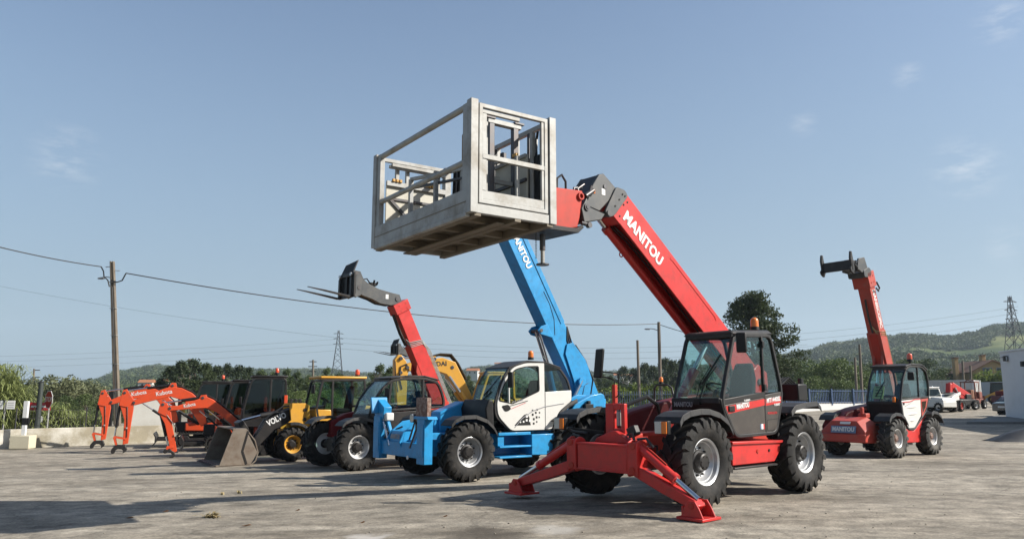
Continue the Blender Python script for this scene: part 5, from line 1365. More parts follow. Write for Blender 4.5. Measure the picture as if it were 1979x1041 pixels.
# right side, farther away: pale panel below, railing above
MB().b2((XB + .11, YR + .015, -.02), (XFc - .11, YR + .09, .12)).build('side_sill', GALV, W_, .006)
pn = MB().b2((XB + .12, YR + .05, .12), (XFc - .20, YR + .075, 1.06)).build('side_panel', KHAKI, W_, .004)
MB().b2((XB + .11, YR + .076, .99), (XFc - .19, YR + .12, 1.07)).build('panel_rail', GALV, pn, .004)
MB().b2((XB + .12, YR + .0765, .77), (XFc - .21, YR + .10, .81)).build('panel_rib', STEEL, pn, .003)
MB().bar((XFc - .25, YR + .09, .79), (XFc - .60, YR + .09, .48), .026, .05).build('panel_rib', STEEL, pn, .003)
for x in (XFc - .30, XFc - .88):
    for k in range(3): MB().box((x - k * .06, YR + .12, 1.085), (.045, .05, .05)).build('yellow_latch', YELD, pn, .008)
MB().b2((XB + .11, YR + .03, 1.38), (XFc - .12, YR + .08, 1.44)).build('side_rail', GALV, W_, .006)
MB().b2((XB + .11, YR + .10, 1.27), (XFc - .22, YR + .15, 1.32)).build('side_rail', GALV, W_, .006)
for x in (4.46, 4.28, 3.90, 3.72): MB().b2((x - .03, YR + .03, 1.07), (x + .03, YR + .08, 1.38)).build('rail_post', GALV, W_, .004)
# back side next to the boom
MB().b2((XB + .01, YR + .11, 0), (XB + .045, YL - .11, .30)).build('kick_plate', GALV, W_, .004)
MB().b2((XB + .03, YR + .08, ZT - .07), (XB + .09, YL - .08, ZT)).build('back_rail', GALV, W_, .006)
MB().b2((XB + .03, YR + .08, .70), (XB + .08, YL - .08, .76)).build('back_rail', GALV, W_, .006)
for y in (-1.45, -.95, -.45, .05, .42): MB().b2((XB + .03, y - .035, .3), (XB + .09, y + .035, ZT - .07)).build('back_post', GALV, W_, .004)
# pale folding panel leaning inside at the back
p2_ = MB().sheet([(3.78, -.15, .10), (3.78, .62, .10), (3.78, .62, .98), (3.78, -.15, .98)], .03).build('folding_panel', KHAKI, W_, .004)
MB().bar((3.80, -.15, .96), (3.80, .62, .96), .05, .05).build('panel_rail', GALV, p2_, .004)
MB().bar((3.80, -.15, .62), (3.80, .62, .62), .04, .05).build('panel_rail', STEEL, p2_, .004)
MB().box((3.83, .40, 1.01), (.05, .10, .05)).build('yellow_latch', YELD, p2_, .008)
# inner mast posts and stored railings
for x, y, h, w in ((4.17, .30, 1.44, .08), (3.77, .30, 1.44, .08), (4.45, -1.52, 1.02, .06), (4.3, -1.0, 1.05, .06), (4.1, -.55, 1.0, .06), (3.72, .66, 1.28, .06), (3.66, -.15, 1.22, .07), (3.62, .74, 1.3, .05)):
    MB().b2((x - w / 2, y - w / 2, .085), (x + w / 2, y + w / 2, h)).build('inner_upright', GALV if w < .07 else STEEL, W_, .004)
MB().bar((4.24, .30, 1.46), (3.68, .30, 1.46), .09, .07).build('upright_crosshead', GALV, W_, .008)
MB().bar((4.29, .30, 1.505), (4.12, .30, 1.505), .12, .03).build('crosshead_cap', STEEL, W_, .004)
MB().bar((3.64, .30, 1.505), (3.80, .30, 1.505), .12, .03).build('crosshead_cap', STEEL, W_, .004)
MB().bar((4.45, -1.52, 1.02), (4.1, -.5, 1.0), .05, .05).build('stored_rail', GALV, W_, .004)
MB().bar((4.45, -1.52, .88), (4.1, -.5, .86), .04, .04).build('stored_rail', STEEL, W_, .004)
MB().bar((4.1, -.55, 1.0), (3.9, .15, .98), .05, .05).build('stored_rail', GALV, W_, .004)
MB().bar((4.6, -1.9, ZT - .12), (3.75, -1.9, ZT - .12), .05, .05).build('stored_rail', GALV, W_, .004)
m = MB(); m.box((4.0, -.62, .95), (.10, .12, 1.25)); m.build('wood_block', pm('weathered_timber', (.28, .19, .11), .8, 0, .25, 6, (.10, .08, .06), .6, 4), W_, .006)
MB().box((4.0, -.52, 1.50), (.08, .05, .12)).build('yellow_latch', YELD, W_, .008)
for x, y, z0, z1, w in ((3.60, .42, .1, 1.36, .05), (3.66, .12, .1, 1.30, .05), (3.95, .62, .1, .92, .05), (4.45, .62, .1, 1.30, .04), (3.60, -.62, .1, 1.36, .06)):
    MB().b2((x - w / 2, y - w / 2, z0), (x + w / 2, y + w / 2, z1)).build('inner_upright', STEEL if x < 3.7 else GALV, W_, .004)
MB().b2((4.0, .02, .42), (4.35, .06, .58)).build('stored_plate', KHAKI, W_, .004)
MB().b2((3.85, .02, .70), (4.3, .05, .78)).build('stored_plate', KHAKI, W_, .004)
MB().bar((4.16, .30, .62), (3.77, .30, .62), .05, .06).build('stored_rail', GALV, W_, .004)
# black ribbed control box
cb_ = MB().loft([[(3.70, -1.15, .35), (3.95, -1.15, .35), (3.95, -.35, .35), (3.70, -.35, .35)], [(3.62, -1.15, 1.14), (3.92, -1.15, 1.10), (3.92, -.35, 1.30), (3.62, -.35, 1.34)]]).build('control_box', CHAR, W_, .015)
for k in range(7): MB().bar((3.955, -1.1 + k * .115, .4), (3.925, -1.1 + k * .115, 1.12 + k * .025), .02, .03, (1, 0, 0)).build('box_rib', STEEL, cb_)
MB().b2((3.55, .55, .10), (3.72, .80, .95)).build('control_panel', BLACK, W_, .02)
MB().tube([(3.66, .7, 1.3), (3.62, .62, 1.22), (3.66, .66, 1.05), (3.7, .72, .9)], .02, 6).build('control_cable', HOSE, W_)
m = MB()
for k in range(16): m.box((4.22, .25, 1.38 - k * .045), (.012, .03 if k % 2 else .012, .032))
stuff(m.build('hanging_chain', STEEL, W_))

# ------------------------------------------------------------------ blue telehandler
Bt = mroot('telehandler', 'bright blue telehandler with white door and steep blue boom', 'telehandler', -.345, 16.70, 35.4, scale=.922, z=-.11)
kitb = wheel_kit(.62, .42, .30, SILVER, RUBBER, CHAR, 19)
four_wheels(kitb, Bt, 2.85, .99, (.4, .1, .2, .8))
MB().b2((-2.4, -.45, .50), (1.9, .20, .98)).build('chassis', BLUE, Bt, .02)
for x in (-1.42, 1.42):
    m = MB(); m.cyl((x, -.8, .62), (x, .8, .62), .11, n=12); m.box((x, -.1, .62), (.4, .5, .34))
    m.build('axle', CHAR, Bt, .01)
tk = MB().prism([(-.26, .93), (-1.06, .93), (-1.07, .56), (-.90, .46), (-.26, .48)], 'y', .3, 1.04).build('fuel_tank', BLUE, Bt, .015)
MB().cyl((-.80, 1.04, .77), (-.80, 1.05, .77), .035, n=14).build('tank_cap', BLACK, tk)
st_ = MB(); st_.b2((-.25, .4, .92), (.62, 1.02, .985)); st_.b2((-.25, .4, .44), (.62, 1.06, .48)); st_.b2((-.25, .42, .66), (.60, 1.04, .70)); st_.b2((-.25, .4, .48), (.60, .6, .92)); st_.b2((.45, .42, .7), (.62, .98, .92))
st_.build('side_steps', BLUE, Bt, .01)
y0, y1 = .10, 1.0
outer = [(.30, 1.0), (.70, 1.32), (.73, 1.62), (.58, 2.05), (.34, 2.40), (-.15, 2.555), (-.68, 2.545), (-1.12, 2.42), (-1.36, 2.15), (-1.47, 1.84), (-1.45, 1.64), (-1.05, 1.42), (-.89, 1.0)]
ro_ = rpoly(outer, .10, 3); ri_ = rpoly(inset(outer, .05), .08, 3)
cf = MB().ring(ro_, ri_, 'y', y1 - .04, y1 + .01).ring(ro_, ri_, 'y', y0, y0 + .04)
for q in ((.32, 2.37), (.70, 1.60), (-1.10, 2.38), (-1.43, 1.75)): cf.bar((q[0], y0 + .02, q[1]), (q[0], y1 - .02, q[1]), .06, .06)
cf.build('cab_frame', FENDER, Bt, .008)
skin([(.36, 2.40), (-.15, 2.56), (-.68, 2.55), (-1.14, 2.43)][::-1], 'y', y0 - .02, y1 + .02, -.03).build('cab_roof', FENDER, Bt, .008)
glass_path(Bt, [(.735, 1.62), (.60, 2.02), (.36, 2.38)], y0 + .03, y1 - .02)
glass_path(Bt, [(-1.13, 2.40), (-1.36, 2.12), (-1.46, 1.85)], y0 + .03, y1 - .02, 'rear_window')
MB().prism(ri_, 'y', y0 + .015, y0 + .022).build('side_window', GLASS, Bt)
MB().prism([(.86, 1.70), (.74, 1.68), (.72, 1.0), (.50, 1.02), (.55, .95), (.90, 1.15), (.95, 1.5)], 'y', -.02, 1.0).build('front_cowl', BLACK, Bt, .03)
MB().prism([(1.50, 1.42), (.85, 1.66), (.80, 1.0), (1.50, .98)], 'y', -.40, .0).build('cowl_middle', BLUE, Bt, .03)
MB().b2((-.9, y0 + .03, 1.0), (.40, y1 - .06, 1.05)).build('cab_floor', BLACK, Bt)
MB().prism(inset([(.30, 1.0), (.68, 1.36), (.70, 1.55), (-1.40, 1.75), (-1.45, 1.64), (-1.05, 1.42), (-.89, 1.0)], .05), 'y', y0 + .03, y0 + .05).build('inner_side_panel', BLACK, Bt)
interior(Bt, -.45, .52, 1.03)
# white door with its own window openings
o_ = rpoly([(.29, 1.02), (.64, 1.34), (.67, 1.62), (.52, 2.08), (.24, 2.40), (-.12, 2.50), (-.63, 2.51), (-.645, 1.02)], [.1, .12, .08, .12, .12, .1, .02, .02], 3)
w_ = rpoly([(.26, 1.60), (.60, 1.66), (.63, 1.70), (.47, 2.06), (.19, 2.36), (-.12, 2.425), (-.47, 2.44), (-.49, 1.88)], [.02, .02, .03, .1, .1, .08, .05, .05], 3)
dr = MB().ring(o_, w_, 'y', y1 - .01, y1 + .03).build('door', WHITE, Bt, .008)
MB().prism(w_, 'y', y1 - .0, y1 + .008).build('door_window', GLASS, dr)
MB().bar((.345, y1 + .018, 1.62), (.36, y1 + .018, 2.22), .03, .045, (0, 1, 0)).build('window_post', WHITE, dr, .006)
MB().ring(inset(w_, -.008), inset(w_, .018), 'y', y1 + .022, y1 + .034).build('window_seal', BLACK, dr)
rpnl = MB().prism(rpoly([(-.66, 1.86), (-1.43, 1.90), (-1.43, 1.66), (-1.03, 1.40), (-.87, 1.03), (-.66, 1.03)], [.01, .03, .05, .12, .1, .01], 3), 'y', y1 - .01, y1 + .028).build('rear_side_panel', WHITE, Bt, .008)
MB().prism(rpoly([(-.66, 2.50), (-.96, 2.44), (-1.18, 2.28), (-1.33, 2.02), (-1.38, 1.90), (-.66, 1.87)], [.02, .08, .1, .1, .04, .02], 3), 'y', y1 - .0, y1 + .012).build('quarter_window', GLASSD, Bt)
MB().tube([(.20, y1 + .032, 1.09), (.0, y1 + .033, 1.28), (-.3, y1 + .033, 1.44), (-.63, y1 + .033, 1.53), (-.95, y1 + .031, 1.57), (-1.2, y1 + .031, 1.60)], .010, 5).build('door_crease', LETG, dr)
MB().prism(rpoly([(.55, 1.56), (.38, 1.59), (.30, 1.50), (.36, 1.45), (.46, 1.44)], .03, 2), 'y', y1 + .03, y1 + .045).build('door_handle', BLACK, dr, .006)
MB().bar((.33, y1 + .033, 1.555), (-.16, y1 + .033, 1.665), .006, .014).build('black_stripe', BLACK, dr)
MB().bar((.30, y1 + .033, 1.49), (-.10, y1 + .033, 1.625), .006, .010).build('red_stripe', LETR, dr)
text('MT 1436', dr, .06, LETG, (.28, y1 + .034, 1.625), (-1, 0, .22), (.22, 0, 1), bold=0, fit=.30, shear=.2)
rs = random.Random(4)
MB().prism([(.21, 1.13), (.12, 1.215), (-.06, 1.36), (-.14, 1.38), (-.20, 1.30), (-.24, 1.13)], 'y', y1 + .0302, y1 + .0335).build('pixel_patch', BLACK, dr)
for (a_, b_, w2) in ((-.19, 1.23, .055), (-.10, 1.24, .05), (-.02, 1.21, .04), (-.10, 1.33, .06), (.06, 1.20, .03), (-.17, 1.37, .045)): MB().b2((a_, y1 + .0337, b_ - w2 / 2), (a_ - w2, y1 + .0362, b_ + w2 / 2)).build('white_pixel', LETW, dr)
for (a_, b_, w2) in ((-.27, 1.36, .05), (-.36, 1.40, .045), (-.30, 1.26, .05), (-.38, 1.30, .05), (-.30, 1.165, .045), (-.39, 1.20, .035), (-.27, 1.45, .04), (-.46, 1.30, .035), (-.40, 1.47, .04), (-.47, 1.40, .035)): MB().b2((a_, y1 + .0302, b_ - w2 / 2), (a_ - w2, y1 + .0335, b_ + w2 / 2)).build('black_pixel', BLACK, dr)
m = MB(); m.tube([(.76, .60, 1.62), (.68, .68, 1.85), (.55, .82, 2.1)], .010, 5); m.tube([(.78, .42, 1.60), (.72, .60, 1.72), (.66, .8, 1.86)], .014, 5); m.bar((.70, .55, 1.78), (.46, .88, 2.22), .015, .03); m.build('wiper', BLACK, Bt)
beacon(Bt, -.42, .80, 2.59, AMBER, 1.15)
mirror(Bt, (.40, 1.16, 2.12), [(.36, .98, 2.38), (.40, 1.1, 2.40), (.40, 1.16, 2.24)], .12, .34, .09, .5)
fender(Bt, [(1.90, 1.17), (1.80, 1.28), (1.60, 1.35), (1.30, 1.355), (1.02, 1.26), (.85, 1.12), (.76, .98)], .72, 1.18, BLACK)
fender(Bt, [(1.90, 1.17), (1.80, 1.28), (1.60, 1.35), (1.30, 1.355), (1.02, 1.26), (.85, 1.12), (.76, .98)], -1.18, -.72, BLACK)
fender(Bt, [(-.86, 1.02), (-.95, 1.22), (-1.12, 1.40), (-1.34, 1.56), (-1.60, 1.66)], .66, 1.04, FENDER, .05, .02)
rb = MB().prism(rpoly([(-1.25, 1.15), (-1.60, 1.60), (-2.08, 1.79), (-2.42, 1.84), (-2.52, 1.78), (-2.50, 1.38), (-2.1, 1.25), (-2.0, .8), (-1.3, .8)], .05, 2), 'y', .80, .98).build('rear_side_cover', BLUE, Bt, .02)
for y in (-.62, .12): MB().prism(rpoly([(-1.4, .9), (-1.75, 1.55), (-2.35, 1.80), (-2.75, 1.78), (-2.85, 1.6), (-2.8, .7), (-1.6, .6)], .05, 2), 'y', y - .03, y + .03).build('boom_tower_plate', BLUE, Bt, .012)
MB().prism([(-1.9, 1.0), (-2.45, 1.72), (-2.72, 1.70), (-2.72, .75), (-1.9, .7)], 'y', .18, .80).build('rear_body', BLUE, Bt, .02)
bx2 = MB().b2((-2.05, .985, 1.40), (-1.80, 1.10, 1.58)).b2((-1.98, 1.0, 1.58), (-1.90, 1.08, 1.66)).build('rear_valve_box', BLACK, Bt, .01)
MB().cyl((-2.25, .99, 1.46), (-2.25, 1.14, 1.46), .07, n=14).build('rear_work_lamp', BLACK, Bt, .01)
fender(Bt, [(-.80, 1.22), (-.95, 1.30), (-1.42, 1.36), (-1.85, 1.30), (-2.0, 1.2)], .70, 1.20, BLACK)
hd = []
for x, zt in ((-2.3, 1.62), (-1.0, 1.58), (0, 1.50), (1.0, 1.40)): hd.append([(x, -1.12, .8), (x, -1.14, zt - .2), (x, -1.04, zt - .03), (x, -.85, zt), (x, -.66, zt - .01), (x, -.62, .8)])
MB().loft(hd).build('engine_hood', BLUE, Bt, .03, 60)
# boom
EB2 = radians(60.0); SB2 = (-2.42, 0, 2.05)
def bboom(mb, name, mat, bevel=.006, smooth=35): return boom(mb, name, mat, bevel, Bt, smooth, SB2, EB2)
b = MB(); b.b2((-.35, -.52, 0), (4.25, -.10, .555)); bboom(b, 'outer_boom', BLUE, .012)
bboom(MB().b2((1.5, -.101, .435), (4.2, -.085, .565)), 'boom_top_flange', BLUE, .006)
bboom(MB().b2((4.25, -.48, .06), (4.42, -.14, .5)), 'inner_boom', BLUE, .006)
bboom(MB().b2((4.42, -.5, .0), (4.75, -.12, .46)), 'boom_head', HEADGREY, .02)
m = MB(); m.tube([(1.35, -.096, .12), (1.7, -.096, .30), (2.1, -.096, .37), (2.45, -.096, .36)], .007, 5); m.bar((2.62, -.097, .43), (3.3, -.097, .44), .006, .012); bboom(m, 'weld_seam', CHAR, 0)
m = MB()
for u, v in ((1.75, .57), (2.75, .57), (3.25, .57)): m.tube([Vector((u + .035 * cos(t), -.14, v + .035 * sin(t))) for t in [2 * pi * k / 10 for k in range(11)]], .01, 5)
bboom(m, 'lifting_eyes', BLUE, 0)
for u in (2.42, 1.15): bboom(MB().b2((u, -.095, -.02), (u + .12, -.07, .06)), 'side_pad', BLUE, .01)
m = MB()
for k in range(3): m.tube([(-.3, -.11 + .02 * k, .50 + .02 * k), (.4, -.09, .52 + .02 * k), (.75, -.085, .36 + .05 * k), (1.05, -.09, .40 + .06 * k), (1.35, -.1, .58)], .017, 6)
m.tube([(-.55, -.06, .30), (-.2, -.05, .62), (.4, -.1, .66), (.9, -.2, .60)], .02, 6); m.tube([(-.2, -.08, .60), (.3, -.1, .68), (.8, -.15, .63)], .02, 6)
bboom(m, 'boom_hoses', HOSE, 0)
bboom(MB().prism([(-1.0, -.28), (-.55, -.12), (.1, .05), (.80, .15), (.98, .33), (.92, .52), (.35, .66), (-.30, .62), (-.75, .58), (-1.02, .30)], 'y', -.09, -.055).prism([(-1.0, -.28), (-.55, -.12), (.1, .05), (.80, .15), (.98, .33), (.92, .52), (.35, .66), (-.30, .62), (-.75, .58), (-1.02, .30)], 'y', -.565, -.53), 'boom_root_plate', BLUE, .01)
bboom(MB().tube([(-.35, -.05, .12), (-.18, -.05, .30), (-.20, -.05, .42)], .009, 5), 'weld_seam', CHAR, 0)
MB().cyl((-2.52, -.66, 1.70), (-2.52, -.0, 1.70), .06, n=16).build('pivot_pin', STEEL, Bt)
cl_ = MB()
for y in (-.52, -.14): cl_.prism([(-1.62, 3.54), (-1.42, 3.48), (-1.32, 3.37), (-1.40, 3.28), (-1.80, 3.2)], 'y', y, y + .05)
cl_.build('cylinder_clevis', BLUE, Bt, .01)
MB().cyl((-1.41, -.54, 3.37), (-1.41, -.07, 3.37), .045, n=14).build('clevis_pin', STEEL, Bt)
MB().cyl((-1.41, -.30, 3.37), (-1.78, -.30, 2.45), .048, n=14).cyl((-1.41, -.17, 3.36), (-1.74, -.17, 2.45), .026, n=12).build('lift_rod', CHROME, Bt)
MB().cyl((-1.77, -.30, 2.48), (-2.1, -.30, 1.3), .085, n=16).build('lift_cylinder', BLUE, Bt)
MB().cyl((-2.35, .02, 1.72), (-2.62, .02, 2.15), .035, n=12).build('compensation_rod', CHROME, Bt)
MB().cyl((-2.62, -.02, 2.12), (-2.62, .05, 2.12), .11, n=16).build('hose_guide', BLUE, Bt, .006)
bx3 = Matrix.Rotation(-EB2, 3, 'Y') @ Vector((1, 0, 0)); bz3 = Matrix.Rotation(-EB2, 3, 'Y') @ Vector((0, 0, 1))
text('MANITOU', Bt, .24, LETW, onboom(4.18, -.090, .25, SB2, EB2), -bx3, bz3, 'boom_lettering', bold=.035, fit=1.02)
# raised stabilisers at the front
XS = 2.40
MB().b2((XS - .16, -1.25, .50), (XS, 1.0, .80)).build('stabiliser_beam', BLUE, Bt, .012)
MB().b2((1.7, -.4, .5), (XS - .15, .3, .85)).build('nose_frame', BLUE, Bt, .012)
gs = MB()
for y in (-.72, -.10): gs.prism([(XS - .02, .62), (XS + .05, .80), (XS - .05, 1.0), (XS - .35, 1.22), (XS - .9, 1.28), (XS - .9, .7)], 'y', y, y + .035)
gs.build('nose_gusset', BLUE, Bt, .01)
MB().prism([(XS - .02, .80), (XS - .08, 1.02), (XS - .30, 1.06), (XS - .25, .80)], 'y', -.70, -.06).build('nose_panel', BLUE, Bt, .012)
text('MANITOU', Bt, .14, LETG, (XS - .02, -.62, .90), (0, 1, 0), (-.25, 0, 1), bold=.035, fit=.42)
for sgn, y in ((1, .88), (-1, -1.17)):
    lg = MB().b2((XS - .14, y - .16, .40), (XS + .06, y + .16, 1.32)).build('raised_leg', BLUE, Bt, .012)
    MB().b2((XS + .06, y - .13, .55), (XS + .075, y + .13, 1.2)).build('leg_face', BLUE, lg, .004)
    if sgn > 0:
        MB().box((XS + .02, y + .04, 1.53), (.10, .46, .42)).build('foot_sole', RUSTP, lg, .012)
        MB().prism([(y - .3, 1.30), (y + .35, 1.30), (y + .30, 1.36), (y - .25, 1.36)], 'x', XS - .15, XS + .08).build('foot_hinge', BLUE, lg, .01)
    else:
        ft = MB(); ft.box((XS - .02, y - .06, 1.56), (.40, .06, .36), Matrix.Rotation(.25, 3, 'X')); ft.prism([(y - .20, 1.28), (y + .22, 1.26), (y + .26, 1.52), (y - .12, 1.72), (y - .22, 1.66)], 'x', XS - .18, XS + .02)
        ft.build('raised_foot', BLUE, lg, .012)
    m = MB().bar((XS - .1, y - sgn * .20, 1.26), (XS - .1, y - sgn * .52, .80), .07, .07).build('leg_brace', BLUE, lg, .006)
    MB().cyl((XS + .0, y - sgn * .22, 1.2), (XS + .0, y - sgn * .55, .7), .022, n=10).build('leg_rod', CHROME if sgn < 0 else STEEL, lg)
for y in (-.98, .36):
    hb = MB().b2((XS - .22, y - .12, 1.22), (XS - .02, y + .12, 1.40)).build('headlight', BLACK if y > 0 else WHITE, Bt, .03)
    MB().cyl((XS - .03, y, 1.31), (XS - .005, y, 1.31), .085, n=18).build('headlight_lens', LENS, hb, .004)
    MB().bar((XS - .12, y, .8), (XS - .12, y, 1.22), .03, .03).build('light_post', BLACK, hb)
MB().tube([(XS - .3, -.6, 1.1), (XS - .1, -.75, 1.0), (XS, -.9, .85)], .02, 6).tube([(XS - .4, .1, 1.2), (XS - .2, .2, 1.3), (XS - .1, .1, .85)], .02, 6).build('front_hoses', HOSE, Bt)
MB().cyl((XS + .005, .25, .50), (XS + .02, .25, .50), .04, n=12).build('tow_pin', LETW, Bt)

# ------------------------------------------------------------------ dark-cab red telehandler with forks
def make_fork_telehandler(label, x, y, a, sc, z, group=None):
    D = mroot('telehandler', label, 'telehandler', x, y, a, scale=sc, z=z, group=group)
    kd = wheel_kit(.62, .44, .29, WRIM, RUBBER, CHAR, 19)
    four_wheels(kd, D, 2.8, .99, (.2, .5, .7, .1))
    MB().b2((-2.3, -.45, .50), (1.2, .2, .98)).build('chassis', REDM, D, .02)
    for x_ in (-1.4, 1.4):
        m = MB(); m.cyl((x_, -.8, .62), (x_, .8, .62), .11, n=12); m.box((x_, -.1, .62), (.4, .5, .34))
        m.build('axle', CHAR, D, .01)
    MB().prism([(1.45, .55), (1.42, .75), (1.3, .86), (1.0, .9), (1.0, .55)], 'y', -.42, .22).build('nose_frame', REDO, D, .02)
    MB().b2((-.9, .4, .5), (.55, 1.0, .9)).build('step_box', REDM, D, .015)
    y0, y1 = .08, 1.0
    o = [(.30, .95), (.80, 1.25), (1.08, 1.42), (.95, 1.80), (.70, 2.14), (.42, 2.37), (.0, 2.43), (-.62, 2.44), (-1.08, 2.34), (-1.24, 2.08), (-1.34, 1.76), (-1.28, 1.5), (-.9, 1.0)]
    ro = rpoly(o, .12, 3); ri = rpoly(inset(o, .07), .09, 3)
    cf = MB().ring(ro, ri, 'y', y1 - .05, y1 + .012).ring(ro, ri, 'y', y0, y0 + .05)
    for q in ((.42, 2.34), (1.03, 1.42), (-1.06, 2.31), (-1.30, 1.66)): cf.bar((q[0], y0 + .02, q[1]), (q[0], y1 - .02, q[1]), .07, .07)
    cf.bar((.50, y1 - .015, 1.45), (.40, y1 - .015, 2.36), .05, .07, (1, 0, 0)); cf.bar((-.61, y1 - .015, 1.4), (-.60, y1 - .015, 2.41), .05, .07, (1, 0, 0))
    cf.bar((.95, y1 - .015, 1.52), (-1.28, y1 - .015, 1.62), .05, .06)
    cf.build('cab_frame', CHAR, D, .01)
    skin([(-1.10, 2.35), (-.62, 2.45), (.0, 2.44), (.44, 2.38)], 'y', y0 - .02, y1 + .02, .04).build('cab_roof', CHAR, D, .01)
    glass_path(D, [(1.04, 1.46), (.92, 1.80), (.68, 2.12), (.44, 2.34)], y0 + .03, y1 - .02)
    glass_path(D, [(-1.08, 2.32), (-1.22, 2.06), (-1.32, 1.7)], y0 + .03, y1 - .02, 'rear_window')
    MB().prism(ri, 'y', y0 + .018, y0 + .025).build('side_window', GLASS, D)
    ap = [(.92, 1.58), (.80, 1.86), (.62, 2.12), (.40, 2.33), (.0, 2.37), (-.6, 2.37), (-1.05, 2.28), (-1.19, 2.05), (-1.27, 1.76), (-1.24, 1.66)]
    MB().prism(ap, 'y', y1 - .03, y1 - .022).build('door_window', GLASS, D)
    MB().prism(inset([(.30, .95), (.80, 1.25), (1.02, 1.5), (-1.30, 1.6), (-1.25, 1.45), (-.9, 1.0)], .04), 'y', y1 - .04, y1 - .005).build('door', CHAR, D, .008)
    MB().prism(inset([(.30, .95), (.80, 1.25), (1.02, 1.45), (-1.30, 1.55), (-1.25, 1.45), (-.9, 1.0)], .04), 'y', y0 + .03, y0 + .05).build('inner_side_panel', BLACK, D)
    MB().b2((-.9, y0 + .03, .95), (.45, y1 - .06, 1.0)).build('cab_floor', BLACK, D)
    MB().prism([(1.08, 1.44), (.98, 1.44), (.72, 1.2), (.45, .95), (.60, .92), (1.1, 1.1)], 'y', y0, y1).build('front_panel', BLACK, D, .02)
    interior(D, -.45, .52, .97)
    mirror(D, (.62, 1.15, 2.0), [(.5, 1.0, 2.25), (.58, 1.1, 2.28), (.62, 1.15, 2.1)], .12, .26, .07, .5)
    fp = [(1.90, 1.17), (1.80, 1.27), (1.60, 1.35), (1.35, 1.37), (1.05, 1.29), (.86, 1.15), (.78, .98)]
    fender(D, fp, .72, 1.2); fender(D, fp, -1.2, -.72)
    hd = []
    for x_, zt in ((-2.2, 1.70), (-1.0, 1.66), (0, 1.58), (.9, 1.44), (1.35, 1.24)): hd.append([(x_, -1.12, .8), (x_, -1.14, zt - .2), (x_, -1.04, zt - .03), (x_, -.85, zt), (x_, -.66, zt - .01), (x_, -.62, .8)])
    MB().loft(hd).build('engine_hood', MAROON, D, .03, 60)
    for y in (-.56, -.0): MB().prism([(-1.3, .95), (-1.5, 1.75), (-1.75, 1.9), (-2.1, 1.75), (-2.3, .7), (-1.4, .6)], 'y', y - .03, y + .03).build('boom_tower_plate', REDM, D, .012)
    MB().b2((-2.35, .1, .8), (-1.5, .9, 1.55)).build('rear_cover', REDM, D, .04)
    E_ = radians(63.3); S_ = (-1.73, 0, 1.52)
    def fb(mb, name, mat, bevel=.006, smooth=35): return boom(mb, name, mat, bevel, D, smooth, S_, E_)
    fb(MB().b2((-.15, -.45, 0), (2.05, -.10, .47)), 'outer_boom', RED, .01)
    fb(MB().b2((2.05, -.425, .03), (3.12, -.115, .445)), 'inner_boom', RED, .008)
    fb(MB().b2((3.06, -.47, -.03), (3.37, -.07, .50)), 'boom_cap', RED, .012)
    m = MB(); [m.cyl((u, -.075, v), (u, -.06, v), .022, n=8) for u, v in ((3.12, .15), (3.12, .38), (3.28, .15), (3.28, .38))]; fb(m, 'cap_bolts', REDM, 0)
    m = MB()
    for k in range(4): m.tube([(-.2, -.12, .50 + .03 * k), (1.65, -.12, .50 + .03 * k), (1.95 + .04 * k, -.085, .44), (2.02 + .05 * k, -.085, .02), (2.15 + .05 * k, -.14, -.03)], .011, 6)
    fb(m, 'boom_pipes', GALV, 0)
    m = MB()
    for k in range(3): m.tube([(2.1, -.2 - .06 * k, -.04), (2.5, -.2 - .06 * k, -.07), (3.1, -.22 - .05 * k, -.04)], .02, 6)
    fb(m, 'boom_hoses', HOSE, 0)
    cl_ = MB(); cl_.prism([(.95, .06), (1.6, .06), (1.3, -.13), (1.1, -.13)], 'y', -.16, -.11); cl_.prism([(.95, .06), (1.6, .06), (1.3, -.13), (1.1, -.13)], 'y', -.44, -.39); fb(cl_, 'cylinder_clevis', REDM, .008)
    MB().cyl((-1.02, -.27, 2.50), (-1.20, -.27, 1.9), .045, n=12).build('lift_rod', CHROME, D)
    MB().cyl((-1.18, -.27, 1.95), (-1.35, -.27, 1.0), .08, n=14).build('lift_cylinder', REDM, D)
    am = MB()
    pa_ = [(-.51, 4.60), (-.40, 4.86), (-.16, 4.89), (.29, 4.97), (.62, 5.10), (.80, 5.22), (.92, 4.80), (.80, 4.74), (.49, 4.66), (.22, 4.55), (-.13, 4.52)]
    for y in (-.14, -.46): am.prism(pa_, 'y', y, y + .05)
    am.prism(inset(pa_, .03), 'y', -.41, -.14)
    gn = am.build('goose_neck', HEADGREY, D, .008)
    m = MB(); m.cyl((-.33, -.48, 4.72), (-.33, -.07, 4.72), .07, n=14); m.cyl((.92, -.5, 4.95), (.92, -.05, 4.95), .06, n=14); m.cyl((1.02, -.5, 5.35), (1.02, -.05, 5.35), .05, n=14); m.build('neck_pins', STEEL, gn, .004)
    MB().b2((-.03, -.088, 4.70), (.06, -.085, 4.83)).build('neck_sticker', LETW, gn)
    m = MB(); m.box((.42, -.25, 5.10), (.18, .2, .10)); m.cyl((.36, -.1, 5.08), (.36, -.04, 5.16), .03, n=8); m.cyl((.46, -.1, 5.1), (.46, -.04, 5.2), .03, n=8); m.tube([(.5, -.2, 5.1), (.65, -.15, 5.24), (.8, -.1, 5.2)], .02, 6); m.build('valve_block', BLACK, gn, .006)
    cp = [(.80, 5.22), (.90, 5.42), (1.10, 5.44), (1.14, 5.2), (1.14, 4.74), (1.02, 4.66), (.86, 4.74)]
    cm = MB()
    for y in (-.12, -.56): cm.prism(cp, 'y', y, y + .06)
    cm.prism(inset(cp, .06), 'y', -.50, -.12)
    ca = cm.build('fork_carriage', HEADGREY, D, .01)
    fm = MB(); fz0, fz1 = 4.66, 5.34
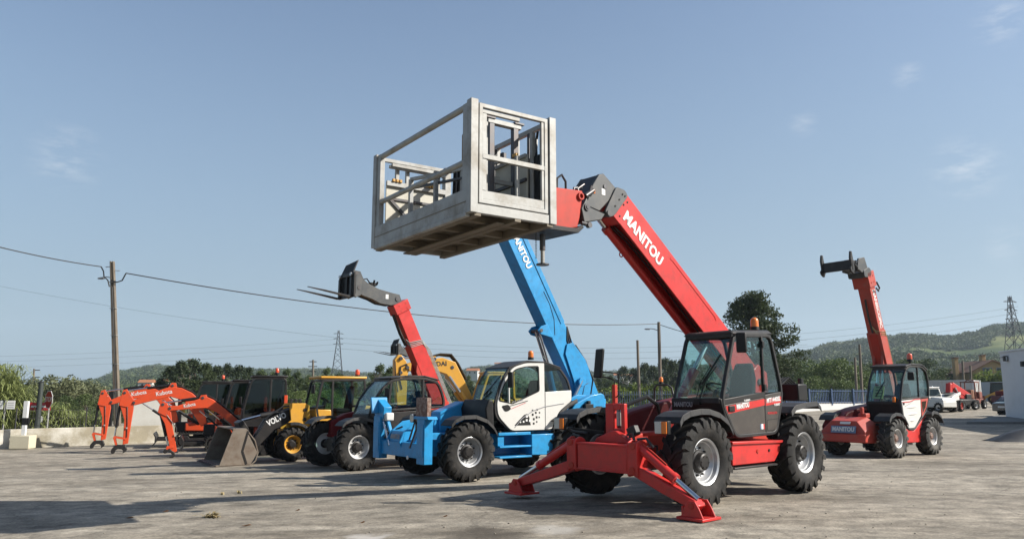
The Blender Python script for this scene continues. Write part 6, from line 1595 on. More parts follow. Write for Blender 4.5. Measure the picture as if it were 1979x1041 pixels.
    for z_ in (fz0 + .04, fz1 - .03): fm.b2((1.14, -.82, z_ - .05), (1.20, .14, z_ + .05))
    for y in (-.82, -.36, .10): fm.b2((1.145, y, fz0), (1.195, y + .05, fz1))
    fm.build('carriage_frame', CHAR, ca, .006)
    MB().b2((1.12, -.80, 4.75), (1.135, .12, 5.28)).build('carriage_back', BLACK, ca)
    shp = MB().sheet([(1.16, -.72, 5.36), (1.16, .04, 5.36), (1.02, .04, 5.72), (1.02, -.72, 5.66)], .015).build('load_backrest', STEEL, ca)
    for k in range(9):
        yy = -.70 + k * .09
        MB().bar((1.172, yy, 5.36), (1.034, yy, 5.66 + .007 * k), .02, .02, (1, 0, 0)).build('backrest_rib', HEADGREY, shp)
    for y in (.0, -.70):
        MB().cyl((1.2, y, 5.30), (1.25, y, 5.30), .05, n=14).build('work_lamp', LENS, ca, .006)
    for y in (.02, -.70):
        f = MB(); f.loft([[(1.20, y - .05, 5.22), (1.245, y - .05, 5.22), (1.245, y + .05, 5.22), (1.20, y + .05, 5.22)], [(1.20, y - .055, 4.66), (1.25, y - .055, 4.70), (1.25, y + .055, 4.70), (1.20, y + .055, 4.66)]])
        f.loft([[(1.20, y - .055, 4.66), (1.20, y - .055, 4.71), (1.20, y + .055, 4.71), (1.20, y + .055, 4.66)], [(1.27, y - .055, 4.64), (1.28, y - .055, 4.69), (1.28, y + .055, 4.69), (1.27, y + .055, 4.64)], [(2.0, y - .055, 4.755), (2.0, y - .055, 4.79), (2.0, y + .055, 4.79), (2.0, y + .055, 4.755)], [(2.50, y - .035, 4.83), (2.50, y - .035, 4.842), (2.50, y + .035, 4.842), (2.50, y + .035, 4.83)]])
        f.build('fork', CHAR, ca, .005)
    return D
DT = make_fork_telehandler('dark-cabbed red telehandler with pallet forks raised high, left of the blue one', -3.18, 19.66, 38.1, .8925, -.2)
D2 = copy_tree(DT); D2['label'] = 'telehandler mostly hidden behind, only its raised pallet forks showing left of the red boom'
p = P(722, 684, 46)
D2.location = (p.x + 2.15, 47.5, -.45); D2.scale = (.94,) * 3

# ------------------------------------------------------------------ rear red telehandler at the right
RT = mroot('telehandler', 'faded red telehandler with white door at right, bare carriage raised', 'telehandler', 10.22, 21.59, 38.0, z=-.08)
kr = wheel_kit(.510, .36, .235, WRIM, DUSTYRUB, RUSTP, 17, .5)
four_wheels(kr, RT, 2.0, .78, (.3, .2, .6, .9))
MB().b2((-1.6, -.62, .40), (1.5, -.02, .85)).build('chassis', REDO, RT, .02)
for x in (-1., 1.):
    m = MB(); m.cyl((x, -.6, .51), (x, .6, .51), .09, n=12); m.box((x, -.1, .51), (.34, .42, .3))
    m.build('axle', RUSTP, RT, .01)
MB().prism([(.52, .76), (-.17, .67), (-.94, 1.08), (-.70, .36), (-.12, .36), (.55, .38)], 'y', .2, .79).build('side_frame', RED, RT, .015)
MB().prism([(.50, .36), (-.10, .36), (-.10, .30), (.50, .32)], 'y', .3, .76).build('step', CHAR, RT, .01)
y0, y1 = -.14, .80
o = [(.16, .69), (.45, 1.06), (.50, 1.42), (.27, 2.03), (.0, 2.36), (-.30, 2.42), (-.90, 2.41), (-1.17, 2.29), (-1.26, 1.95), (-1.22, 1.58), (-.97, 1.16), (-.19, .69)]
ro = rpoly(o, [.08, .12, .08, .1, .1, .1, .1, .12, .12, .1, .12, .08], 3); ri = rpoly(inset(o, .045), .07, 3)
cf = MB().ring(ro, ri, 'y', y1 - .05, y1 + .01)
o2 = [(.40, 1.0), (.50, 1.42), (.27, 2.03), (.0, 2.36), (-.30, 2.42), (-.90, 2.41), (-1.17, 2.29), (-1.26, 1.95), (-1.22, 1.58), (-.97, 1.0)]
cf.ring(rpoly(o2, .08, 3), rpoly(inset(o2, .05), .06, 3), 'y', y0, y0 + .05)
for q in ((.02, 2.33), (.47, 1.42), (-1.12, 2.28), (-1.2, 1.58)): cf.bar((q[0], y0 + .02, q[1]), (q[0], y1 - .02, q[1]), .06, .07)
cf.bar((-.62, y1 - .02, 1.54), (-.66, y1 - .02, 2.40), .04, .035, (1, 0, 0)); cf.bar((.44, y1 - .015, 1.495), (-1.2, y1 - .015, 1.565), .045, .045)
cf.build('cab_frame', FENDER, RT, .008)
skin([(-1.2, 2.30), (-.9, 2.42), (-.3, 2.43), (.06, 2.36)], 'y', y0 - .03, y1 + .02, .045).build('cab_roof', FENDER, RT, .01)
glass_path(RT, [(.48, 1.45), (.26, 2.03), (.03, 2.33)], y0 + .03, y1 - .03)
glass_path(RT, [(-1.15, 2.28), (-1.23, 1.95), (-1.2, 1.6)], y0 + .03, y1 - .03, 'rear_window')
MB().prism(rpoly(inset(o2, .05), .06, 3), 'y', y0 + .02, y0 + .027).build('side_window', GLASS, RT)
MB().prism([(.42, 1.50), (.24, 2.0), (-.02, 2.31), (-.3, 2.37), (-.9, 2.36), (-1.12, 2.26), (-1.2, 1.95), (-1.17, 1.58)], 'y', y1 - .03, y1 - .023).build('door_window', GLASS, RT)
wd = MB().prism(rpoly([(.43, 1.47), (-.66, 1.535), (-.62, 1.06), (-.19, .745), (.15, .74), (.36, 1.0)], [.03, .02, .03, .08, .06, .1], 3), 'y', y1 - .03, y1 + .006).build('door', WHITE, RT, .012)
for zc, xa, xb in ((1.28, .26, -.48), (1.10, .20, -.46), (.93, .10, -.28)):

    m2 = MB()
    secs = []
    for t in [k / 8 for k in range(9)]:
        s_ = max(.12, sin(pi * t)); x_ = xa + (xb - xa) * t; z_ = zc + .04 * t
        secs.append([(x_, y1, z_ - .05 * s_), (x_, y1 + .03 * s_, z_ - .02 * s_), (x_, y1 + .026 * s_, z_ + .02 * s_), (x_, y1, z_ + .05 * s_)])
    m2.loft(secs); m2.build('pressed_rib', WHITE, wd, 0, 60)
MB().prism([(-.68, 1.50), (-1.14, 1.53), (-1.08, 1.36), (-.68, 1.0)], 'y', y1 - .03, y1 - .0).build('rear_corner_panel', REDO, RT, .006)
MB().prism([(-.72, 1.44), (-1.0, 1.46), (-.92, 1.28), (-.74, 1.14)], 'y', y1 + .0002, y1 + .006).build('corner_window', GLASSD, RT)
MB().tube([(.40, y1 + .008, 1.425), (0, y1 + .008, 1.44), (-.3, y1 + .008, 1.50), (-.62, y1 + .008, 1.51)], .014, 5).build('red_stripe', LETR, wd)
MB().b2((.37, y1 + .006, 1.36), (.30, y1 + .02, 1.43)).build('door_handle', BLACK, wd, .006)
MB().tube([(.25, y1 + .008, 1.33), (.0, y1 + .008, 1.39), (-.2, y1 + .008, 1.46)], .008, 5).build('grey_stripe', LETG, wd)
MB().b2((-1.0, y0 + .03, .80), (.35, y1 - .06, .85)).build('cab_floor', BLACK, RT)
MB().prism([(.40, .9), (.48, 1.42), (.40, 1.42), (.3, .9)], 'y', y0, y1).build('front_panel', BLACK, RT, .01)
MB().prism([(.40, .9), (.46, 1.40), (-1.18, 1.50), (-.95, .9)], 'y', y0 + .03, y0 + .05).build('inner_side_panel', BLACK, RT)
interior(RT, -.45, .32, .84)
MB().sheet([(.30, -.05, 1.52), (.30, .24, 1.52), (.16, .24, 1.86), (.16, -.05, 1.86)], .012).build('paper_notice', GREENSHEET, RT)
for k in range(4): MB().sheet([(.285 - .032 * k, .02, 1.57 + .08 * k), (.285 - .032 * k, .2, 1.57 + .08 * k), (.275 - .032 * k, .2, 1.60 + .08 * k), (.275 - .032 * k, .02, 1.60 + .08 * k)], .026).build('notice_line', pm('notice_print', (.16, .20, .06), .7) if k == 0 else bpy.data.materials['notice_print'], RT)
MB().box((.54, .66, 1.50), (.07, .07, .14)).build('side_indicator', AMBER, RT, .01)
m = MB(); m.tube([(.52, .25, 1.45), (.40, .30, 1.7), (.30, .20, 1.9)], .010, 5); m.bar((.45, .12, 1.58), (.26, .30, 1.98), .015, .03); m.build('wiper', BLACK, RT)
mirror(RT, (.22, 1.0, 2.12), [(.1, .80, 2.28), (.18, .92, 2.26), (.22, 1.0, 2.2)], .16, .22, .06, .6)
MB().cyl((-.62, .62, 2.46), (-.62, .62, 2.54), .03, n=10).build('beacon_stem', BLACK, RT)
beacon(RT, -.62, .62, 2.54, REDLENS, 1.25)
fp = [(1.52, .96), (1.40, 1.08), (1.15, 1.15), (.90, 1.13), (.68, 1.04), (.52, .86)]
fender(RT, fp, .55, .98); fender(RT, fp, -.98, -.55)
fender(RT, [(-.86, 1.10), (-1.0, 1.17), (-1.25, 1.14), (-1.45, 1.02), (-1.55, .86)], .55, .98)
nb = MB().loft([[(1.3, -.75, .38), (1.3, .50, .38), (1.3, .50, .9), (1.3, .28, 1.05), (1.3, -.55, 1.05), (1.3, -.75, .9)], [(1.85, -.72, .40), (1.85, .48, .40), (1.85, .48, .68), (1.80, .25, .95), (1.80, -.45, .95), (1.85, -.72, .68)]]).build('nose_block', REDO, RT, .02)
MB().b2((1.80, -.78, .42), (1.93, .52, .62)).build('front_bumper', REDO, nb, .015)
MB().sheet([(1.90, -.42, .645), (1.90, .26, .645), (1.86, .26, .82), (1.86, -.42, .82)], .014).build('name_plate', PLATEB, nb)
text('MANITOU', nb, .15, LETW, (1.898, -.38, .735), (0, 1, 0), (-.22, 0, 1), bold=.04, fit=.60)
MB().sheet([(1.85, -.18, .87), (1.85, .10, .87), (1.825, .10, .93), (1.825, -.18, .93)], .012).build('small_plate', LETW, nb)
hd = []
for x, zt in ((-1.4, 1.42), (-.5, 1.38), (.4, 1.30), (1.05, 1.18), (1.40, 1.0)): hd.append([(x, -.95, .6), (x, -.97, zt - .22), (x, -.86, zt - .05), (x, -.66, zt), (x, -.36, zt - .02), (x, -.30, .6)])
MB().loft(hd).build('engine_hood', MAROON, RT, .03, 60)
m = MB(); m.box((1.1, .1, 1.08), (.24, .22, .12)); m.cyl((1.2, .1, 1.1), (1.2, .1, 1.3), .05, n=10); m.build('front_valve_block', REDO, RT, .02)
E3 = radians(73.3); S3 = (-1.38, 0, 1.50)
def rb3(mb, name, mat, bevel=.006, smooth=35): return boom(mb, name, mat, bevel, RT, smooth, S3, E3)
rb3(MB().b2((-.2, -.66, 0), (2.0, -.25, .36)), 'outer_boom', REDO, .01)
rb3(MB().b2((2.0, -.63, .03), (3.45, -.27, .34)), 'inner_boom', REDO, .008)
rb3(MB().b2((3.32, -.72, -.03), (3.78, -.22, .38)), 'boom_cap', REDO, .015)
m = MB(); [m.cyl((u, -.225, v), (u, -.21, v), .022, n=8) for u, v in ((3.46, .10), (3.46, .26), (3.64, .10), (3.64, .26))]; rb3(m, 'cap_bolts', REDM, 0)
m = MB()
for k in range(3): m.tube([(-.1, -.28, .385 + .02 * k), (1.7, -.28, .385 + .02 * k), (1.85 + .05 * k, -.24, .30), (1.90 + .05 * k, -.24, .06), (1.98 + .04 * k, -.34, -.025), (2.3, -.5, -.03)], .011, 6)
rb3(m, 'boom_pipes', pm('brass_pipes', (.45, .33, .16), .4, .6), 0)
m = MB(); m.tube([(2.0, -.45, -.02), (2.5, -.46, -.05), (3.0, -.45, -.03)], .03, 6); m.tube([(3.42, -.22, .40), (3.22, -.2, .46), (3.15, -.2, .36), (3.26, -.2, .26)], .025, 6); rb3(m, 'boom_hoses', HOSE, 0)
rb3(MB().b2((0.2, -.58, -.012), (1.95, -.34, .0)), 'underside_plate', REDM, .003)
cl_ = MB(); cl_.prism([(.75, .06), (1.45, .05), (1.0, -.14), (.85, -.14)], 'y', -.37, -.30); cl_.prism([(.75, .06), (1.45, .05), (1.0, -.14), (.85, -.14)], 'y', -.62, -.55); rb3(cl_, 'cylinder_clevis', REDO, .008)
MB().cyl((-.97, -.46, 2.45), (-.86, -.46, 1.9), .045, n=12).cyl((-1.0, -.34, 2.4), (-.9, -.34, 1.9), .03, n=12).build('lift_rod', CHROME, RT)
MB().cyl((-.88, -.46, 1.95), (-.70, -.46, .9), .075, n=14).build('lift_cylinder', REDO, RT)
for y in (-.72, -.20): MB().prism([(-1.0, .75), (-1.15, 1.55), (-1.4, 1.68), (-1.65, 1.5), (-1.7, .5), (-1.0, .45)], 'y', y - .025, y + .025).build('boom_tower_plate', REDO, RT, .012)
bx4 = Matrix.Rotation(-E3, 3, 'Y') @ Vector((1, 0, 0)); bz4 = Matrix.Rotation(-E3, 3, 'Y') @ Vector((0, 0, 1))
text('MANISCOPIC', RT, .20, LETW, onboom(3.24, -.268, .20, S3, E3), -bx4, bz4, 'boom_lettering', bold=.03, fit=1.15)
kn = MB()
for y in ((-.28, -.22), (-.72, -.66)): kn.prism(rpoly([(-.08, 5.16), (-.40, 5.30), (-.54, 5.20), (-.50, 5.02), (-.12, 4.96)], .06, 2), 'y', *y)
kn.prism([(-.12, 5.12), (-.38, 5.22), (-.46, 5.1), (-.14, 4.95)], 'y', -.66, -.28)
kn.build('head_plate', HEADGREY, RT, .01)
hp = MB()
for y in ((-.30, -.24), (-.70, -.64)): hp.prism([(.26, 5.12), (.10, 5.50), (-.22, 5.57), (-.36, 5.28), (-.10, 5.10)], 'y', *y)
hp.prism([(.2, 5.15), (.08, 5.45), (-.2, 5.5), (-.3, 5.28), (-.08, 5.14)], 'y', -.64, -.30)
hp.build('boom_head', HEADGREY, RT, .01)
cr_ = MB().b2((.56, -1.08, 5.12), (.64, -.16, 5.40)).build('carriage', CHAR, RT, .01)
for y in (-1.08, -.20): MB().prism([(.70, 5.06), (.74, 5.14), (.66, 5.22), (.70, 5.45), (.66, 5.64), (.61, 5.64), (.56, 5.42), (.50, 5.14), (.58, 5.0)], 'y', y - .03, y + .03).build('carriage_hook', CHAR, cr_, .006)
MB().prism([(.56, 5.38), (.10, 5.46), (.12, 5.16), (.56, 5.14)], 'y', -.62, -.32).build('carriage_arm', CHAR, cr_, .01)
m = MB(); m.tube([(.2, -.26, 5.4), (.35, -.22, 5.34), (.3, -.22, 5.18), (.1, -.22, 5.12)], .025, 6); m.cyl((.3, -.2, 5.2), (.5, -.2, 5.3), .03, n=8); m.build('carriage_hoses', HOSE, cr_)
# ------------------------------------------------------------------ mini excavators (origin on the ground under the coupler)
def track(root, x0, x1, y0, y1, h, mat=RUBBER):
    o = rpoly([(x0, .0), (x1, .0), (x1 + .02, h), (x0 - .02, h)], h * .48, 5)
    tr = MB().ring(o, inset(o, .06 if sum(o[i - 1][0] * o[i][1] - o[i][0] * o[i - 1][1] for i in range(len(o))) > 0 else .06), 'y', y0, y1).build('track', mat, root, .006)
    pads = MB(); per = 0.0; n = len(o)
    for i in range(n):
        a = Vector(o[i]); b = Vector(o[(i + 1) % n]); L = (b - a).length; k = 0.0
        while k < L:
            q = a.lerp(b, k / L); d = (b - a).normalized(); nr = Vector((d.y, -d.x))
            e = q + nr * .018
            pads.bar((e.x, y0 - .005, e.y), (e.x, y1 + .005, e.y), .035, .035, (nr.x, 0, nr.y)); k += .10
    stuff(pads.build('track_pads', mat, tr))
    m = MB()
    for x in (x0 + h * .5, x1 - h * .5): m.cyl((x, y0 + .04, h / 2), (x, y1 - .01, h / 2), h * .36, n=18)
    for k in range(4):
        x = x0 + h + (x1 - x0 - 2 * h) * k / 3; m.cyl((x, y0 + .06, h * .27), (x, y1 - .02, h * .27), h * .17, n=12)
    m.b2((x0 + h * .5, y0 + .06, h * .35), (x1 - h * .5, y1 - .06, h * .66))
    m.build('track_frame', CHAR, tr, .006)

def cab_box(root, prof, y0, y1, post=.06, fm=CHAR, split=None, door_mat=None, belt=None, gl=GLASS, roofm=None):
    """a cab from its side profile: posts, panes on every side, roof and lower panels"""
    ro = rpoly(prof, .08, 3); ri = rpoly(inset(prof, post), .05, 3)
    cf = MB().ring(ro, ri, 'y', y1 - .05, y1).ring(ro, ri, 'y', y0, y0 + .05)
    for q in inset(prof, .035): cf.bar((q[0], y0 + .03, q[1]), (q[0], y1 - .03, q[1]), post, post)
    if split is not None:
        zs = [q[1] for q in prof]; cf.b2((split - .03, y1 - .05, min(zs) + .03), (split + .03, y1 - .002, max(zs) - .03))
    xsp = [q[0] for q in prof]
    if belt is not None:
        cf.b2((min(xsp) + .06, y1 - .045, belt - .025), (max(xsp) - .06, y1 - .006, belt + .025))
    c = cf.build('cab_frame', fm, root, .008)
    MB().prism(ri, 'y', y1 - .03, y1 - .023).build('side_window', gl, root); MB().prism(ri, 'y', y0 + .02, y0 + .027).build('side_window', gl, root)
    zt = max(q[1] for q in prof); xs_ = [q[0] for q in prof if q[1] > zt - .12]
    MB().b2((min(xs_) - .03, y0 - .02, zt - .01), (max(xs_) + .05, y1 + .02, zt + .06)).build('cab_roof', roofm or fm, root, .025)
    return c

def mini_excavator(label, x, y, a, z, shape, sc=1.0):
    K = mroot('mini_excavator', label, 'excavator', x, y, a, scale=sc, z=z, group='orange mini excavators in a row')
    if shape == 'B':
        arm = [(.13, 1.66), (.06, 1.80), (-.10, 1.86), (-.30, 1.78), (-.31, 1.52), (-.22, .34), (-.06, .30), (-.05, 1.15)]
        horn = [(.14, 1.62), (.12, 1.78), (.06, 2.14), (-.06, 2.18), (-.30, 1.80), (-.16, 1.55)]
        boomp = [(-.24, 1.78), (-.33, 1.62), (-.75, 1.74), (-1.45, 1.92), (-1.9, 1.78), (-2.2, 1.35), (-2.52, .88), (-2.72, .96), (-2.50, 1.72), (-2.15, 2.05), (-1.80, 2.22), (-1.45, 2.27), (-.75, 2.02)]
        lug = [(-1.35, 2.22), (-1.46, 2.40), (-1.60, 2.40), (-1.66, 2.22)]
        c0, c1 = (-.03, 2.12), (-1.50, 2.33); bc0, bc1, bc2 = (.11, 1.70), (.21, .84), (.21, .56)
        xo = -2.62
    else:
        arm = [(.45, 1.40), (.40, 1.60), (.30, 1.66), (.10, 1.48), (.03, 1.0), (-.16, .20), (.0, .12), (.24, 1.03)]
        horn = [(.46, 1.38), (.42, 1.60), (.33, 1.72), (.22, 1.66), (.10, 1.46), (.20, 1.25)]
        boomp = [(.16, 1.58), (.12, 1.42), (-.45, 1.48), (-.92, 1.50), (-1.25, 1.36), (-1.62, 1.06), (-1.92, .80), (-2.10, .84), (-1.98, 1.05), (-1.45, 1.50), (-1.12, 1.76), (-.90, 1.86), (-.72, 1.80), (-.10, 1.58)]
        lug = [(-.68, 1.76), (-.74, 1.90), (-.90, 1.92), (-.96, 1.78)]
        c0, c1 = (.32, 1.66), (-.80, 1.83); bc0, bc1, bc2 = (.40, 1.42), (.16, .62), (.10, .35)
        xo = -2.02
    w = .11
    bo = MB().prism(boomp, 'y', -w, w).build('boom', ORANGE, K, .015)
    lg = MB(); lg.prism(lug, 'y', -.09, -.05); lg.prism(lug, 'y', .05, .09); lg.build('cylinder_lug', ORANGE, bo, .006)
    ar = MB().prism(arm, 'y', -.085, .085).build('dipper_arm', ORANGE, K, .012)
    hn = MB(); hn.prism(horn, 'y', -.11, -.085); hn.prism(horn, 'y', .085, .11); hn.build('arm_plate', ORANGE, ar, .006)
    def ram(p0, p1, f, r, parent, y=0.0):
        a_ = Vector((p0[0], y, p0[1])); b_ = Vector((p1[0], y, p1[1])); mid = a_.lerp(b_, f)
        cyl_ = MB().cyl(b_, mid, r, n=12).build('hydraulic_cylinder', BLACK, parent); MB().cyl(mid, a_, r * .55, n=10).build('cylinder_rod', CHROME, cyl_)
    ram(c0, c1, .45, .05, bo)
    ram(bc2, bc0, .28, .045, ar)
    if shape == 'B': ram((-1.20, 1.80), (-2.45, .95), .45, .05, bo, .0); bolts_x = [(-.31, 1.72), (-1.50, 2.30), (.0, 2.05)]
    else:
        ram((-.98, 1.44), (-1.80, .80), .45, .05, bo, .0); ram((-.72, 1.42), (-1.55, .72), .3, .03, bo, -.16); bolts_x = [(.13, 1.50), (-.80, 1.82), (.33, 1.62)]
    m = MB(); [m.cyl((q[0], -.125, q[1]), (q[0], .125, q[1]), .045, n=14) for q in bolts_x]; m.build('pins', STEEL, bo, .004)
    # hoses over the boom
    top = [q for q in boomp[len(boomp) // 2:]][::-1]
    m = MB()
    for k in range(3):
        yy = -.06 + .06 * k
        m.tube([(q[0], yy, q[1] + .03 + .012 * k) for q in top[1:]], .016, 6)
    m.tube([(arm[0][0] - .12, .09, arm[0][1] + .05), (arm[0][0] - .25, .10, arm[0][1] - .1), (arm[5][0] + .06, .095, .9), (arm[5][0] + .05, .095, .55)], .014, 6)
    m.build('boom_hoses', HOSE, bo)
    MB().box((arm[5][0] + .07, .10, .86 if shape == 'B' else .70), (.05, .06, .05)).build('hose_clamp', GALV, ar)
    # bucket link and quick coupler
    lk = MB(); lx = -.14 if shape == 'B' else -.06
    for y_ in (-.10, .075): lk.prism([(lx, .46), (lx + .02, .53), (.21, .60), (.25, .54), (.16, .28), (.11, .30), (.17, .53)] if shape == 'B' else [(lx, .30), (lx + .02, .38), (.14, .36), (.16, .28), (.12, .2), (.08, .2), (.10, .28)], 'y', y_, y_ + .025)
    lk.build('bucket_link', ORANGE, ar, .004)
    cp = MB()
    if shape == 'B': pts = [(.28, .06), (.27, .16), (.16, .30), (-.14, .29), (-.20, .14), (-.17, .06), (-.08, .02), (-.10, .10), (-.04, .16), (.08, .17), (.16, .10), (.18, .02), (.24, .01)]
    else: pts = [(.24, .20), (.20, .27), (.06, .26), (-.06, .20), (-.12, .08), (-.06, .0), (.04, -.02), (.05, .03), (.0, .05), (-.03, .10), (.02, .17), (.10, .20), (.13, .15), (.19, .14)]
    for y_ in (-.13, .08): cp.prism(pts, 'y', y_, y_ + .05)
    cp.cyl((pts[2][0] - .03, -.1, .22), (pts[2][0] - .03, .1, .22), .04, n=10); cp.cyl((pts[4][0] + .06, -.1, .16), (pts[4][0] + .06, .1, .16), .04, n=10)
    cp.build('quick_coupler', CHAR, ar, .008)
    if shape == 'B': text('Kubota', bo, .20, LETW, (-.98, .114, 2.0), (-1, 0, .20), (.20, 0, 1), bold=.012, fit=.52)
    else: text('Kubota', bo, .15, LETW, (-.26, .114, 1.56), (-1, 0, .22), (.22, 0, 1), bold=.012, fit=.34)
    ys = MB().b2((xo - .30, .112, 1.28 if shape == 'B' else .98), (xo - .14, .116, 1.44 if shape == 'B' else 1.10)).build('warning_sticker', YEL, bo)
    # swing post, house, tracks, blade
    MB().b2((xo - .42, -.16, .55), (xo + .02, .16, .95)).build('swing_post', CHAR, K, .03)
    hx = xo - .35
    hs = MB().loft([[(hx, -.85, .62), (hx, .80, .62), (hx, .80, .92), (hx, -.85, .92)], [(hx - 1.0, -.92, .60), (hx - 1.0, .92, .60), (hx - 1.0, .92, 1.0), (hx - 1.0, -.92, 1.0)], [(hx - 1.9, -.90, .60), (hx - 1.9, .90, .60), (hx - 1.9, .90, 1.5), (hx - 1.9, -.90, 1.5)], [(hx - 2.25, -.60, .62), (hx - 2.25, .60, .62), (hx - 2.25, .60, 1.42), (hx - 2.25, -.60, 1.42)]]).build('house_body', ORANGE, K, .04)
    MB().b2((hx - .9, -.92, .92), (hx - .05, -.15, 1.25)).build('side_tank', ORANGE, K, .05)
    MB().cyl((hx - .95, 0, .45), (hx - .95, 0, .62), .5, n=24).build('slew_ring', CHAR, K)
    MB().b2((hx - 1.6, -.5, .22), (hx - .3, .5, .46)).build('undercarriage', CHAR, K, .02)
    track(K, hx - 1.95, hx + .28, .52, .95, .56); track(K, hx - 1.95, hx + .28, -.95, -.52, .56)
    bl_ = MB().loft([[(hx + 1.02 + q[0], y_, q[1]) for q in ((.10, .10), (.0, .22), (.0, .42), (.07, .56), (.03, .57), (-.05, .42), (-.05, .22), (.05, .09))] for y_ in (-.98, .98)]).build('dozer_blade', CHAR, K, .006)
    for y_ in (-.4, .4): MB().bar((hx + .1, y_, .30), (hx + 1.0, y_, .32), .10, .12).build('blade_arm', CHAR, bl_, .01)
    cx_ = hx - .28 if shape == 'B' else -1.99
    cl_ = 1.40 if shape == 'B' else 1.30
    prof = [(cx_, .93), (cx_ + .03, 1.45), (cx_ - .16, 2.32), (cx_ - .26, 2.44), (cx_ - cl_ + .15, 2.46), (cx_ - cl_ + .04, 2.36), (cx_ - cl_, .95)]
    cb = cab_box(K, prof, -.06, .92, .055, CHAR, split=cx_ - .78, belt=None, gl=GLASSD)
    MB().prism([(cx_ - .06, .95), (cx_ - .04, 1.28), (cx_ - .74, 1.28), (cx_ - .74, .95)], 'y', .88, .915).build('cab_door_panel', CHAR, K, .006)
    MB().prism([(cx_ + .03, .93), (cx_ + .035, 1.40), (cx_ - .02, 1.40), (cx_ - .02, .93)], 'y', .0, .86).build('front_panel', CHAR, K, .006)
    MB().b2((cx_ - cl_, .60, .98), (cx_ - cl_ + .10, .925, 1.9)).build('rear_corner_panel', ORANGE, K, .01)
    interior(K, cx_ - .85, .42, .92)
    MB().cyl((cx_ - 1.0, .3, 2.5), (cx_ - 1.0, .3, 2.58), .035, n=8).build('beacon_stem', BLACK, K)
    if 'middle' not in label: beacon(K, cx_ - 1.0, .3, 2.57, REDLENS, 1.1)
    mirror(K, (cx_ + .10, 1.0, 1.75), [(cx_ + .0, .9, 1.65), (cx_ + .08, .98, 1.62), (cx_ + .10, 1.0, 1.7)], .10, .22, .05, .4)
    return K
mini_excavator('rearmost orange mini excavator, its arm hanging at the left end of the row', -15.58, 29.55, 22, -.45, 'B')
mini_excavator('middle orange mini excavator with the highest boom peak of the row', -13.4, 26.85, 22, -.44, 'B')
mini_excavator('nearest orange mini excavator with a low bent boom beside the big bucket', -10.5, 24.2, 22, -.37, 'C')

# ------------------------------------------------------------------ compact wheel loader (origin under the outer face of the front left wheel)
V = mroot('wheel_loader', 'yellow compact wheel loader with dark arm and big worn bucket on the ground', 'wheel loader', -5.94, 21.38, 32, z=-.25)
kv = wheel_kit(.46, .36, .235, YEL, RUBBER, CHAR, 16, .45)
add_wheel(kv, V, .02, -.18, False, 0, .2); add_wheel(kv, V, .02, -1.28, True, 0, .6); add_wheel(kv, V, -2.05, -.18, False, 0, .3); add_wheel(kv, V, -2.05, -1.28, True, 0, .9)
for x_ in (.02, -2.05): MB().cyl((x_, -1.2, .46), (x_, -.25, .46), .09, n=12).build('axle', CHAR, V)
fr = MB()
for y in (-.42, -1.04): fr.prism([(.06, 1.50), (.02, 1.56), (-.40, 1.56), (-.50, 1.50), (-.55, .98), (-.34, .70), (.10, .60), (.12, 1.0), (.0, 1.1)], 'y', y - .03, y + .03)
fr.b2((-.5, -1.0, .5), (.2, -.45, .85))
fr = fr.build('front_frame', YEL, V, .012)
bolts(V, [(-.38, 1.38), (-.38, 1.12)], -.39, .05, CHAR, 'frame_pins', .02)
la = MB()
for y in (-.62, -.90): la.prism([(-.30, 1.44), (-.05, 1.44), (.12, 1.36), (.62, 1.12), (1.12, .30), (1.06, .20), (.94, .26), (.40, .84), (-.10, 1.06), (-.30, 1.30)], 'y', y - .045, y + .045)
la.cyl((.5, -.9, .98), (.5, -.62, .98), .08, n=12)
la = la.build('loader_arm', CHAR, V, .012)
text('VOLVO', la, .22, LETW, (.60, -.570, 1.00), (-1, 0, .50), (.50, 0, 1), bold=.03, fit=.56)
MB().cyl((.0, -.76, 1.35), (.75, -.76, 1.22), .07, n=12).build('tilt_cylinder', CHAR, la); MB().cyl((.72, -.76, 1.23), (1.25, -.76, 1.1), .04, n=10).build('cylinder_rod', CHROME, la)
MB().prism([(1.02, .25), (1.12, .3), (1.4, 1.05), (1.28, 1.12), (1.12, .9)], 'y', -1.05, -.45).build('tool_carrier', CHAR, la, .012)
MB().tube([(-.1, -.5, 1.5), (.2, -.5, 1.48), (.6, -.55, 1.2), (.9, -.6, .75)], .02, 6).build('arm_hoses', HOSE, la)
bs = [(1.98, .0), (1.20, .0), (1.03, .30), (1.36, .90), (1.68, .90)]
bkt = MB().prism(bs, 'y', .22, .25).build('bucket', BUCKET, V, .006)
MB().prism(bs, 'y', -1.80, -1.77).build('side_plate', BUCKET, bkt, .006)
MB().b2((1.16, -1.79, -.02), (2.06, .24, .02)).build('bucket_floor', BUCKET, bkt, .004)
skin([(1.20, .0), (1.08, .10), (1.03, .30), (1.12, .60), (1.36, .90), (1.68, .90)], 'y', -1.79, .24, .03).build('bucket_back', BUCKET, bkt, .004)
MB().bar((1.30, .255, .86), (1.42, .255, .35), .015, .05).bar((1.42, .255, .35), (1.30, .255, .02), .015, .05).build('side_rib', CHAR, bkt)
for k in range(8): MB().loft([[(2.0, -1.72 + k * .27 - .04, -.015), (2.0, -1.72 + k * .27 + .04, -.015), (2.0, -1.72 + k * .27 + .04, .035), (2.0, -1.72 + k * .27 - .04, .035)], [(2.17, -1.72 + k * .27 - .02, -.01), (2.17, -1.72 + k * .27 + .02, -.01), (2.17, -1.72 + k * .27 + .02, .005), (2.17, -1.72 + k * .27 - .02, .005)]]).build('bucket_tooth', STEEL, bkt)
MB().prism([(-.62, .55), (-.62, 1.0), (-2.6, 1.0), (-3.3, 1.0), (-3.3, .5)], 'y', -1.15, -.30).build('rear_frame', YEL, V, .02)
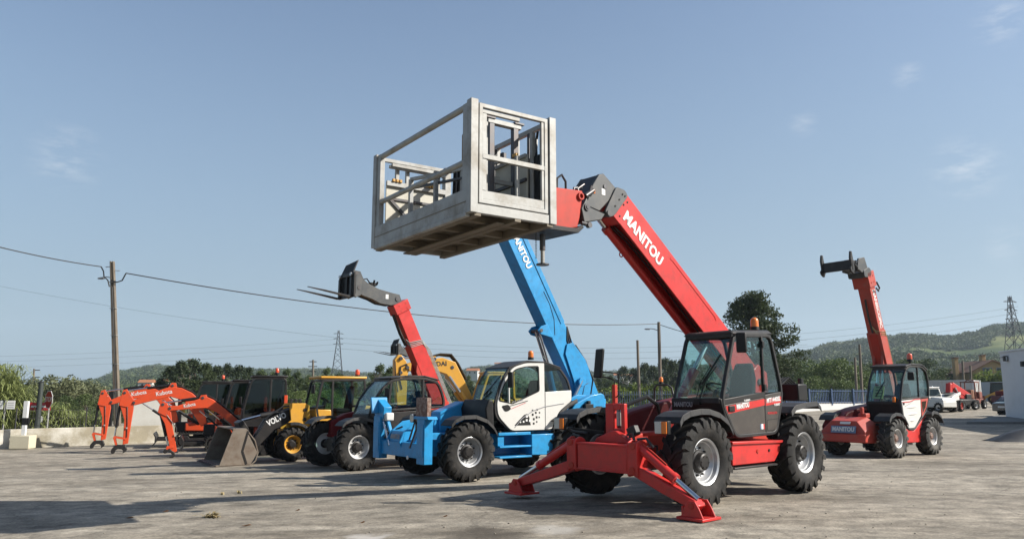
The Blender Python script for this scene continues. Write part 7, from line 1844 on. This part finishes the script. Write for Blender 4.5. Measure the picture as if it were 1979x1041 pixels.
MB().prism([(-.70, .95), (-.66, 1.38), (-1.05, 1.38), (-1.1, .95)], 'y', -1.2, -.14).build('cab_base', YEL, V, .02)
MB().loft([[(-2.1, -1.1, 1.0), (-2.1, -.30, 1.0), (-2.1, -.30, 1.5), (-2.1, -1.1, 1.5)], [(-3.4, -1.05, .9), (-3.4, -.35, .9), (-3.4, -.35, 1.35), (-3.4, -1.05, 1.35)]]).build('engine_cover', YEL, V, .05)
cab_box(V, [(-.70, 1.0), (-.60, 1.42), (-.76, 2.22), (-2.06, 2.26), (-2.10, 1.45), (-1.8, 1.0)], -1.22, -.14, .06, CHAR, split=-1.08, gl=GLASS, roofm=YEL)
MB().prism([(-.66, 1.02), (-.60, 1.40), (-1.02, 1.35), (-1.02, 1.02)], 'y', -.19, -.145).build('door_lower_panel', YEL, V, .006)
interior(V, -1.55, -.68, .95)
beacon(V, -1.95, -.55, 2.32, REDLENS, 1.2)
mirror(V, (-.45, .05, 1.95), [(-.70, -.14, 2.15), (-.5, .02, 2.17), (-.45, .05, 2.08)], .12, .24, .06, .4)
fender(V, arc(-2.05, .46, .60, 20, 160, 10)[::1], -.38, -.0, BLACK)
fender(V, arc(.02, .46, .58, 80, 165, 8), -.38, -.0, BLACK)
m = MB()
for k in range(3): m.box((-.02 - k * .12, -.5, 1.62), (.07, .08, .12))
m.build('work_lights', CHAR, V, .01)

# ------------------------------------------------------------------ yellow crawler excavator behind
Y = mroot('crawler_excavator', 'yellow crawler excavator with arched boom behind the raised forks', 'excavator', -1.0, 31.0, 24, z=-.35)
yb = [(3.40, 3.06), (3.28, 2.78), (2.28, 2.84), (1.78, 2.68), (1.1, 1.86), (.60, 1.05), (.35, 1.2), (.60, 1.62), (1.06, 2.50), (1.42, 3.16), (1.96, 3.32), (2.93, 3.20)]
bo = MB().prism(yb, 'y', -.20, .20).build('boom', YEL, Y, .02)
text('HYUNDAI', bo, .24, LETK, (2.95, .204, 3.02), (-1, 0, .06), (.06, 0, 1), bold=.03, fit=1.15)
st = [(3.86, 3.20), (3.72, 3.40), (3.60, 3.40), (3.40, 3.16), (3.28, 2.80), (3.34, 2.62), (3.36, 1.5), (3.72, 1.5), (3.84, 2.54)]
ar = MB().prism(st, 'y', -.15, .15).build('dipper_arm', YEL, Y, .02)
m = MB()
for q in ((3.62, 3.26), (3.36, 2.92), (2.28, 3.26), (3.62, 2.72), (1.55, 2.95)): m.cyl((q[0], -.22, q[1]), (q[0], .22, q[1]), .07, n=14)
m.build('pins', STEEL, bo, .006)
cy = MB().cyl((3.0, 0, 3.32), (2.2, 0, 3.33), .08, n=14).build('arm_cylinder', YEL, bo); MB().cyl((3.62, 0, 3.28), (3.0, 0, 3.32), .045, n=12).build('cylinder_rod', CHROME, cy)
for y_ in (-.3, .3):
    c_ = MB().cyl((.55, y_, 1.1), (1.25, y_, 2.0), .08, n=12).build('boom_cylinder', YEL, bo); MB().cyl((1.25, y_, 2.0), (1.7, y_, 2.6), .045, n=10).build('cylinder_rod', CHROME, c_)
m = MB()
for k in range(4): m.tube([(2.7, -.1 + .06 * k, 3.30), (2.0, -.1 + .06 * k, 3.42 + .02 * k), (1.55, -.1 + .06 * k, 3.38 + .03 * k), (1.25, -.1 + .06 * k, 3.05 + .02 * k), (.9, -.1 + .06 * k, 2.5)], .028, 6)
m.tube([(3.38, .16, 3.05), (3.62, .17, 2.95), (3.66, .17, 2.5), (3.55, .16, 2.1)], .03, 6)
m.build('boom_hoses', HOSE, bo)
MB().tube([(3.84, .155, 3.16), (3.80, .155, 2.6), (3.70, .155, 2.0)], .02, 5).build('edge_stripe', CHAR, ar)
MB().b2((-2.2, -1.2, .95), (.7, 1.2, 1.75)).build('house_body', YEL, Y, .06)
MB().b2((-2.6, -1.2, .95), (-2.2, 1.2, 1.9)).build('counterweight', CHAR, Y, .08)
cab_box(Y, [(.75, 1.0), (.80, 1.7), (.45, 2.70), (-.65, 2.72), (-.75, 1.0)], .30, 1.22, .08, YEL, split=-.1, gl=GLASS)
interior(Y, -.3, .75, 1.35)
MB().cyl((-.5, 0, .7), (-.5, 0, .95), .7, n=24).build('slew_ring', CHAR, Y)
MB().b2((-1.5, -.9, .35), (.7, .9, .7)).build('undercarriage', CHAR, Y, .03)
track(Y, -2.0, 1.3, .75, 1.25, .75, RUBBER); track(Y, -2.0, 1.3, -1.25, -.75, .75, RUBBER)
bq = MB()
for y_ in (-.45, .42): bq.prism([(3.5, 1.4), (3.8, 1.2), (3.7, .6), (3.2, .4), (2.8, .8), (3.1, 1.2)], 'y', y_, y_ + .04)
bq = bq.build('bucket', STEEL, ar, .01)
skin([(3.7, .6), (3.2, .4), (2.8, .8), (3.1, 1.2), (3.5, 1.4)], 'y', -.45, .46, .04).build('bucket_shell', STEEL, bq)

# ------------------------------------------------------------------ small machine with a roll bar behind the front machine
DP = mroot('site_dumper', 'small site dumper with black roll bar and orange beacon behind the front red machine', 'dumper', 4.35, 24.6, 38, z=-.1)
kdp = wheel_kit(.40, .30, .2, WRIM, RUBBER, CHAR, 14, .45)
four_wheels(kdp, DP, 1.6, .62)
MB().b2((-1.2, -.4, .35), (.6, .4, .75)).build('chassis', REDM, DP, .03)
MB().loft([[(-.2, -.45, .6), (.3, -.45, .6), (.3, .45, .6), (-.2, .45, .6)], [(-.35, -.62, 1.15), (1.2, -.62, 1.1), (1.2, .62, 1.1), (-.35, .62, 1.15)]]).build('skip', REDM, DP, .03)
MB().b2((-1.25, -.42, .7), (-.6, .42, 1.05)).build('engine_cover', REDM, DP, .05)
rbp = [(-.75, -.46, .8), (-.72, -.44, 1.4), (-.66, -.36, 1.86), (-.64, -.22, 1.96), (-.64, .22, 1.96), (-.66, .36, 1.86), (-.72, .44, 1.4), (-.75, .46, .8)]
MB().tube(rbp, .035, 10).build('roll_bar', FENDER, DP, 0, 60)
MB().box((-.74, -.45, 1.42), (.10, .08, .14)).build('roll_bar_clamp', GALV, DP, .006); MB().box((-.74, .45, 1.42), (.10, .08, .14)).build('roll_bar_clamp', GALV, DP, .006)
beacon(DP, -.64, -.05, 2.0, AMBER, 1.2)
MB().b2((-.6, -.25, 1.05), (-.2, .25, 1.15)).b2((-.66, -.25, 1.1), (-.56, .25, 1.5)).build('seat', SEAT, DP, .03)

# ------------------------------------------------------------------ machines along the container
def at(px, py, Y_): 
    q = P(px, py, Y_); return q.x, Y_, gz(q.x, Y_)
# white utility loader with cab
x, y, z = at(1806, 780, 56)
M1 = mroot('utility_loader', 'white utility vehicle with dark windows and red rear lights before the container', 'utility vehicle', x, y, 112, z=z)
kw = wheel_kit(.36, .26, .18, WRIM, RUBBER, CHAR, 12, .4); four_wheels(kw, M1, 1.7, .62)
MB().b2((-1.3, -.68, .35), (1.25, .68, .80)).build('lower_body', WHITE, M1, .06)
MB().loft([[(.2, -.66, .8), (1.25, -.66, .8), (1.25, .66, .8), (.2, .66, .8)], [(.3, -.6, 1.08), (1.15, -.6, 1.0), (1.15, .6, 1.0), (.3, .6, 1.08)]]).build('hood', WHITE, M1, .04)
cab_box(M1, [(.25, .8), (.15, 1.1), (-.05, 1.72), (-.85, 1.74), (-.95, .8)], -.64, .64, .06, WHITE, gl=GLASSD)
MB().b2((-1.34, .35, .6), (-1.29, .62, 1.05)).build('tail_light', REDLENS, M1, .01); MB().b2((-1.34, -.62, .6), (-1.29, -.35, 1.05)).build('tail_light', REDLENS, M1, .01)
MB().b2((-1.3, -.6, .8), (-.95, .6, 1.0)).build('cargo_bed', CHAR, M1, .02)
# white skid loader with red wheels
x, y, z = at(1829, 778, 57)
M2 = mroot('skid_loader', 'white skid loader with red wheel rims beside the red crane machine', 'skid loader', x, y, 40, z=z)
kred = wheel_kit(.42, .32, .24, REDM, RUBBER, REDM, 13, .4); four_wheels(kred, M2, 1.15, .70)
MB().prism([(.95, .4), (.9, .8), (.2, 1.0), (-.9, 1.35), (-1.15, 1.2), (-1.15, .4)], 'y', -.5, .5).build('body', WHITE, M2, .05)
for y_ in (-.62, .55): MB().prism([(1.15, .35), (1.1, .7), (.3, 1.15), (-1.1, 1.42), (-1.15, 1.25), (.25, .92), (.95, .55), (1.0, .3)], 'y', y_, y_ + .08).build('lift_arm', WHITE, M2, .015)
MB().b2((-.7, -.35, 1.3), (.1, .35, 1.4)).build('seat_guard', CHAR, M2, .03)
MB().prism([(1.1, .25), (1.5, .2), (1.15, .7)], 'y', -.75, .75).build('bucket', STEEL, M2, .01)
# red machine with folded boom
x, y, z = at(1857, 776, 60)
M3 = mroot('folded_boom_machine', 'small red machine with thick folded boom before the container', 'lift machine', x, y, 25, z=z)
four_wheels(kw, M3, 1.5, .6)
MB().b2((-1.0, -.55, .35), (1.0, .55, .8)).build('chassis', CHAR, M3, .04)
bm_ = MB(); bm_.bar((-.9, 0, 1.0), (1.1, 0, 1.9), .42, .46); bm_.build('upper_boom', RED, M3, .04)
MB().bar((1.0, .0, 1.15), (-.6, 0, .95), .36, .34).build('lower_boom', RED, M3, .04)
MB().bar((1.15, 0, 2.02), (1.3, 0, 1.2), .40, .34).build('boom_knuckle', RED, M3, .06)
MB().cyl((.4, .26, 1.0), (.9, .26, 1.7), .06, n=10).build('cylinder', CHROME, M3)
MB().b2((-.9, -.3, .8), (-.3, .3, 1.2)).build('turret', CHAR, M3, .04)
for y_ in (-.7, .7): MB().b2((.9, y_ - .08, 0), (1.1, y_ + .08, .75)).build('outrigger', GALV, M3, .01)
# rusty red open-framed machine
x, y, z = at(1878, 775, 62)
M4 = mroot('rusty_machine', 'rusty old open-framed machine beside the white container doors', 'old machine', x, y, 40, z=z)
RUST = pm('rusty_paint', (.22, .055, .035), .8, .1, .35, 5, (.12, .06, .035), .8, 4)
four_wheels(kw, M4, 1.5, .6)
MB().b2((-1.1, -.5, .4), (1.0, .5, .8)).build('chassis', RUST, M4, .04)
MB().b2((-1.1, -.45, .8), (-.3, .45, 1.35)).build('engine_cover', RUST, M4, .08)
MB().b2((.3, -.35, .8), (.9, .35, 1.5)).build('front_plate', pm('rusty_brown', (.25, .11, .06), .85, .1, .3, 5), M4, .06)
for sx in (-.25, .55):
    for y_ in (-.5, .5): MB().b2((sx - .035, y_ - .035, .75), (sx + .035, y_ + .035, 2.1)).build('canopy_post', RUST, M4, .008)
MB().ring([(-.3, -.55), (.6, -.55), (.6, .55), (-.3, .55)], [(-.2, -.45), (.5, -.45), (.5, .45), (-.2, .45)], 'z', 2.06, 2.14).build('canopy_frame', RUST, M4, .01)
MB().tube([(-.2, -.4, 2.14), (0, -.2, 2.28), (.2, .1, 2.2), (.4, .4, 2.25)], .04, 6).build('top_hoses', RUST, M4)
# yellow skid steer
x, y, z = at(1931, 773, 76)
M5 = mroot('skid_steer', 'yellow skid steer with black cab before the far pale wall', 'skid steer', x, y, 330, z=z)
four_wheels(wheel_kit(.40, .32, .2, YELD, RUBBER, CHAR, 12, .4), M5, 1.1, .72)
MB().prism([(.9, .3), (.8, .8), (.1, .9), (-1.0, 1.45), (-1.25, 1.2), (-1.25, .3)], 'y', -.52, .52).build('body', YELD, M5, .05)
cab_box(M5, [(.75, .8), (.6, 1.95), (-.55, 1.98), (-.65, .8)], -.45, .45, .08, CHAR, gl=GLASSD)
for y_ in (-.72, .62): MB().prism([(1.35, .3), (1.2, .7), (.4, 1.1), (-1.1, 1.6), (-1.25, 1.4), (.3, .9), (1.1, .5), (1.2, .25)], 'y', y_, y_ + .1).build('lift_arm', YELD, M5, .015)
MB().prism([(1.2, .15), (1.9, .1), (1.95, .2), (1.4, .75), (1.2, .75)], 'y', -.95, .95).build('bucket', RUST, M5, .02)
# dark red engine parts and dark car by the building corner
x, y, z = at(1941, 780, 66)
M6 = mroot('dark_red_trailer', 'dark red small trailer half hidden by the white building corner', 'trailer', x, y, 200, z=z)
four_wheels(kw, M6, 1.0, .5)
MB().b2((-.9, -.5, .4), (.9, .5, .95)).build('body', pm('dark_red_body', (.10, .01, .02), .5), M6, .06)
MB().b2((-.5, -.4, .95), (.5, .4, 1.35)).build('engine_cover', MAROON, M6, .08)
MB().bar((.9, 0, .45), (1.7, 0, .4), .08, .08).build('drawbar', CHAR, M6)
x, y, z = at(1958, 797, 50)
M7 = mroot('dark_car', 'dark parked car half hidden behind the white building corner', 'car', x + .9, y, 195, z=z)
kc = wheel_kit(.31, .2, .2, SILVER, RUBBER, CHAR, 14, .4); four_wheels(kc, M7, 2.5, .72)
CARP = pm('dark_car_paint', (.012, .016, .028), .25, .2, .05, 3, coat=.8)
MB().loft([[(2.0, -.7, .35), (2.0, .7, .35), (2.0, .68, .68), (2.0, -.68, .68)], [(1.0, -.84, .25), (1.0, .84, .25), (1.0, .82, .92), (1.0, -.82, .92)], [(-1.2, -.84, .25), (-1.2, .84, .25), (-1.2, .82, .95), (-1.2, -.82, .95)], [(-2.0, -.74, .35), (-2.0, .74, .35), (-2.0, .72, .85), (-2.0, -.72, .85)]]).build('body', CARP, M7, .05, 50)
MB().loft([[(1.0, -.78, .90), (1.0, .78, .90), (.95, .76, .92), (.95, -.76, .92)], [(.35, -.62, 1.38), (.35, .62, 1.38), (.3, .62, 1.40), (.3, -.62, 1.40)], [(-1.0, -.62, 1.40), (-1.0, .62, 1.40), (-1.05, .62, 1.38), (-1.05, -.62, 1.38)], [(-1.7, -.76, .92), (-1.7, .76, .92), (-1.72, .74, .9), (-1.72, -.74, .9)]]).build('greenhouse', GLASSD, M7, .03, 50)
MB().b2((-.9, -.6, 1.39), (.3, .6, 1.42)).build('roof', CARP, M7, .02)
for y_ in (-.5, .5): MB().b2((1.96, y_ - .18, .60), (2.02, y_ + .18, .72)).build('headlight', LENS, M7, .01)
MB().b2((-2.03, -.25, .55), (-1.99, .25, .66)).build('number_plate', LETW, M7)
# black tarpaulin heap at the right edge
q = G(1968, 852)
tp = MB(); rng_ = random.Random(9); secs = []
for i in range(9):
    xx = -1.0 + i * .55; hgt = .46 * sstep(-1.0, .1, xx) * (1 + .12 * sin(i * 2.1)); 
    secs.append([(xx, -.55 - .1 * sin(i), .0)] + [(xx + .03 * sin(k * 2 + i), -.5 + 1.0 * k / 6, .02 + hgt * (sin(pi * (.12 + .76 * k / 6))) + .015 * sin(3 * k + i)) for k in range(7)] + [(xx, .55 + .1 * cos(i), .0)])
tp.loft(secs)
tag(tp.build('tarpaulin_heap', pm('black_tarpaulin', (.016, .017, .02), .55, 0, .2, 5, bump=.15), None, 0, 60, (q.x, q.y, q.z)), 'black tarpaulin heap on the yard at the right edge', 'tarpaulin')

# ------------------------------------------------------------------ small things on the yard
def weed(px, py, s, n, seed, label, mat, h=.12):
    q = G(px, py); rng = np.random.default_rng(seed); V_ = []; F_ = []; o = 0
    for _ in range(n):
        a = rng.random() * 6.28; L = s * (.4 + .8 * rng.random()); w = .008 + .01 * rng.random()
        b0 = np.array((rng.normal() * s * .35, rng.normal() * s * .2, 0.0)); d = np.array((cos(a), sin(a), 0)); sd_ = np.array((-sin(a), cos(a), 0))
        up = h * (.3 + .9 * rng.random())
        for p_, w_ in ((b0, w), (b0 + d * L * .5 + np.array((0, 0, up)), w * 1.3), (b0 + d * L + np.array((0, 0, up * .7)), w * .1)): V_ += [p_ - sd_ * w_, p_ + sd_ * w_]
        F_ += [(o, o + 1, o + 3, o + 2), (o + 2, o + 3, o + 5, o + 4)]; o += 6
    o_ = link('weed', np_mesh('weed', np.array(V_), np.array(F_)), mat, loc=(q.x, q.y, q.z))
    return tag(o_, label, 'weed')
DRYL = leaf_mat('dry_weed', (.20, .17, .08), (.36, .28, .15), 4.0)
weed(409, 999, .16, 26, 1, 'dry green-brown weed tuft growing from the yard in the left foreground', DRYL, .06)
weed(432, 956, .05, 4, 2, 'tiny reddish weed in the long boom shadow, left one of two', DRYL, .05)
weed(461, 954, .05, 5, 3, 'tiny reddish weed in the long boom shadow, right one of two', DRYL, .07)
LEAFB = pm('fallen_leaf', (.40, .22, .11), .8, 0, .2, 8)
for px, py, s, lb in ((475, 1018, .10, 'brown fallen leaf lying right of the weed tuft'), (320, 990, .07, 'pinkish fallen leaf lying left of the weed tuft'), (248, 1003, .10, 'pale dry leaf lying at the tip of the cage shadow'), (575, 988, .05, 'small pale leaf on the yard in front of the blue machine'), (700, 1012, .05, 'small leaf lying in the middle foreground'), (860, 1000, .05, 'small brown leaf left of the near stabiliser')):
    q = G(px, py)
    m = MB(); m.add([(-s * .7, 0, .01), (-s * .2, -s * .3, .02), (s * .4, -s * .22, .035), (s * .8, 0, .02), (s * .4, s * .22, .03), (-s * .2, s * .3, .015), (0, 0, .006)], [(0, 1, 6), (1, 2, 6), (2, 3, 6), (3, 4, 6), (4, 5, 6), (5, 0, 6)])
    tag(m.build('fallen_leaf', LEAFB, None, 0, 60, (q.x, q.y, q.z + .008)), lb, 'leaf')
PEB = pm('pebble_stone', (.30, .27, .22), .9, 0, .2, 8)
rng = np.random.default_rng(5); V_ = []; F_ = []; o = 0
ico = [(0, 0, 1), (.9, 0, .1), (0, .8, .15), (-.9, 0, .1), (0, -.8, .1), (0, 0, -.4)]; icf = [(0, 1, 2), (0, 2, 3), (0, 3, 4), (0, 4, 1), (5, 2, 1), (5, 3, 2), (5, 4, 3), (5, 1, 4)]
for _ in range(1500):
    yy = 4.5 + 26 * rng.random() ** 1.5; xx = (rng.random() * 1.5 - .75) * yy; r = .006 + .014 * rng.random() ** 3
    zz = gz(xx, yy)
    for v in ico: V_.append((xx + v[0] * r * (1 + .4 * rng.random()), yy + v[1] * r * (1 + .4 * rng.random()), zz + v[2] * r * .7 + .003))
    F_ += [(a + o, b + o, c + o) for a, b, c in icf]; o += 6
stuff(link('loose_grit', np_mesh('loose_grit', np.array(V_), np.array(F_)), PEB))

# small fittings that cannot be picked apart singly
SMALL = ('bolts', 'pins', 'hoses', 'cables', 'pipes', 'eyes', 'seam', 'latch_row', 'drain_cover', 'vertical_wires', 'work_lights', 'lens_ring', 'wiper', 'valve_block')
for o in list(bpy.data.objects):
    if o.type == 'MESH' and o.parent is not None and any(k in o.name for k in SMALL): o['kind'] = 'stuff'

for o in list(bpy.data.objects):
    if o.parent is None and o.get('category') == 'telehandler': o['group'] = 'telehandlers parked in the yard'
